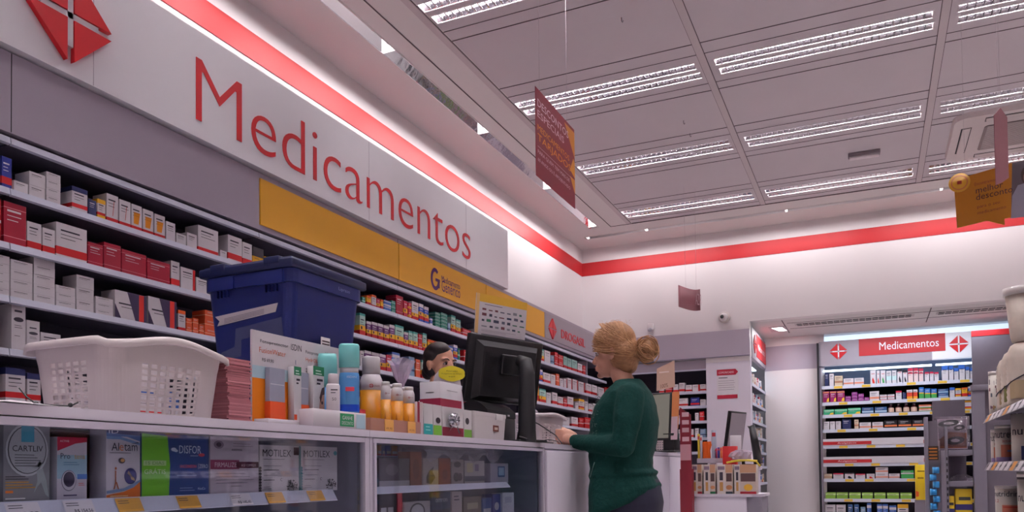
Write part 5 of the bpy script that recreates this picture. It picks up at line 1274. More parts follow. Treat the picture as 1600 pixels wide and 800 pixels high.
for r_ in range(4):
    x = -.38
    while x < .42:
        ww = rr.uniform(.06, .13); col = rr.choice([(60, 60, 80), (90, 90, 110), (50, 60, 90), (60, 110, 90), (110, 60, 70), (130, 130, 140)])
        cq(x, x+ww*.8, .60-r_*.14, .60-r_*.14+rr.choice([.03, .05, .07]), col, 2); x += ww+.03
for i in range(2): cq(-.38, .1+.2*i, .07+.03*i, .078+.03*i, (150, 130, 150), 2)
b.build('card_face', c)
# printer
X7 = CX-.10; p0, p1 = cpos(762, X7-.02), cpos(806, X7-.02); zP = at('x', X7-.02, 790, 629).z-CT; w = p1.y-p0.y
t = thing('receipt_printer', 'black receipt printer with rounded lid between the white tub and the monitor stand', 'printer', (X7-.10, (p0.y+p1.y)/2+.0, CT+.0005), pi/2)
MB().bbox((-w/2, -.08, 0), (w/2, .08, zP*.62), M_BLACKM, .006).build('body', t)
b = MB(); n = 10; pts = [(-.08, zP*.62)]+[(-.08+.16*i/n, zP*.62+zP*.38*sin(pi*(.12+.80*i/n))) for i in range(n+1)]+[(.08, zP*.62)]
b.add([(s*w/2, p[0], p[1]) for s in (-1, 1) for p in pts], [tuple(range(len(pts)))[::-1], tuple(range(len(pts), 2*len(pts)))]+[(i, i+1, len(pts)+i+1, len(pts)+i) for i in range(len(pts)-1)], M_BLACK, None, False); b.build('lid', t)
MB().box((w*.2, -.0815, zP*.66), (w*.27, -.08, zP*.70), C(WHITE)).build('indicator', t)
# receipt paper curling up behind
pr = cpos(735, CX-.17); b = MB(); vs = []
for i in range(13):
    s = i/12; vs += [(-.0, -.045+.028*(s-.5), .0+.155*s), (-.0+.02*sin(3*s), .045+.0*s-.055*s*s, .155*s)]
b.add(vs, [(2*i, 2*i+1, 2*i+3, 2*i+2) for i in range(12)], C((206, 198, 206)))
zz0 = at('x', CX-.17, 735, 645).z
# white plastic dispenser with the yellow notice
x8 = xT-dd-.035; ya, yb = ysolve(x8, 1.15, 676), ysolve(x8, 1.15, 727); zb8 = at('x', x8, 700, 584).z
t = thing('paper_stand', 'white upright stand behind the large carton with a yellow cloud notice', 'stand', (x8, (ya+yb)/2, CT+.0005), radians(40))
w = hsize(54, (x8, (ya+yb)/2, CT)); hq = zb8-CT
b = MB(); pl = [(-.5*w, 0), (.5*w, 0), (.40*w, hq*.60), (.30*w, hq*.96), (.1*w, hq*1.04), (-.25*w, hq*1.08), (-.42*w, hq*.98), (-.5*w, hq*.8)]
b.prism(pl, -.004, .004, C((208, 198, 206)), Matrix.Rotation(pi/2, 4, 'X')); b.build('paper_sheet', t)
MB().box((-.5*w, -.012, 0), (.5*w, .02, .01), C(WHITE)).build('foot', t)
nb0 = at('x', x8+.006, 704, 584)
b = MB(); pl = []
rx, rz_ = hsize(20.5, nb0), hsize(11.5, nb0)
for i in range(40):
    a = 2*pi*i/40; k = 1+.07*abs(sin(a*3)); pl.append((rx*k*cos(a), rz_*k*sin(a)))
b.prism(pl, .0, .0015, C((222, 204, 44)), Matrix.Rotation(pi/2, 4, 'X') )
for i, s in enumerate(('Atenção', 'Só pagamento em dinheiro', 'aqui')): b.text(s, (-rx*(.45, .8, .25)[i], -.0022, rz_*(.25-.38*i)), (1,0,0), (0,0,1), rx*(.9, 1.6, .5)[i], rz_*.2, C((70, 60, 40)))
nt_ = b.build('yellow_notice', t); nt_.location = (w*.06, -.0065, nb0.z-t.location.z)
nt_['label'] = 'yellow cloud shaped notice'
# crumpled clear bag
pbag = cpos(628, CX-.16)
zb1, zb2 = at('x', CX-.13, 640, 600).z, at('x', CX-.13, 635, 562).z
bagt = crumple('plastic_bag', 'tied crumpled clear plastic bag standing behind the amber bottles', 'bag', (CX-.16, pbag.y, CT+.0005), 0, [(.030, 0), (.036, .03), (.03, (zb1-CT)*.6), (.010, (zb1-CT)*.93), (.012, (zb1-CT)), (.034, (zb1-CT)+.028), (.052, zb2-CT-.02), (.060, zb2-CT)], clear('clear_bag_film', (222, 206, 222), .2, .12, .28, .7, 70), 3, pi/2, .7, .22)
# cables by the monitor
b = MB()
q0 = at('x', CX-.03, 835, 655); b.tube([(q0.x-.03, q0.y, q0.z), (q0.x, q0.y+.05, q0.z-.02), lp(cpos(868, CX-.02), CT+.045), lp(cpos(878, CX-.012), CT+.005)], .0028, M_BLACK, 6)
b.tube([lp(cpos(843, CX-.02), CT+.004), lp(cpos(855, CX-.03), CT+.022), lp(cpos(872, CX-.03), CT+.018), lp(cpos(874, CX-.012), CT+.006)], .0024, M_BLACK, 6)
b.tube([lp(cpos(812, CX-.02), CT+.022), lp(cpos(830, CX-.012), CT+.010), lp(cpos(845, CX-.008), CT+.006), lp(cpos(864, CX-.008), CT+.005)], .004, M_BLACK, 6)
tag(b.build('cable', None), 'black cables curling from the monitor stand towards the clasped hands', 'cable')
# second basket, behind the hands
XB2 = CX-.15; ya = ysolve(XB2, 1.06, 838); yb = ysolve(XB2, 1.06, 925)
zr2 = at('x', XB2, 870, 648).z
ya = max(ya, 3.45)
basket('small white plastic basket with grid openings behind the clasped hands', min(yb-ya, .40), .26, zr2-CT-.004, (XB2-.13, ya+min(yb-ya, .40)/2+.03, CT+.0005), pi/2, wave=.006)
crumple('plastic_bag', 'crumpled clear plastic bag on the small white basket right of the monitor', 'bag', (XB2-.1, ya+.13, zr2-.05), 0, [(.05, 0), (.06, .03), (.055, .06), (.03, .085)], MATS['clear_bag_film'], 5, 1.2, .8, .3)
tr_ = thing('card_holder', 'dark red leaflet holder on the counter between the basket and the woman in green', 'holder', (CX-.16, ysolve(CX-.16, 1.03, 930), CT+.0005), pi/2)
MB().bbox((-.10, -.03, 0), (.16, .05, .075), C((150, 22, 34)), .002, n=1).build('holder_body', tr_)
for i in range(4):
    MB().box((-.08+i*.055, -.01, .0752), (-.04+i*.055, .0, .13-.008*i), C([(180, 30, 50), (206, 200, 206), (190, 40, 56), (206, 196, 200)][i])).build('leaflet', tr_)
# ================================================================== PEOPLE
M_SKIN = mat('skin', (206, 152, 130), 0.5, noise=0.05, scale=30)
M_SKIN2 = mat('skin_warm', (208, 152, 126), 0.48, noise=0.04, scale=30)
M_EYEW = mat('eye_white', (168, 150, 146), 0.25, noise=0); M_IRIS = mat('eye_iris', (34, 20, 16), 0.15, noise=0); M_LIP2 = mat('lips', (168, 84, 84), .45, noise=0)
def loft(b, rings, m=None, n=28, pw=2.4):
    """rings: (cx, cy, z, rx, ry[, tilt]) closed stack of rounded sections"""
    vs = []; fs = []
    for rg in rings:
        cx, cy_, z, rx, ry = rg[:5]; tl = rg[5] if len(rg) > 5 else 0
        for i in range(n):
            a = 2*pi*i/n; c, s = cos(a), sin(a)
            x = rx*abs(c)**(2/pw)*(1 if c >= 0 else -1); y = ry*abs(s)**(2/pw)*(1 if s >= 0 else -1)
            vs.append((cx+x, cy_+y, z+tl*x))
    for j in range(len(rings)-1):
        for i in range(n):
            k = (i+1) % n; fs.append((j*n+i, j*n+k, (j+1)*n+k, (j+1)*n+i))
    fs.append(tuple(range(n))[::-1]); fs.append(tuple(range((len(rings)-1)*n, len(rings)*n)))
    b.add(vs, fs, m or M_SKIN, None, True)
def limb(b, pts, rs):
    """tapered limb with rounded joints"""
    P = []; R = []
    for i in range(len(pts)-1):
        a, c = Vector(pts[i]), Vector(pts[i+1])
        for k in range(5):
            f = k/5; P.append(a.lerp(c, f)); R.append(rs[i]*(1-f)+rs[i+1]*f)
    P.append(Vector(pts[-1])); R.append(rs[-1])
    b.tube(P, R, M_SKIN, 14)
    for p, r in zip(pts, rs): b.sphere(p, r*.99, M_SKIN, n=14, k=9)
def head_parts(b, o, s=1.0):
    ox, oy, oz = o
    def e(c, r): b.sphere((ox+c[0]*s, oy+c[1]*s, oz+c[2]*s), tuple(v*s for v in r), M_SKIN, n=20, k=14)
    e((-.012, 0, .035), (.095, .074, .092)); e((.034, 0, -.025), (.058, .056, .085)); e((.038, 0, -.083), (.046, .042, .032)); e((.074, 0, -.103), (.018, .020, .015))
    b.tube([(ox+.078*s, oy, oz+.018*s), (ox+.092*s, oy, oz-.008*s), (ox+.108*s, oy, oz-.034*s), (ox+.098*s, oy, oz-.044*s)], [.009*s, .0095*s, .0125*s, .010*s], M_SKIN, 12)
    e((.107, 0, -.036), (.010, .011, .009))
    for k in (-1, 1):
        e((.093, .013*k, -.040), (.012, .008, .008)); e((.072, .030*k, .026), (.018, .026, .009)); e((.058, .036*k, -.032), (.028, .022, .026))
        e((-.008, .078*k, -.008), (.017, .008, .030)); e((-.014, .084*k, .004), (.018, .006, .022))
    e((.091, 0, -.062), (.010, .022, .006)); e((.088, 0, -.075), (.011, .019, .0075)); e((.075, 0, -.068), (.02, .028, .02))
def eyes(parent, o, s=1.0, m_brow=None):
    for k, nm in ((1, 'left'), (-1, 'right')):
        c = (o[0]+.0755*s, o[1]+.031*s*k, o[2]-.001*s)
        b = MB(); b.sphere(c, (.0125*s, .0145*s, .0075*s), M_EYEW); ey = b.build('eye', parent)
        b = MB(); b.sphere((c[0]+.0085*s, c[1], c[2]), (.0048*s, .0082*s, .0074*s), M_IRIS); b.build('iris', ey)
        b = MB(); b.tube([(c[0]+.004*s, c[1]-.016*s*k, c[2]+.001*s), (c[0]+.013*s, c[1]-.006*s*k, c[2]+.0085*s), (c[0]+.0125*s, c[1]+.006*s*k, c[2]+.0085*s), (c[0]+.003*s, c[1]+.017*s*k, c[2]+.003*s)], [.001*s, .0018*s, .002*s, .001*s], M_IRIS, 6); b.build('eyelid', ey)
        b = MB(); b.tube([(c[0]+.017*s, c[1]-.018*s*k, c[2]+.020*s), (c[0]+.0185*s, c[1]-.004*s*k, c[2]+.0265*s), (c[0]+.014*s, c[1]+.010*s*k, c[2]+.0265*s), (c[0]+.002*s, c[1]+.022*s*k, c[2]+.020*s)], [.0026*s, .0034*s, .003*s, .001*s], m_brow, 6); b.build('eyebrow', parent)
    MB().sphere((o[0]+.0985*s, o[1], o[2]-.0625*s), (.004*s, .020*s, .0042*s), M_LIP2).sphere((o[0]+.0965*s, o[1], o[2]-.0745*s), (.004*s, .017*s, .0052*s), M_LIP2).build('lips', parent)
def clasped(b, c):
    """two hands folded together, left hand (+y) over right"""
    cx, cyy, cz = c
    for k in (1, -1):
        zo = .004*k
        b.sphere((cx-.025, cyy+.026*k, cz+zo), (.045, .016, .036), M_SKIN, n=16, k=10)
        for i in range(4):
            z = cz+.030-.0165*i+zo*1.5
            L = (.92, 1.0, .97, .8)[i]
            pts = [(cx+.008, cyy+.030*k, z), (cx+.034, cyy+.026*k, z+.002), (cx+.046*L, cyy+.002*k, z+.001), (cx+.034*L, cyy-.022*k*L, z-.001), (cx+.012, cyy-.034*k*L, z-.002)]
            b.tube(pts, [.0098, .0092, .0086, .0078, .0068], M_SKIN, 10)
            for p, r in zip(pts, [.0098, .0096, .0090, .0078, .0068]): b.sphere(p, r, M_SKIN, n=10, k=7)
        th = [(cx-.045, cyy+.026*k, cz+.016), (cx-.018, cyy+.018*k, cz+.038), (cx+.010, cyy+.006*k+.004, cz+.046+.004*k)]
        b.tube(th, [.012, .0105, .008], M_SKIN, 10)
        for p, r in zip(th, [.012, .0105, .008]): b.sphere(p, r, M_SKIN, n=10, k=7)

# ---- customer: woman in a green jumper, in profile, leaning on the counter
PX, PY = -1.137, 3.85
wm = thing('person', 'woman with blonde bun and dark green jumper leaning on the counter, hands clasped', 'person', (PX, PY, 0), pi)
ho = (.040, 0, 1.446)
b = MB(); head_parts(b, ho, 1.0)
limb(b, [(.015, 0, 1.36), (-.035, 0, 1.24)], [.050, .056])
loft(b, [(-.03, 0, .80, .12, .15), (-.0, 0, .95, .115, .13), (-.005, 0, 1.1, .12, .14), (-.03, 0, 1.22, .10, .16), (-.035, 0, 1.28, .06, .09)])
WL = (.245, .045, 1.018); WR = (.255, -.045, 1.018)
limb(b, [(-.085, .165, 1.225), (-.06, .20, .975), WL], [.048, .038, .024])
limb(b, [(-.06, -.165, 1.225), (-.03, -.20, .975), WR], [.048, .038, .024])
limb(b, [WL, (.285, .035, 1.028)], [.024, .024]); limb(b, [WR, (.285, -.035, 1.028)], [.024, .024])
clasped(b, (.312, 0, 1.032))
for k in (-1, 1): limb(b, [(-.02, .085*k, .82), (.0, .09*k, .46), (-.03, .09*k, .09)], [.09, .055, .036])
blob(b, .0052, 3, 'body', M_SKIN, wm)
eyes(wm, ho, 1.0, mat('brow_brown', (110, 72, 52), .7))
M_JUMP = mat('green_knit', (8, 50, 46), 0.85, noise=0.25, scale=70, bump=0.35, spec=.2)
b = MB()
rings = [(.0, 0, .672, .158, .19, -.42), (-.004, 0, .70, .170, .198, -.38), (-.006, 0, .745, .176, .197, -.25), (-.0, 0, .79, .168, .188, -.12), (.004, 0, .825, .158, .18, -.06), (.0, 0, .842, .172, .186, -.06), (.010, 0, .865, .152, .172), (.012, 0, .93, .156, .170), (.0, 0, 1.0, .164, .176), (-.008, 0, 1.10, .166, .18), (-.016, 0, 1.18, .146, .182), (-.03, 0, 1.245, .108, .172), (-.035, 0, 1.285, .078, .118), (-.030, 0, 1.312, .064, .072)]
loft(b, rings)
limb(b, [(-.080, .150, 1.215), (-.075, .185, 1.10), (-.062, .205, .975), (.06, .155, .988), (.232, .058, 1.010)], [.070, .068, .056, .050, .036])
limb(b, [(-.05, -.150, 1.215), (-.03, -.205, .985), (.236, -.058, 1.012)], [.070, .056, .036])
jm = blob(b, .007, 3, 'green_jumper', M_JUMP, wm)
dm = jm.modifiers.new('folds', 'DISPLACE'); tx_ = bpy.data.textures.new('folds', 'CLOUDS'); tx_.noise_scale = .09; dm.texture = tx_; dm.strength = .012; dm.mid_level = .5; dm.texture_coords = 'LOCAL'
# knitted-in lace with small shiny beads on the chest and hip
rr = random.Random(8); b = MB(); M_BEAD = mat('bead', (150, 176, 170), .2, metal=.6)
for i in range(95):
    z = rr.uniform(1.0, 1.24); ph = rr.uniform(.15, 1.1)
    f = (z-1.0)/.24; rx, ry = .164-.02*f, .176+.0*f
    if z > 1.18: rx, ry = .13, .175
    p = Vector((-.004-.012*f+(rx+.004)*cos(ph)**.8, (ry+.004)*sin(ph)**.8, z)); u = Vector((-sin(ph), cos(ph), 0)); v = Vector((0, 0, 1)); n_ = Vector((cos(ph), sin(ph), 0))*.0035
    a = rr.uniform(0, 3.1); l = rr.uniform(.003, .007); d = u*cos(a)*l+v*sin(a)*l; q = u*(-sin(a))*.0011+v*cos(a)*.0011
    b.add([tuple(p-d-q+n_), tuple(p+d-q+n_), tuple(p+d+q+n_), tuple(p-d+q+n_)], [(0, 1, 2, 3)], M_BEAD)
for i in range(16):
    s = i/15; p = Vector((.10+.03*s, .155-.02*s, .90-.07*s)); b.sphere(tuple(p+Vector((0, .004, 0))), .0022, M_BEAD, n=6, k=4)
b.build('bead_pattern', wm)
M_TROU = mat('navy_trousers', (20, 18, 42), .8, noise=.15, scale=40)
b = MB(); loft(b, [(-.035, 0, .62, .145, .170), (-.042, 0, .70, .150, .176), (-.036, 0, .80, .140, .165), (-.01, 0, .88, .12, .14)])
for k in (-1, 1): limb(b, [(-.025, .088*k, .66), (.0, .09*k, .46), (-.025, .09*k, .12)], [.095, .068, .055])
blob(b, .009, 2, 'trousers', M_TROU, wm)
for k in (-1, 1):
    b = MB(); loft(b, [(.03, .09*k, .001, .12, .042), (.03, .09*k, .03, .12, .043), (.005, .09*k, .07, .08, .038), (-.03, .09*k, .12, .04, .034)], M_BLACK); b.build('shoe', wm)
# hair: a shell, strands swept back, and the bun
def hair_mat(nm, c1, c2):
    M = mat(nm, c1, .5, noise=0); nt = M.node_tree; bs = nt.nodes['Principled BSDF']
    n = nt.nodes.new('ShaderNodeTexNoise'); n.inputs['Scale'].default_value = 55; g = nt.nodes.new('ShaderNodeTexCoord'); mp = nt.nodes.new('ShaderNodeMapping'); mp.inputs['Scale'].default_value = (.35, 2.2, 1.6)
    nt.links.new(g.outputs['Object'], mp.inputs[0]); nt.links.new(mp.outputs[0], n.inputs[0]); mx = nt.nodes.new('ShaderNodeMix'); mx.data_type = 'RGBA'
    mx.inputs[6].default_value = (*s2l(c1), 1); mx.inputs[7].default_value = (*s2l(c2), 1); nt.links.new(n.outputs['Fac'], mx.inputs[0]); nt.links.new(mx.outputs[2], bs.inputs['Base Color']); return M
M_BLON = hair_mat('blonde_hair', (112, 74, 50), (196, 142, 98)); M_BLON2 = hair_mat('blonde_strand', (152, 106, 72), (212, 162, 116))
b = MB()
hx, hz = ho[0], ho[2]
b.sphere((hx-.008, 0, hz+.068), (.104, .090, .098), M_BLON, n=24, k=16); b.sphere((hx-.052, 0, hz-.0), (.082, .088, .100), M_BLON, n=24, k=16)
b.sphere((hx+.045, 0, hz+.068), (.062, .078, .064), M_BLON, n=20, k=12); b.sphere((hx-.065, 0, hz-.062), (.052, .062, .045), M_BLON, n=18, k=12)
hs = blob(b, .006, 5, 'hair', M_BLON, wm)
BC = Vector((-.128, 0, 1.456))
rr = random.Random(21)
b = MB()
def hair_surf(px_, y_, z_):
    """push a point out onto the shell"""
    best = Vector((px_, y_, z_))
    for c, r in (((hx-.008, 0, hz+.068), (.104, .090, .098)), ((hx-.052, 0, hz), (.082, .088, .100)), ((hx+.045, 0, hz+.068), (.062, .078, .064))):
        d = Vector(((best.x-c[0])/r[0], (best.y-c[1])/r[1], (best.z-c[2])/r[2]))
        if d.length < 1.02:
            d = d.normalized()*1.02; best = Vector((c[0]+d.x*r[0], c[1]+d.y*r[1], c[2]+d.z*r[2]))
    return best
for i in range(230):
    side = 1 if i % 5 else -1
    th = rr.uniform(0, 1); st = Vector((hx+.105-.02*abs(th-.5)+rr.uniform(-.03, 0), side*(.015+.06*th), hz+.135-.125*th)) if i % 3 else Vector((hx+rr.uniform(-.05, .08), side*.02, hz+.16))
    en = BC+Vector((.045, side*rr.uniform(.0, .03), rr.uniform(-.03, .035)))
    midd = (st+en)/2+Vector((.01, side*.085, -.03+.02*(1-th)))
    pts = []
    for k in range(9):
        f = k/8; p = st*(1-f)**2+midd*2*f*(1-f)+en*f*f; p = hair_surf(*p); p += Vector((rr.uniform(-1, 1), rr.uniform(-1, 1), rr.uniform(-1, 1)))*.0010; pts.append(p)
    b.tube(pts, [.0010]+[.0019]*7+[.0012], M_BLON2 if rr.random() < .6 else M_BLON, 4)
for i in range(26):       # stray hairs at the crown and nape
    p = Vector((hx+rr.uniform(-.09, .08), rr.uniform(-.03, .06), hz+.155)); p = hair_surf(*p); q = p+Vector((rr.uniform(-.02, .02), rr.uniform(-.01, .01), rr.uniform(.004, .014)))
    b.tube([p, (p+q)/2+Vector((0, 0, .004)), q+Vector((rr.uniform(-.015, .015), 0, 0))], [.0005, .0005, .0003], M_BLON2, 3)
b.build('hair_strand', hs)
b = MB(); b.sphere(tuple(BC), (.054, .050, .060), M_BLON, n=18, k=12)
for i in range(42):
    a0 = rr.uniform(0, 2*pi); R1 = rr.uniform(.022, .056); tl = rr.uniform(-1, 1); pts = []; QQ = Quaternion((rr.uniform(-.5, .5), rr.uniform(.6, 1), rr.uniform(-.5, .5)), rr.uniform(-1, 1)) @ Quaternion((rr.uniform(-1, 1), 0, rr.uniform(-1, 1)), rr.uniform(-.8, .8))
    for k in range(12):
        a = a0+k*.36; p = Vector((R1*1.05*cos(a), rr.uniform(-.002, .002)+tl*.03*cos(a+1)+(.058**2-min(R1, .0579)**2)**.5*.85, R1*1.12*sin(a))); pts.append(BC+QQ @ p)
    b.tube(pts, [.0008]+[.0026]*10+[.0008], M_BLON2 if rr.random() < .6 else M_BLON, 5)
for i in range(14):
    a = rr.uniform(-1.9, 1.2); p = BC+Vector((.05*cos(a+2.6), .02, .055*sin(a+2.6))); q = p+(p-BC)*rr.uniform(.2, .5)
    b.tube([p, (p+q)/2+Vector((0, .004, .006)), q], [.0009, .0008, .0004], M_BLON2, 3)
b.build('bun', hs)

# ---- pharmacist behind the counter
M_DKH = hair_mat('dark_hair', (22, 15, 18), (46, 32, 34))
SX = -2.15; ez = at('x', SX+.05, 700, 572).z; SY = ysolve(SX, ez, 683)
st_ = thing('person', 'dark-haired person in a white coat behind the counter, face half hidden by the yellow notice', 'person', (SX, SY, 0), radians(-20))
ho2 = (.03, 0, ez); s = .93
b = MB(); head_parts(b, ho2, s)
limb(b, [(.01, 0, ez-.08), (-.03, 0, ez-.20)], [.046, .052])
zs_ = ez-.20
loft(b, [(-.03, 0, zs_-.60, .11, .15), (-.03, 0, zs_-.40, .10, .13), (-.03, 0, zs_-.2, .11, .14), (-.03, 0, zs_-.06, .09, .155), (-.03, 0, zs_+.0, .055, .08)])
for k in (-1, 1):
    limb(b, [(-.03, .165*k, zs_-.07), (-.03, .20*k, zs_-.34), (.10, .12*k, zs_-.33)], [.045, .036, .022])
    b.sphere((.14, .11*k, zs_-.33), (.04, .034, .014), M_SKIN)
    for i in range(4):
        y0 = .11*k+(i-1.5)*.016; b.tube([(.165, y0, zs_-.33), (.192, y0, zs_-.332), (.208, y0, zs_-.342)], [.0085, .008, .0065], M_SKIN, 8)
    b.tube([(.12, .11*k-.03*k, zs_-.33), (.15, .11*k-.05*k, zs_-.335)], [.011, .008], M_SKIN, 8)
    limb(b, [(-.03, .08*k, zs_-.58), (-.02, .085*k, zs_*.5-.15), (-.03, .085*k, .08)], [.085, .052, .036])
blob(b, .0052, 3, 'body', M_SKIN2, st_)
eyes(st_, ho2, s, mat('brow_dark', (40, 26, 26), .7))
M_COAT = mat('white_coat', (204, 196, 208), .8, noise=.04, bump=.1)
b = MB(); loft(b, [(-.03, 0, zs_-.72, .16, .20), (-.03, 0, zs_-.5, .14, .18), (-.03, 0, zs_-.3, .13, .165), (-.03, 0, zs_-.12, .125, .175), (-.032, 0, zs_-.03, .09, .14), (-.034, 0, zs_+.012, .064, .078)])
for k in (-1, 1): limb(b, [(-.035, .16*k, zs_-.08), (-.03, .205*k, zs_-.34), (.08, .125*k, zs_-.33)], [.062, .052, .038])
blob(b, .008, 3, 'white_coat', M_COAT, st_)
b = MB(); loft(b, [(-.03, 0, zs_-.70, .13, .17), (-.02, 0, zs_-.55, .12, .16)])
for k in (-1, 1): limb(b, [(-.03, .085*k, zs_-.66), (-.02, .085*k, .4), (-.03, .085*k, .1)], [.088, .062, .05])
blob(b, .009, 2, 'trousers', M_TROU, st_)
for k in (-1, 1):
    b = MB(); loft(b, [(.03, .085*k, .001, .12, .042), (.03, .085*k, .03, .12, .043), (.005, .085*k, .07, .08, .038), (-.03, .085*k, .11, .04, .034)], M_BLACK); b.build('shoe', st_)
b = MB(); ox, oz = ho2[0], ho2[2]
b.sphere((ox-.026*s, 0, oz+.050*s), (.098*s, .0815*s, .092*s), M_DKH, n=24, k=16); b.sphere((ox-.050*s, 0, oz+.0*s), (.070*s, .078*s, .075*s), M_DKH, n=20, k=12); b.sphere((ox-.115*s, 0, oz-.03*s), (.040, .036, .042), M_DKH)
b.sphere((ox+.012*s, -.02, oz+.088*s), (.066*s, .060*s, .046*s), M_DKH, n=20, k=12)
b.sphere((ox-.02*s, .066*s, oz+.052*s), (.052*s, .022*s, .034*s), M_DKH, n=16, k=10); b.sphere((ox-.02*s, -.066*s, oz+.052*s), (.052*s, .022*s, .034*s), M_DKH, n=16, k=10)
h2_ = blob(b, .0055, 4, 'hair', M_DKH, st_)
# ================================================================== HANGING SIGNS
M_CORD = mat('nylon_cord', (176, 166, 172), .5)
def quad_sign(b, w, h, m, th=.002): b.box((-w/2, -th/2, 0), (w/2, th/2, h), m)
# DESCONTOS ESPECIAIS: plane facing +x
XS = -1.45
qa, qb, qc, qd = at('x', XS, 836, 140), at('x', XS, 897, 207), at('x', XS, 899, 322), at('x', XS, 836, 278)
w = qb.y-qa.y; h = qa.z-qd.z
t = thing('hanging_sign', 'dark red and orange hanging sign reading DESCONTOS ESPECIAIS', 'hanging sign', (XS, (qa.y+qb.y)/2, (qd.z+qc.z)/2), pi/2)
M_WINE = C((126, 14, 36), .35)
b = MB(); quad_sign(b, w, h, M_WINE)
def sq(pts, col, k=1):
    a = sum(pts[i][0]*pts[(i+1) % len(pts)][1]-pts[(i+1) % len(pts)][0]*pts[i][1] for i in range(len(pts)))
    if a < 0: pts = pts[::-1]
    b.add([(p[0]*w, -.001-.0004*k, p[1]*h) for p in pts], [tuple(range(len(pts)))], C(col, .35))
sq([(.22, .96), (.5, .96), (.5, .63)], (200, 128, 30)); sq([(.46, .62), (.5, .58), (.5, .38), (.36, .44)], (222, 150, 40)); sq([(.36, .36), (.5, .36), (.5, .18)], (222, 150, 40))
b.text('DESCONTOS', (-.46*w, -.0025, .80*h), (1,0,0), (0,0,1), .78*w, .085*h, C((226, 200, 210))); b.text('ESPECIAIS', (-.46*w, -.0025, .68*h), (1,0,0), (0,0,1), .66*w, .08*h, C((220, 190, 200)))
b.text('MEDICAMENTOS', (-.46*w, -.0025, .53*h), (1,0,0), (0,0,1), .80*w, .065*h, C((226, 150, 50))); b.text('TARJADOS', (-.46*w, -.0025, .39*h), (1,0,0), (0,0,1), .84*w, .105*h, C((226, 150, 50)))
b.text('PARA QUEM TEM MAIS DE', (-.46*w, -.0025, .26*h), (1,0,0), (0,0,1), .80*w, .05*h, C((222, 190, 200))); b.text('60 ANOS OU É APOSENTADO', (-.46*w, -.0025, .18*h), (1,0,0), (0,0,1), .82*w, .05*h, C((222, 190, 200)))
sq([(-.46, .345), (.4, .345), (.4, .350), (-.46, .350)], (220, 190, 200), 3)
b.build('panel', t)
for xx in (-.40, .30):
    b = MB(); b.tube([(xx*w, 0, h), (xx*w, 0, ZC-t.location.z-.001)], .0008, M_CORD, 5); b.build('cord', t)
# curved sign further back
yv = 7.0; pA, pB = at('y', yv, 1060, 440), at('y', yv+.25, 1094, 470); pC = at('y', yv, 1060, 474)
hh2 = pA.z-pC.z
t = thing('hanging_sign', 'curved dull pink hanging sign in front of the far white wall', 'hanging sign', ((pA.x+pB.x)/2, (pA.y+pB.y)/2, pC.z-.03))
b = MB(); vs = []; n = 12
for i in range(n+1):
    f = i/n; x = pA.x+(pB.x-pA.x)*f-t.location.x; y = (pA.y+(pB.y-pA.y)*f-t.location.y)+.10*sin(pi*f); vs += [(x, y, 0), (x, y, hh2), ]
b.add(vs, [(2*i, 2*i+2, 2*i+3, 2*i+1) for i in range(n)], mat('dull_pink_card', (150, 96, 104), .5), None, True)
pn = b.build('panel', t); so = pn.modifiers.new('s', 'SOLIDIFY'); so.thickness = .003
b = MB()
for i, zz in enumerate((.55, .45)):
    pass
u = Vector((pB.x-pA.x, pB.y-pA.y, 0)).normalized()
b.text('Atendimento', (-.08, -.035-.0, hh2*.42), (u.x, u.y, 0), (0,0,1), .16, .03, C((200, 170, 176)))
b.build('lettering', t); b = MB(); b.text('AZIR', (.05, .02, hh2*.18), (u.x, u.y, 0), (0,0,1), .08, .10, C((196, 160, 168)))
b.build('lettering', t)
for f in (0.25, .75):
    x = pA.x+(pB.x-pA.x)*f-t.location.x; y = (pA.y+(pB.y-pA.y)*f-t.location.y)+.10*sin(pi*f)
    MB().tube([(x, y, hh2), (x, y, ZC-t.location.z-.001)], .0008, M_CORD, 5).build('cord', t)
# right-hand promo: three cards hanging as a fan
yP = 5.0
pa, pb2, pc2, pd = at('y', yP, 1490, 276), at('y', yP, 1581, 256), at('y', yP, 1573, 345), at('y', yP, 1500, 357)
w = pb2.x-pa.x; h = pa.z-pd.z+.02; zb = (pd.z+pc2.z)/2
rzP = radians(-4)
t = thing('hanging_sign', 'mustard yellow hanging promo sign reading melhor desconto, with a round seal', 'hanging sign', ((pa.x+pb2.x)/2, yP, zb), rzP)
b = MB(); M_MUS = C((176, 112, 18), .5)
b.prism([(-w*.46, 0), (w*.05, h*.06), (w*.35, -h*.06), (w*.35, h*.05), (w*.46, h*.06), (w*.5, h), (-w*.5, h*.86)], -.0015, .0015, M_MUS, Matrix.Rotation(pi/2, 4, 'X'))
b.build('panel', t)
b = MB(); sl = .20
def st(s_, x, z, ww, hh3, col): b.text(s_, (x*w, -.0022, z*h), (1,0,sl*.5), (0,0,1), ww*w, hh3*h, C(col))
st('Encontramos o', -.14, .70, .42, .055, (120, 40, 36)); st('melhor', -.12, .56, .46, .11, (60, 16, 40)); st('desconto', -.12, .44, .62, .11, (60, 16, 40))
b.build('lettering', t); b = MB(); st('para o seu', -.10, .28, .38, .055, (110, 40, 34)); st('medicamento', -.10, .19, .48, .055, (110, 40, 34))
b.build('lettering', t)
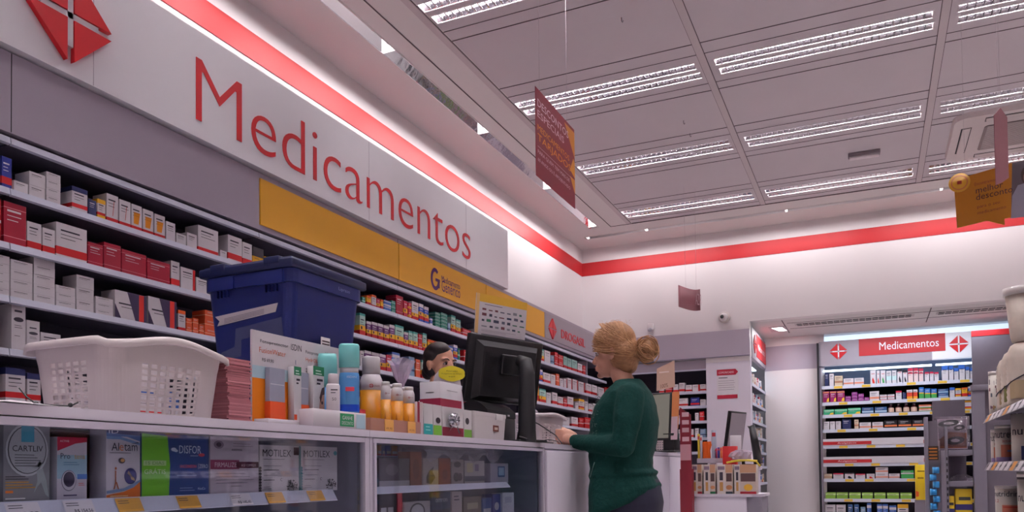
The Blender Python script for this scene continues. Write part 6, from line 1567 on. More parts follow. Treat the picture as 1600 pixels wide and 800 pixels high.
b = MB(); b.lathe([(w*.19, 0), (w*.19, .003)], C((206, 150, 40), .5), Matrix.Translation((-w*.40, -.002, h*.80)) @ Matrix.Rotation(pi/2, 4, 'X'), n=28); b.lathe([(w*.15, .0031), (w*.15, .0036)], C((190, 110, 60), .5), Matrix.Translation((-w*.40, -.002, h*.80)) @ Matrix.Rotation(pi/2, 4, 'X'), n=28); b.lathe([(w*.125, .0037), (w*.125, .004)], C((206, 150, 40), .5), Matrix.Translation((-w*.40, -.002, h*.80)) @ Matrix.Rotation(pi/2, 4, 'X'), n=28)
b.box((-w*.44, -.0066, h*.77), (-w*.36, -.006, h*.83), C((170, 60, 50))); b.build('round_seal', t)
for xx in (-.3, .3): MB().tube([(xx*w, 0, h*.9), (xx*w, 0, ZC-zb-.001)], .0007, M_CORD, 5).build('cord', t)
pe = at('y', yP-.25, 1566, 285)
t = thing('hanging_sign', 'pinkish hanging card seen nearly edge-on in front of the mustard sign', 'hanging sign', (pe.x, yP-.25, pe.z), radians(60))
hE = at('y', yP-.25, 1566, 168).z-pe.z
b = MB(); b.prism([(-.075, -.03), (.0, -.0), (.075, .04), (.075, hE*.92), (.0, hE), (-.075, hE*.85)], -.0015, .0015, mat('dull_pink_card', (150, 96, 104), .5), Matrix.Rotation(pi/2, 4, 'X')); b.build('panel', t)
MB().tube([(0, 0, hE), (0, 0, ZC-pe.z-.001)], .0007, M_CORD, 5).build('cord', t)
pf0, pf1 = at('y', yP+.12, 1577, 255), at('y', yP+.12, 1640, 250); zf = at('y', yP+.12, 1590, 340).z
t = thing('hanging_sign', 'hanging photo card of a person in a pale shirt beside the mustard sign', 'hanging sign', ((pf0.x+pf1.x)/2, yP+.12, zf)); wf = pf1.x-pf0.x; hf = pf0.z-zf
b = MB(); b.box((-wf/2, -.0015, 0), (wf/2, .0015, hf), C((84, 74, 84)))
def fq(pts, col, k): b.add([(p[0]*wf, -.0015-.0004*k, p[1]*hf) for p in pts], [tuple(range(len(pts)))], C(col))
fq([(-.5, 0), (.4, 0), (.35, .5), (.05, .62), (-.3, .58), (-.45, .4)], (150, 150, 172), 1); fq([(-.06+.16*cos(a*pi/8), .74+.17*sin(a*pi/8)) for a in range(16)], (60, 40, 44), 2); fq([(-.04+.12*cos(a*pi/8), .70+.13*sin(a*pi/8)) for a in range(16)], (150, 100, 90), 3)
b.build('panel', t); MB().tube([(0, 0, hf), (0, 0, ZC-zf-.001)], .0007, M_CORD, 5).build('cord', t)

# ================================================================== CEILING AND WALL DEVICES
p = at('z', ZC, 1490, 178)
ax0, ay0 = .60, 6.60
t = thing('air_conditioner', 'white ceiling cassette air conditioner with a grey grille at the right', 'air conditioner', (ax0+.46, ay0+.46, ZC))
M_AC = mat('ac_plastic', (196, 184, 184), .4); 
b = MB(); b.prism(rrect(.92, .92, .10, 5), -.035, -.0005, M_AC, taper=1.02); b.build('panel', t)
b = MB(); b.prism(rrect(.50, .50, .03, 4), -.040, -.035, mat('ac_grille', (120, 106, 108), .4, metal=.3)); 
for i in range(24): b.box((-.23, -.235+i*.02, -.043), (.23, -.228+i*.02, -.040), M_AC)
b.build('grille', t)
for k in range(4):
    T = Matrix.Rotation(k*pi/2, 4, 'Z'); b = MB(); b.box((-.26, .335, -.0365), (.26, .340, -.035), M_DKGAP, T); b.box((-.26, .395, -.0365), (.26, .405, -.035), M_DKGAP, T); b.box((-.26, .335, -.0365), (-.255, .405, -.035), M_DKGAP, T); b.box((.255, .335, -.0365), (.26, .405, -.035), M_DKGAP, T); b.box((-.25, .345, -.040), (.25, .392, -.035), M_AC, T); b.build('louvre', t)
p = at('z', ZC, 1350, 238)
t = thing('emergency_light', 'small slim emergency light on the ceiling left of the air conditioner', 'emergency light', (p.x, p.y, ZC), radians(2))
MB().bbox((-.12, -.035, -.03), (.12, .035, -.0005), mat('grey_housing', (120, 108, 116), .5), .004).build('housing', t)
MB().bbox((-.11, -.028, -.045), (.11, .028, -.030), mat('frosted_lens', (210, 200, 206), .3), .004).build('lens', t)
for i, (px, py) in enumerate(((971, 27), (1068, 188), (1078, 208))):
    p = at('z', ZC, px, py); b = MB(); b.tube([(0, 0, 0), (0, 0, -.02), (.006, 0, -.03), (.010, 0, -.02)], .0022, M_SEAM, 6)
    tag(b.build('ceiling_hook', None, (p.x, p.y, ZC-.0012)), 'tiny metal hook on the ceiling, %s' % ['alone near the top edge of the photo', 'upper of the pair above the second light row', 'lower of the pair above the second light row'][i], 'hook')
p = at('y', YB, 1132, 496)
t = thing('security_camera', 'white dome security camera on the far wall above the grey fascia', 'camera', (p.x, YB, p.z))
T = Matrix.Rotation(pi/2, 4, 'X')
MB().lathe([(.062, 0), (.062, .02), (.05, .035)], M_AC, T, n=24).build('base', t)
MB().sphere((0, -.045, -.004), .045, mat('cam_white', (214, 206, 208), .3), n=20, k=12).build('dome', t)
MB().sphere((-.012, -.080, -.004), .022, M_BLACK, n=14, k=9).build('lens', t)
p = at('y', YB, 1017, 513)
t = thing('motion_sensor', 'small white motion sensor on the far wall beside the blonde hair', 'sensor', (p.x, YB, p.z))
MB().bbox((-.035, -.035, -.02), (.035, -.0005, .05), mat('cam_white', (214, 206, 208), .3), .008).build('housing', t)
MB().sphere((0, -.035, -.022), (.03, .02, .025), mat('sensor_lens', (170, 166, 176), .3)).build('lens', t)
# notice on the pillar
p0, p1 = at('y', YB-.016, 1120, 578), at('y', YB-.016, 1154, 622)
t = thing('wall_notice', 'white notice with two red bars reading COMUNICADO on the white pillar', 'notice', ((p0.x+p1.x)/2, YB-.016, p1.z)); w = p1.x-p0.x; h = p0.z-p1.z
b = MB(); b.box((-w/2, -.002, 0), (w/2, -.0002, h), C((212, 206, 212)))
b.box((-w/2, -.0026, h*.80), (w*.38, -.002, h), C(CRIM)); b.add([(w*.38, -.0026, h*.80), (w*.5, -.0026, h*.9), (w*.38, -.0026, h)], [(0,1,2)], C(CRIM)); b.box((-w/2, -.0026, 0), (w*.46, -.002, h*.13), C(CRIM))
b.text('COMUNICADO', (-w*.42, -.003, h*.86), (1,0,0), (0,0,1), w*.72, h*.07, C((226, 210, 216)))
b.box((-w*.42, -.0026, h*.70), (-w*.0, -.002, h*.725), C(INK))
for i in range(5): b.box((-w*.44, -.0026, h*(.60-.075*i)), (w*(.3+.04*(i % 2)), -.002, h*(.612-.075*i)), C((130, 120, 136)))
b.build('sheet', t)

# ================================================================== RIGHT-HAND GONDOLA (faces left)
GX = .45; gz1, gz2 = at('x', GX, 1540, 648).z, at('x', GX, 1545, 722).z
GY0, GY1 = 1.0, 4.06
M_GND = mat('gondola_grey', (128, 122, 136), .45); M_TIN = mat('tin_white', (196, 188, 180), .35)
t = thing('gondola_shelving', 'grey gondola shelving on the right holding supplement tins', 'shelving', (GX, 2.5, 0)); T = Matrix.Translation((-GX, -2.5, 0))
MB().box((GX+.34, GY0, 0), (GX+.36, GY1, 1.62), mat('gondola_back', (110, 102, 114), .6), T).build('back_panel', t)
MB().box((GX-.02, GY0, 0), (GX+.34, GY1, .12), M_GND, T).build('base', t)
gzs = [gz1, gz2, at('x', GX, 1545, 801).z-.03]
for i, z in enumerate(gzs):
    b = MB(); b.box((GX+.015, GY0, z-.022), (GX+.338, GY1, z-.006), M_SHELF, T); s = b.build('shelf', t)
    b = MB(); b.add([(GX-.005, GY0, z-.036), (GX+.014, GY0, z), (GX+.014, GY1, z), (GX-.005, GY1, z-.036), (GX+.014, GY0, z-.03), (GX+.014, GY1, z-.03)], [(0, 1, 2, 3), (0, 3, 5, 4), (0, 4, 1), (3, 2, 5)], M_GND, T)
    b.build('price_rail', s)
    rr = random.Random(i)
    for k in range(9):
        y = GY1-.06-.125*k-rr.uniform(0, .02)-(.0 if i == 0 else .015)
        P = [(GX-.0055, y, z-.034), (GX-.0055, y-.085, z-.034), (GX+.0125, y-.085, z-.0015), (GX+.0125, y, z-.0015)]
        b = MB(); b.add([(p[0], p[1]+.0, p[2]) for p in P], [(0, 1, 2, 3)], C((222, 216, 222) if (k*3+i) % 4 else (226, 150, 50)), T); b.add([(P[0][0]-.0006, y-.02, z-.022), (P[0][0]-.0006, y-.06, z-.022), (P[0][0]+.005, y-.06, z-.012), (P[0][0]+.005, y-.02, z-.012)], [(0,1,2,3)], C(INK), T); b.build('price_tag', s)
# tins: brand tins on two shelves and patterned ones above
def tin(label, px, pxw, X, z, pyt, prof, deco, name='supplement_tin', n=26, rz=None):
    y = min(ysolve(X, z+.05, px), GY1-.045); D = depth((X, y, z)); r = pxw*D/FPX/2; h = at('x', X, px, pyt).z-z
    t = thing(name, label, 'tin', (X, y, z), (atan2(-X, y))*1.0 if rz is None else rz)
    M_lid = mat('tin_lid', (206, 198, 196), .3)
    MB().lathe([(r*.97, 0), (r, .003), (r, h*.92)], M_TIN, n=n).build('body', t)
    MB().lathe([(r*1.03, h*.92), (r*1.03, h), (r*.95, h*1.0)], M_lid, n=n).build('lid', t)
    b = MB(); deco(b, r, h); b.build('label_print', t)
    return t
def wrap(b, r, a0, a1, z0, z1, col, n=8, k=1):
    """label patch on a cylinder; angle 0 faces -y"""
    vs = []
    for i in range(n+1):
        a = radians(a0+(a1-a0)*i/n); vs += [((r+.0006*k)*sin(a), -(r+.0006*k)*cos(a), z0), ((r+.0006*k)*sin(a), -(r+.0006*k)*cos(a), z1)]
    b.add(vs, [(2*i, 2*i+2, 2*i+3, 2*i+1) for i in range(n)], C(col), None, True)
def wtext(b, s, r, a0, a1, z0, h, col, k=3):
    vs, fs, x0, x1, y0, y1 = text_geo(s, 3); P = []
    for q in vs:
        a = radians(a0+(a1-a0)*(q[0]-x0)/(x1-x0)); P.append(((r+.0006*k)*sin(a), -(r+.0006*k)*cos(a), z0+(q[1]-y0)/(y1-y0)*h))
    b.add(P, fs, C(col))
def dk1(b, r, h):
    wtext(b, 'nutren', r, -70, 60, h*.66, h*.16, (30, 26, 44)); wtext(b, 'active', r, -10, 50, h*.54, h*.08, (170, 60, 70)); wrap(b, r, -20, 60, h*.15, h*.48, (206, 120, 96)); wrap(b, r, -60, 80, h*.02, h*.16, (150, 130, 180), k=2); wrap(b, r, 20, 60, h*.3, h*.34, (120, 140, 190), k=2)
def dk2(b, r, h):
    wtext(b, 'nutridrink', r, -75, 55, h*.70, h*.16, (40, 50, 60)); wtext(b, '1,2', r, -70, -45, h*.52, h*.10, (170, 50, 60)); wrap(b, r, -30, 70, h*.12, h*.46, (206, 120, 96)); wrap(b, r, -30, 70, h*.02, h*.20, (90, 150, 200), k=2); wrap(b, r, -25, 60, h*.38, h*.42, (200, 80, 60), k=3)
def dk3(b, r, h):
    wtext(b, 'nutren', r, -60, 80, h*.50, h*.12, (30, 26, 44)); wrap(b, r, -20, 40, h*.05, h*.30, (40, 50, 100)); wrap(b, r, -90, 90, h*.88, h*.92, (60, 50, 60))
xt = GX+.06
tin('white nutren tin with salmon picture on the middle right-hand shelf, left one', 1569, 24, xt, gz2-.0055, 664, None, dk1)
tin('white nutren tin at the far end of the middle right-hand shelf, half hidden', 1553, 12, GX+.035, gz2-.0055, 672, None, dk1)
tin('large white tin cut by the right photo edge on the middle right-hand shelf', 1604, 40, GX+.092, gz2-.0055, 636, None, dk3)
tin('wide white nutridrink tin on the lowest right-hand shelf in view', 1561, 38, GX+.082, gzs[2]-.0055, 757, None, dk2)
tin('white tin behind the nutridrink tin on the lowest shelf', 1598, 14, GX+.15, gzs[2]-.0055, 742, None, dk2)
tin('white tin at the right photo edge on the lowest shelf', 1606, 26, xt, gzs[2]-.0055, 738, None, dk3)
def dk4(b, r, h):
    rr = random.Random(int(r*1e5))
    for k in range(14):
        a = rr.uniform(-80, 70); z = rr.uniform(.1, .75)*h; wrap(b, r, a, a+rr.uniform(8, 22), z, z+h*rr.uniform(.04, .14), rr.choice([(110, 104, 120), (160, 120, 60), (90, 96, 110), (200, 190, 190), (120, 70, 80)]), 3)
tin('grey patterned tin with ochre top standing furthest left on the top right-hand shelf', 1553, 14, GX+.035, gz1-.0055, 580, None, dk4)
tin('grey patterned tin second from the left on the top right-hand shelf', 1566, 14, GX+.047, gz1-.0055, 577, None, dk4)
z0 = gz1-.0055
for i, (yy, xx, r) in enumerate(((3.73, .512, .052), (3.61, .515, .055), (3.47, .52, .06))):
    hP = 1.297-z0+.012*i
    t = thing('supplement_pouch', 'pale ribbed rounded pack on the top gondola shelf, %s from the far end' % ORD[i], 'pack', (xx, yy, z0), 0, 'pale ribbed packs on the top gondola shelf')
    pr = [(r*.80, 0), (r*.97, .012)]
    for k in range(9):
        z_ = .02+(hP*.74-.02)*k/8; pr += [(r, z_), (r*.955, z_+.007)]
    pr += [(r*.93, hP*.84), (r*.74, hP*.95), (r*.45, hP)]
    MB().lathe(pr, mat('pale_shell', (204, 190, 178), .45, noise=.15, scale=30), n=30).build('body', t)
    b = MB(); b.tube([((r+.001)*sin(radians(q)), -(r+.001)*cos(radians(q)), hP*(.50+.0022*q)) for q in range(-95, 96, 10)], .0022, C(INK), 6); b.build('dark_band', t)
    b = MB(); wrap(b, r*1.0, -60, 60, hP*.12, hP*.40, (120, 118, 70) if i % 2 else (170, 150, 120), k=2); b.build('label_print', t)
zt9 = 1.297+.024+.0015; r = .062
t9 = thing('supplement_tub', 'pale tapered tub with wide lid stacked on the nearest ribbed pack', 'tub', (.52, 3.47, zt9))
h9 = at('x', .52, 1596, 452).z-zt9
MB().lathe([(r*.62, 0), (r*.70, h9*.1), (r*.92, h9*.86)], MATS['pale_shell'], n=28).build('body', t9)
MB().lathe([(r*1.02, h9*.86), (r*1.05, h9), (r*.98, h9)], mat('tin_lid', (206, 198, 196), .3), n=28).build('lid', t9)
# ---- end post and cross shelving behind the gondola
EY = 4.5
ex0, ex1 = at('y', EY, 1521, 700).x, at('y', EY, 1541, 700).x; ezt = at('y', EY, 1530, 610).z
t = thing('shelving_frame', 'tall grey frame post with a top rail at the end of the right-hand gondola', 'shelving', (ex0, EY, 0))
MB().bbox((0, 0, 0), (ex1-ex0, .05, ezt-.0), M_GND, .002).build('post', t)
MB().bbox((-.003, -.004, ezt), (.34, .055, ezt+.028), M_GND, .002).build('top_rail', t)
MB().box((ex1-ex0+.001, .02, 0), (.34, .03, ezt-.001), mat('gondola_back', (110, 102, 114), .6)).build('back_panel', t)
sx0 = at('y', EY, 1477, 700).x
z1, z2 = at('y', EY, 1500, 703).z, at('y', EY, 1500, 752).z
t = thing('side_shelving', 'small grey side shelving with perforated post, left of the frame post', 'shelving', (sx0, EY, 0)); wS = ex0-sx0-.004
MB().box((0, .005, 0), (.012, .30, z1+.12), M_GND).box((-.035, .30, 0), (wS, .31, ezt-.02), mat('gondola_back', (110, 102, 114), .6)).build('frame', t)
b = MB()
for i in range(22): b.box((.003, .0035, z1-.05-.03*i), (.009, .0055, z1-.035-.03*i), M_DKGAP)
b.build('slot_row', t)
for z in (z1, z2, z2-.24):
    b = MB(); b.bbox((.013, 0, z-.026), (wS, .29, z), M_GND, .002); b.build('shelf', t)
# clear packet with sandal picture
q0 = at('y', EY-.02, 1465, 655); w = at('y', EY-.02, 1521, 655).x-q0.x; hq = at('y', EY, 1490, 650).z-z1
def packet(name, label, loc, w, h, d, rz=0):
    b = MB(); rr = random.Random(3); nx, nz = 8, 8; vs = []
    for s in (-1, 1):
        for i in range(nx+1):
            for j in range(nz+1):
                ed = min(i, nx-i, j, nz-j)/3; vs.append(((i/nx-.5)*w, s*d/2*min(1, ed+.05)+(rr.random()-.5)*.004, j/nz*h))
    M_ = (nx+1)*(nz+1)
    for s in (0, 1):
        b.add(vs[s*M_:(s+1)*M_], [((i*(nz+1)+j), ((i+1)*(nz+1)+j), ((i+1)*(nz+1)+j+1), (i*(nz+1)+j+1))[::1 if s == 0 else -1] for i in range(nx) for j in range(nz)], clear('glossy_film', (214, 206, 216), .16, .06, .06, .8, 30))
    o = b.build(name, None, loc, rz); tag(o, label, 'packet')
    return o
pk = packet('clear_packet', 'shiny clear packet with a brown sandal insert on the small side shelving', (q0.x+w/2-.01, EY+.05, z1+.0005), w, hq, .05)
b = MB(); b.box((-w*.42, -.008, .005), (w*.42, .0, hq*.93), C((180, 160, 176)))
b.add([(-w*.4, -.0085, .01), (w*.4, -.0085, .01), (w*.4, -.0085, hq*.5), (-w*.1, -.0085, hq*.55), (-w*.4, -.0085, hq*.3)], [(0,1,2,3,4)], C((150, 92, 72)))
for k, (cx_, cz_, rx_, rz2) in enumerate(((.08, .28, .26, .12), (-.1, .8, .3, .10), (.2, .66, .16, .08))):
    b.add([(cx_*w+rx_*w*cos(a*pi/8), -.009-.0002*k, cz_*hq+rz2*hq*sin(a*pi/8)+.1*hq*rx_*cos(a*pi/8)) for a in range(16)], [tuple(range(16))], C((40, 30, 40)))
    b.add([(cx_*w+rx_*.5*w*cos(a*pi/8), -.0095-.0002*k, cz_*hq+rz2*.4*hq*sin(a*pi/8)) for a in range(16)], [tuple(range(16))], C((200, 180, 190)))
b.build('insert_card', pk)
# items on the side shelving
b = MB(); b.bbox((-.03, 0, 0), (.03, .04, .05), C((196, 180, 186)), .002); b.box((-.02, -.001, .01), (.02, 0, .04), C((150, 60, 50)))
tag(b.build('product_box', None, (at('y', EY+.02, 1458, 680).x, EY+.03, z1+.0005)), 'small pinkish box at the left end of the side shelving', 'box')
crumple('plastic_bag', 'flat crumpled clear bag on the second level of the side shelving', 'bag', (sx0+wS*.65, EY+.1, z2+.0005), 0, [(.05, 0), (.055, .01), (.035, .025), (.015, .035)], MATS['glossy_film'], 4, 0, .8, .3)
for i, (px0, px1, pyt, col, lb_) in enumerate(((1481, 1491, 775, (236, 200, 50), 'yellow box with dark foot'), (1493, 1519, 764, (232, 196, 50), 'larger yellow box with a navy band'))):
    xa, xb_ = at('y', EY+.02, px0, 780).x, at('y', EY+.02, px1, 780).x; zz = z2-.24
    b = MB(); ht = at('y', EY+.02, px0, pyt).z-zz; w = xb_-xa
    b.bbox((-w/2, 0, 0), (w/2, .06, ht), C(col), .001, n=1); b.box((-w/2-.0003, -.0006, ht*.48), (w/2+.0003, .03, ht*.62), C((50, 44, 100))); b.box((-w*.3, -.001, ht*.72), (w*.4, -.0005, ht*.80), C((60, 60, 60))); b.box((-w*.4, -.001, ht*.05), (w*.1, -.0005, ht*.4), C((60, 54, 60)))
    tag(b.build('product_box', None, ((xa+xb_)/2, EY+.02, zz+.0005)), lb_+' on the low level of the side shelving', 'box')
# hook strip with blue blister items
hx0 = at('y', EY-.05, 1457, 740).x
t = thing('display_strip', 'narrow grey display strip left of the side shelving', 'display', (hx0, EY-.03, 0))
MB().bbox((-.03, .02, 0), (-.012, .06, at('y', EY, 1450, 652).z), M_GND, .002).build('upright', t)
MB().box((-.012, .03, .3), (.03, .034, at('y', EY, 1450, 652).z-.02), mat('gondola_back', (110, 102, 114), .6)).build('back_panel', t)
b = MB(); zc_ = at('y', EY-.05, 1460, 708).z; b.box((-.015, -.0, zc_-.035), (.03, .004, zc_+.035), C((60, 44, 34)))
for i in range(4): b.box((-.012, -.0006, zc_+.02-.016*i), (.024, 0, zc_+.026-.016*i), C((200, 120, 50)))
b.build('dark_card', t)
for i in range(7):
    z = zc_-.085-.036*i; x = hx0+(.004 if i % 2 else .017)
    b = MB(); b.tube([(-.010, 0, 0), (.014, .0, 0)], .016, C((50, 140, 206), .3), 12); b.tube([(-.015, 0, 0), (-.010, 0, 0)], .0165, C((90, 170, 220), .3), 12)
    b.box((-.001, .008, -.001), (.001, .022, .001), M_GND)
    tag(b.build('tape_roll', None, (x, EY-.022, z)), 'small bright blue roll hanging on the display strip, %s from the top' % ORD[i], 'roll', 'blue rolls on the display strip')
# tall yellow box standing free at the left of the strip
pY0, pY1 = at('y', 5.2, 1430, 730), at('y', 5.2, 1446, 730); zY0, zY1 = at('y', 5.2, 1437, 781).z, at('y', 5.2, 1437, 726).z
t = thing('display_stand', 'slim grey stand carrying the tall yellow box', 'stand', ((pY0.x+pY1.x)/2, 5.24, 0))
MB().box((-.03, -.03, 0), (.03, .05, zY0-.001), M_GND).build('column', t)
b = MB(); w = pY1.x-pY0.x; hY = zY1-zY0; b.bbox((-w/2, 0, 0), (w/2, .05, hY), C((228, 196, 30)), .001, n=1)
b.box((-w*.3, -.0006, hY*.80), (w*.4, -.0002, hY*.83), C((110, 80, 20))); b.box((-w*.3, -.0006, hY*.6), (w*.3, -.0002, hY*.64), C((150, 120, 20))); b.add([(-w*.5, -.0006, hY*.08), (-w*.2, -.0006, hY*.1), (-w*.2, -.0006, hY*.22), (-w*.5, -.0006, hY*.26)], [(0,1,2,3)], C((220, 90, 30)))
tag(b.build('tall_box', None, ((pY0.x+pY1.x)/2, 5.20, zY0)), 'tall bright yellow box in front of the annex shelving', 'box')
# big grey partition with red top edge in the annex
gy = 9.6; gx0, gx1 = at('y', gy, 1519, 560).x, at('y', gy, 1592, 560).x; gt = at('y', gy, 1519, 517).z
t = thing('partition_panel', 'tall plain grey partition with a red stripe along its top, annex right side', 'partition', (gx0, gy, 0))
MB().box((0, 0, 0), (gx1-gx0+.6, .04, gt-.062), mat('grey_partition', (112, 102, 112), .6)).build('panel', t)
MB().box((0, -.003, gt-.06), (gx1-gx0+.6, .04, gt), M_STRIPE).build('red_stripe', t)

# ================================================================== PROMO STAND AND SCREENS BEHIND THE CUSTOMER
# second screen on the far cabinet
sc_y = 5.75; X9 = CX-.12
pl, pr2 = at('x', X9, 1018, 640), at('x', X9+.0, 1048, 640)
t = thing('monitor', 'black screen seen from its front side on the far counter behind the woman', 'monitor', (at('y', sc_y, 1036, 700).x, sc_y, CT+.0005), radians(-14))
zt = at('y', sc_y, 1030, 613).z-CT; zb_ = at('y', sc_y, 1030, 688).z-CT; wM = .30
T = Matrix.Rotation(radians(-6), 4, 'X')
MB().bbox((-wM/2-.07, -.012, zb_), (wM/2-.09, .014, zt), M_BLACK, .004, T).build('screen_bezel', t)
MB().box((-wM/2-.06, -.0135, zb_+.014), (wM/2-.105, -.012, zt-.012), mat('olive_screen', (70, 66, 62), .25, emit=(.3, .28, .24), estr=.25), T).build('screen', t)
MB().box((wM/2-.086, -.012, zb_+.08), (wM/2-.03, -.008, zt), C((206, 130, 80)), T).box((wM/2-.086, -.0125, zb_), (wM/2-.035, -.008, zb_+.17), C((206, 180, 190)), T).build('side_card', t)
b = MB(); b.tube([(-.06, -.01, zb_+.03), (-.10, .0, .10), (-.08, .02, .012)], .016, M_BLACK, 8); b.bbox((.0, -.0, 0), (.09, .09, zb_+.05), M_BLACK, .004); b.bbox((-.16, -.06, 0), (.12, .10, .012), M_BLACK, .004); b.build('stand', t)
q = at('y', sc_y+.03, 1038, 612)
t = thing('promo_card', 'peach coloured card standing on the far screen behind the woman in green', 'card', (q.x, sc_y+.035, q.z+.01), radians(-14))
b = MB(); b.prism([(-.065, 0), (.085, .02), (.085, .215), (-.06, .165)], -.001, .001, C((214, 180, 160)), Matrix.Rotation(pi/2, 4, 'X')); b.text('100%', (-.03, -.0014, .015), (1,0,.15), (0,0,1), .06, .03, C((120, 80, 60))); b.box((-.04, -.0014, .13), (.04, -.001, .14), C((240, 220, 214))); b.build('card_face', t)
basket('white grid basket on the far counter beneath the second screen', .26, .2, .13, (at('y', 6.1, 1035, 700).x-.02, 6.15, CT+.0005), .3, wave=.004, rows=5)
# stand with cartons
SYY = 5.05; sxa, sxb = at('y', SYY, 1081, 780).x, at('y', SYY, 1166, 780).x; szt = at('y', SYY, 1120, 772).z
t = thing('stand_cabinet', 'low white cabinet under the sweetener cartons', 'cabinet', ((sxa+sxb)/2, SYY, 0)); wC = sxb-sxa
MB().bbox((-wC/2, 0, 0), (wC/2, .34, szt-.018), M_WHITEP, .003).build('body', t)
b = MB(); b.prism([(-wC/2-.004, -.008), (wC/2, -.008), (wC/2+.10, .07), (wC/2+.10, .34), (-wC/2-.004, .34)], szt-.0175, szt, M_WHITEP); b.build('top', t)
MB().box((wC/2+.001, .02, 0), (wC/2+.09, .33, szt-.0175), M_GND).build('side_shelf', t)
CCOL = [((150, 30, 40), 'dark red'), ((40, 110, 70), 'green'), ((44, 50, 60), 'black'), ((160, 30, 44), 'crimson')]
for i, (a, b_) in enumerate(((1081, 1097), (1099, 1118), (1120, 1145), (1147, 1182))):
    xa, xb_ = at('y', SYY+.015, a, 750).x, at('y', SYY+.015, b_, 750).x; w = xb_-xa-.004; h = at('y', SYY+.015, a, 726).z-szt
    b = MB(); b.bbox((-w/2, 0, 0), (w/2, .10, h), C((200, 186, 178)), .001, n=1)
    sw_ = min(.055, w*.55) if i < 3 else w*.26
    b.box((-w/2-.0003, -.0006, 0.0005), (-w/2+sw_, -.0002, h-.0005), C((208, 198, 194))); b.box((-w/2+sw_, -.0006, h*.72), (w/2+.0003, -.0002, h), C((196, 150, 120)))
    b.box((-w/2+sw_*.3, -.001, h*.46), (-w/2+sw_*.7, -.0006, h*.74), C(INK)); b.box((-w/2+sw_*.3, -.001, h*.10), (-w/2+sw_*.7, -.0006, h*.40), C((190, 140, 80)))
    b.box((-w/2+sw_*.1, -.001, h*.82), (-w/2+sw_*.9, -.0006, h*.94), C((130, 110, 130)))
    b.box((-w/2+sw_+.004, -.001, h*.42), (w/2-.004, -.0006, h*.70), C((84, 60, 62))); b.box((-w/2+sw_, -.001, .0005), (w/2, -.0006, h*.08), C(CCOL[i][0]))
    cx_ = (sw_)/2; r = min(w*.2, .03); b.add([(cx_+r*cos(q*pi/8), -.0012, h*.22+r*.8*sin(q*pi/8)) for q in range(16)], [tuple(range(16))], C((222, 170, 60) if i == 3 else (190, 130, 90)))
    tag(b.build('sweetener_carton', None, ((xa+xb_)/2, SYY+.015, szt+.0005)), 'beige carton with %s foot on the low white cabinet, %s of four' % (CCOL[i][1], ['leftmost', 'second', 'third', 'widest and rightmost'][i]), 'box', 'cartons on the low white cabinet')
# tall maroon display at its left
qa = at('y', SYY+.0, 1068, 635); qb2 = at('y', SYY, 1086, 650); mz = at('y', SYY, 1075, 637).z; 
xm0, xm1 = at('y', SYY, 1069, 690).x, at('y', SYY, 1086, 690).x; wm_ = xm1-xm0
t = thing('display_stand', 'tall maroon leaflet display with pale pictures beside the cartons', 'display', ((xm0+xm1)/2-.012, SYY-.065, 0), radians(-6))
M_MAR = C((120, 24, 40)); zq = [at('y', SYY, 1077, q).z for q in (652, 664, 676, 690, 712, 728)]
b = MB(); b.prism([(-wm_/2, 0), (wm_/2, 0), (wm_/2, mz-.05), (-wm_/2, mz)], -.012, 0, M_MAR, Matrix.Rotation(pi/2, 4, 'X')); b.build('back_board', t)
b = MB()
for i in range(4): b.box((-wm_*.3, -.0005, zq[i]), (wm_*.35, 0, zq[i]+.028), C((206, 170, 180)))
b.box((-wm_/2, -.001, zq[4]-.03), (wm_/2, -.0005, zq[4]+.07), C((190, 140, 150))); b.build('pale_pictures', t)
MB().box((-wm_/2-.01, .013, .0), (wm_/2, .05, zq[5]-.02), M_MAR).build('foot_board', t)
# tray above the cartons with small goods
tz = at('y', SYY+.16, 1110, 716).z; xa, xb_ = at('y', SYY+.16, 1089, 715).x, at('y', SYY+.16, 1134, 715).x; w = xb_-xa
t = thing('shelf_tray', 'pale lilac tray above the cartons holding small goods', 'tray', ((xa+xb_)/2, SYY+.16, 0))
hz = tz-.03
MB().bbox((-w/2, -.0, hz), (w/2, .12, hz+.004), M_FRAME, .001, n=1).box((-w/2, -.002, hz), (w/2, 0, tz), M_FRAME).build('tray_body', t)
MB().box((-.02, .06, szt+.001), (.02, .09, hz-.0005), M_FRAME).build('post', t)
goods = [(1090, 1093, 678, (222, 190, 60), 'thin yellow packet'), (1094, 1097, 680, (196, 190, 200), 'thin pale packet'), (1112, 1119, 672, (170, 176, 196), 'blue grey packet with a red edge'), (1117, 1120, 700, (200, 60, 110), 'small pink lip balm'), (1121, 1124, 699, (60, 60, 150), 'small blue lip balm'), (1125, 1128, 699, (210, 110, 60), 'small orange lip balm')]
for a, b_, py, col, ds in goods:
    xa, xb2 = at('y', SYY+.20, a, 700).x, at('y', SYY+.20, b_, 700).x; w = xb2-xa; h = at('y', SYY+.2, a, py).z-hz-.005
    b = MB(); b.bbox((-w/2, 0, 0), (w/2, .02, h), C(col), .001, n=1); b.box((-w*.4, -.0008, h*.8), (w*.4, -.0002, h*.92), C((200, 60, 70)))
    tag(b.build('small_packet', None, ((xa+xb2)/2, SYY+.20, hz+.0045)), ds+' on the lilac tray above the cartons', 'packet')
# orange bag
po = at('y', SYY+.22, 1103, 700)
crumple('orange_bag', 'crumpled bright orange bag on the lilac tray above the cartons', 'bag', (po.x, SYY+.225, hz+.0045), 0, [(.016, 0), (.026, .03), (.026, .08), (.034, .115), (.03, .135)], C((230, 100, 30), .35), 6, 0, .5, .2)
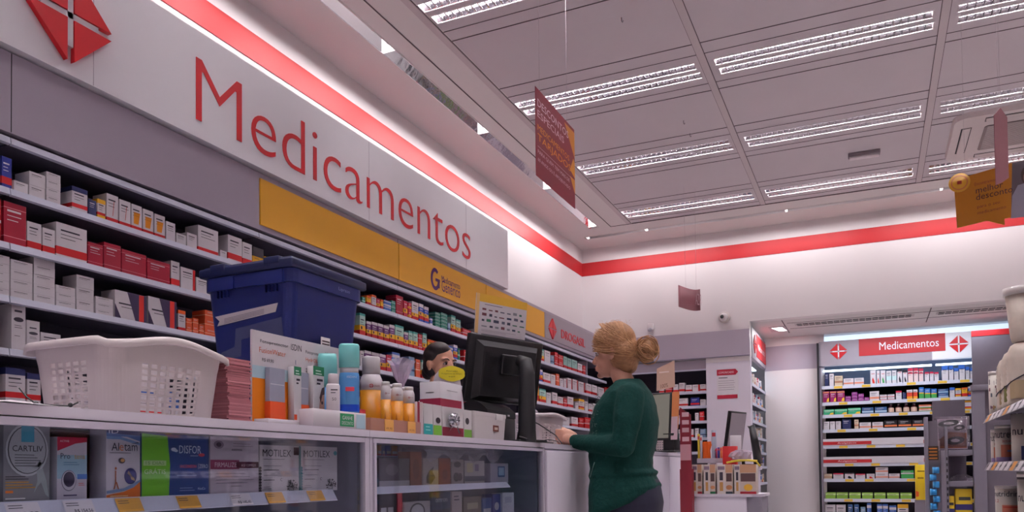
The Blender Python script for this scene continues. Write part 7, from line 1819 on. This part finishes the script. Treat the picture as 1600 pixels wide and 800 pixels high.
# red box and yellow tape and clear bag
xa, xb_ = at('y', SYY+.13, 1129, 710).x, at('y', SYY+.13, 1151, 710).x; w = xb_-xa; zc0 = at('y', SYY+.015, 1150, 722).z
zr0 = at('y', SYY+.13, 1140, 697).z
b = MB(); b.bbox((-w/2, 0, 0), (w/2, .05, zr0-szt-.001), C((176, 24, 30)), .001, n=1); tag(b.build('card_box', None, ((xa+xb_)/2, SYY+.13, szt+.0005)), 'upright plain red box behind the cartons', 'box')
pw = at('y', SYY+.08, 1165, 728)
ctop = at('y', SYY+.015, 1081, 726).z
b = MB(); b.tube([(-.10, -.03, .004), (-.05, -.05, .012), (.02, -.055, .016), (.08, -.05, .010), (.10, -.02, -.02)], .006, C((196, 174, 50), .4), 8); b.tube([(-.08, .01, .012), (0, .0, .022), (.08, .01, .012)], .006, C((196, 174, 50), .4), 8)
o = b.build('yellow_tape', None, (pw.x-.01, SYY+.08, ctop+.006)); tag(o, 'loose yellow tape draped over the rightmost carton', 'tape')
crumple('plastic_bag', 'clear crumpled bag above the rightmost carton and yellow tape', 'bag', (pw.x-.03, SYY+.10, ctop+.03), 0, [(.05, 0), (.07, .02), (.06, .045), (.03, .06)], MATS['clear_bag_film'], 8, 0, .6, .3)
# two angled small screens behind
sy9 = 5.55
def slim(label, px0, px1, py0, py1, lean, rz, y):
    x0, x1 = at('y', y, px0, 680).x, at('y', y, px1, 680).x; z0 = at('y', y, px0, py1).z; z1_ = at('y', y, px0, py0).z
    t = thing('payment_screen', label, 'screen', ((x0+x1)/2, y, szt+.0), rz)
    h = z1_-z0; T = Matrix.Translation((0, 0, z0-szt)) @ Matrix.Rotation(lean, 4, 'Y') 
    MB().bbox((-.012, -.11, 0), (.012, .11, h), M_BLACK, .004, T).build('screen_bezel', t)
    MB().box((-.0135, -.10, .012), (-.012, .10, h-.012), mat('pale_screen', (150, 140, 150), .3), T).box((.012, -.1, .012), (.0135, .1, h-.012), mat('pale_screen', (150, 140, 150), .3), T).build('screen', t)
    MB().tube([(0, 0, z0-szt+.05), (.05, .03, z0-szt-.02), (.06, .03, .012)], .014, M_BLACK, 8).box((-.03, -.05, 0), (.12, .1, .012), M_BLACK).build('stand', t)
    return t
szt_old = szt
t = thing('back_desk', 'low pale desk behind the cartons that carries the slim screen', 'desk', (at('y', 5.7, 1150, 720).x, 5.7, 0))
dz = at('y', 5.55, 1150, 728).z
MB().bbox((-.20, -.28, dz-.03), (.14, .28, dz), M_WHITEP, .003).build('top', t); MB().box((-.19, -.26, 0), (.13, .26, dz-.031), M_WHITEP).build('body', t)
szt = dz
slim('slim black tilted screen in front of the white pillar', 1139, 1150, 643, 702, radians(9), radians(-20), 5.62)
xa = at('y', 5.5, 1161, 690).x
t = thing('card_terminal', 'tall black curved phone handset stand right of the slim screen', 'stand', (xa+.03, 5.80, dz+.0005))
b = MB(); zz = [at('y', 5.66, 1160, q).z-dz for q in (664, 672, 690, 708)]
b.tube([(-.035, 0, zz[0]-.012), (-.012, 0, zz[0]), (.006, 0, zz[0]*.62), (.030, 0, .012)], [.014, .022, .027, .032], M_BLACK, 10); b.build('handset', t)
MB().bbox((-.05, -.05, 0), (.05, .05, .010), M_BLACK, .003).build('base', t)
b = MB(); b.bbox((-.035, -.0, 0), (.035, .03, at('y', 5.4, 1148, 680).z-dz), C((204, 198, 206)), .002, n=1); tag(b.build('card_box', None, (at('y', 5.43, 1149, 700).x, 5.43, dz+.0005)), 'white upright box standing before the slim black screen', 'box')
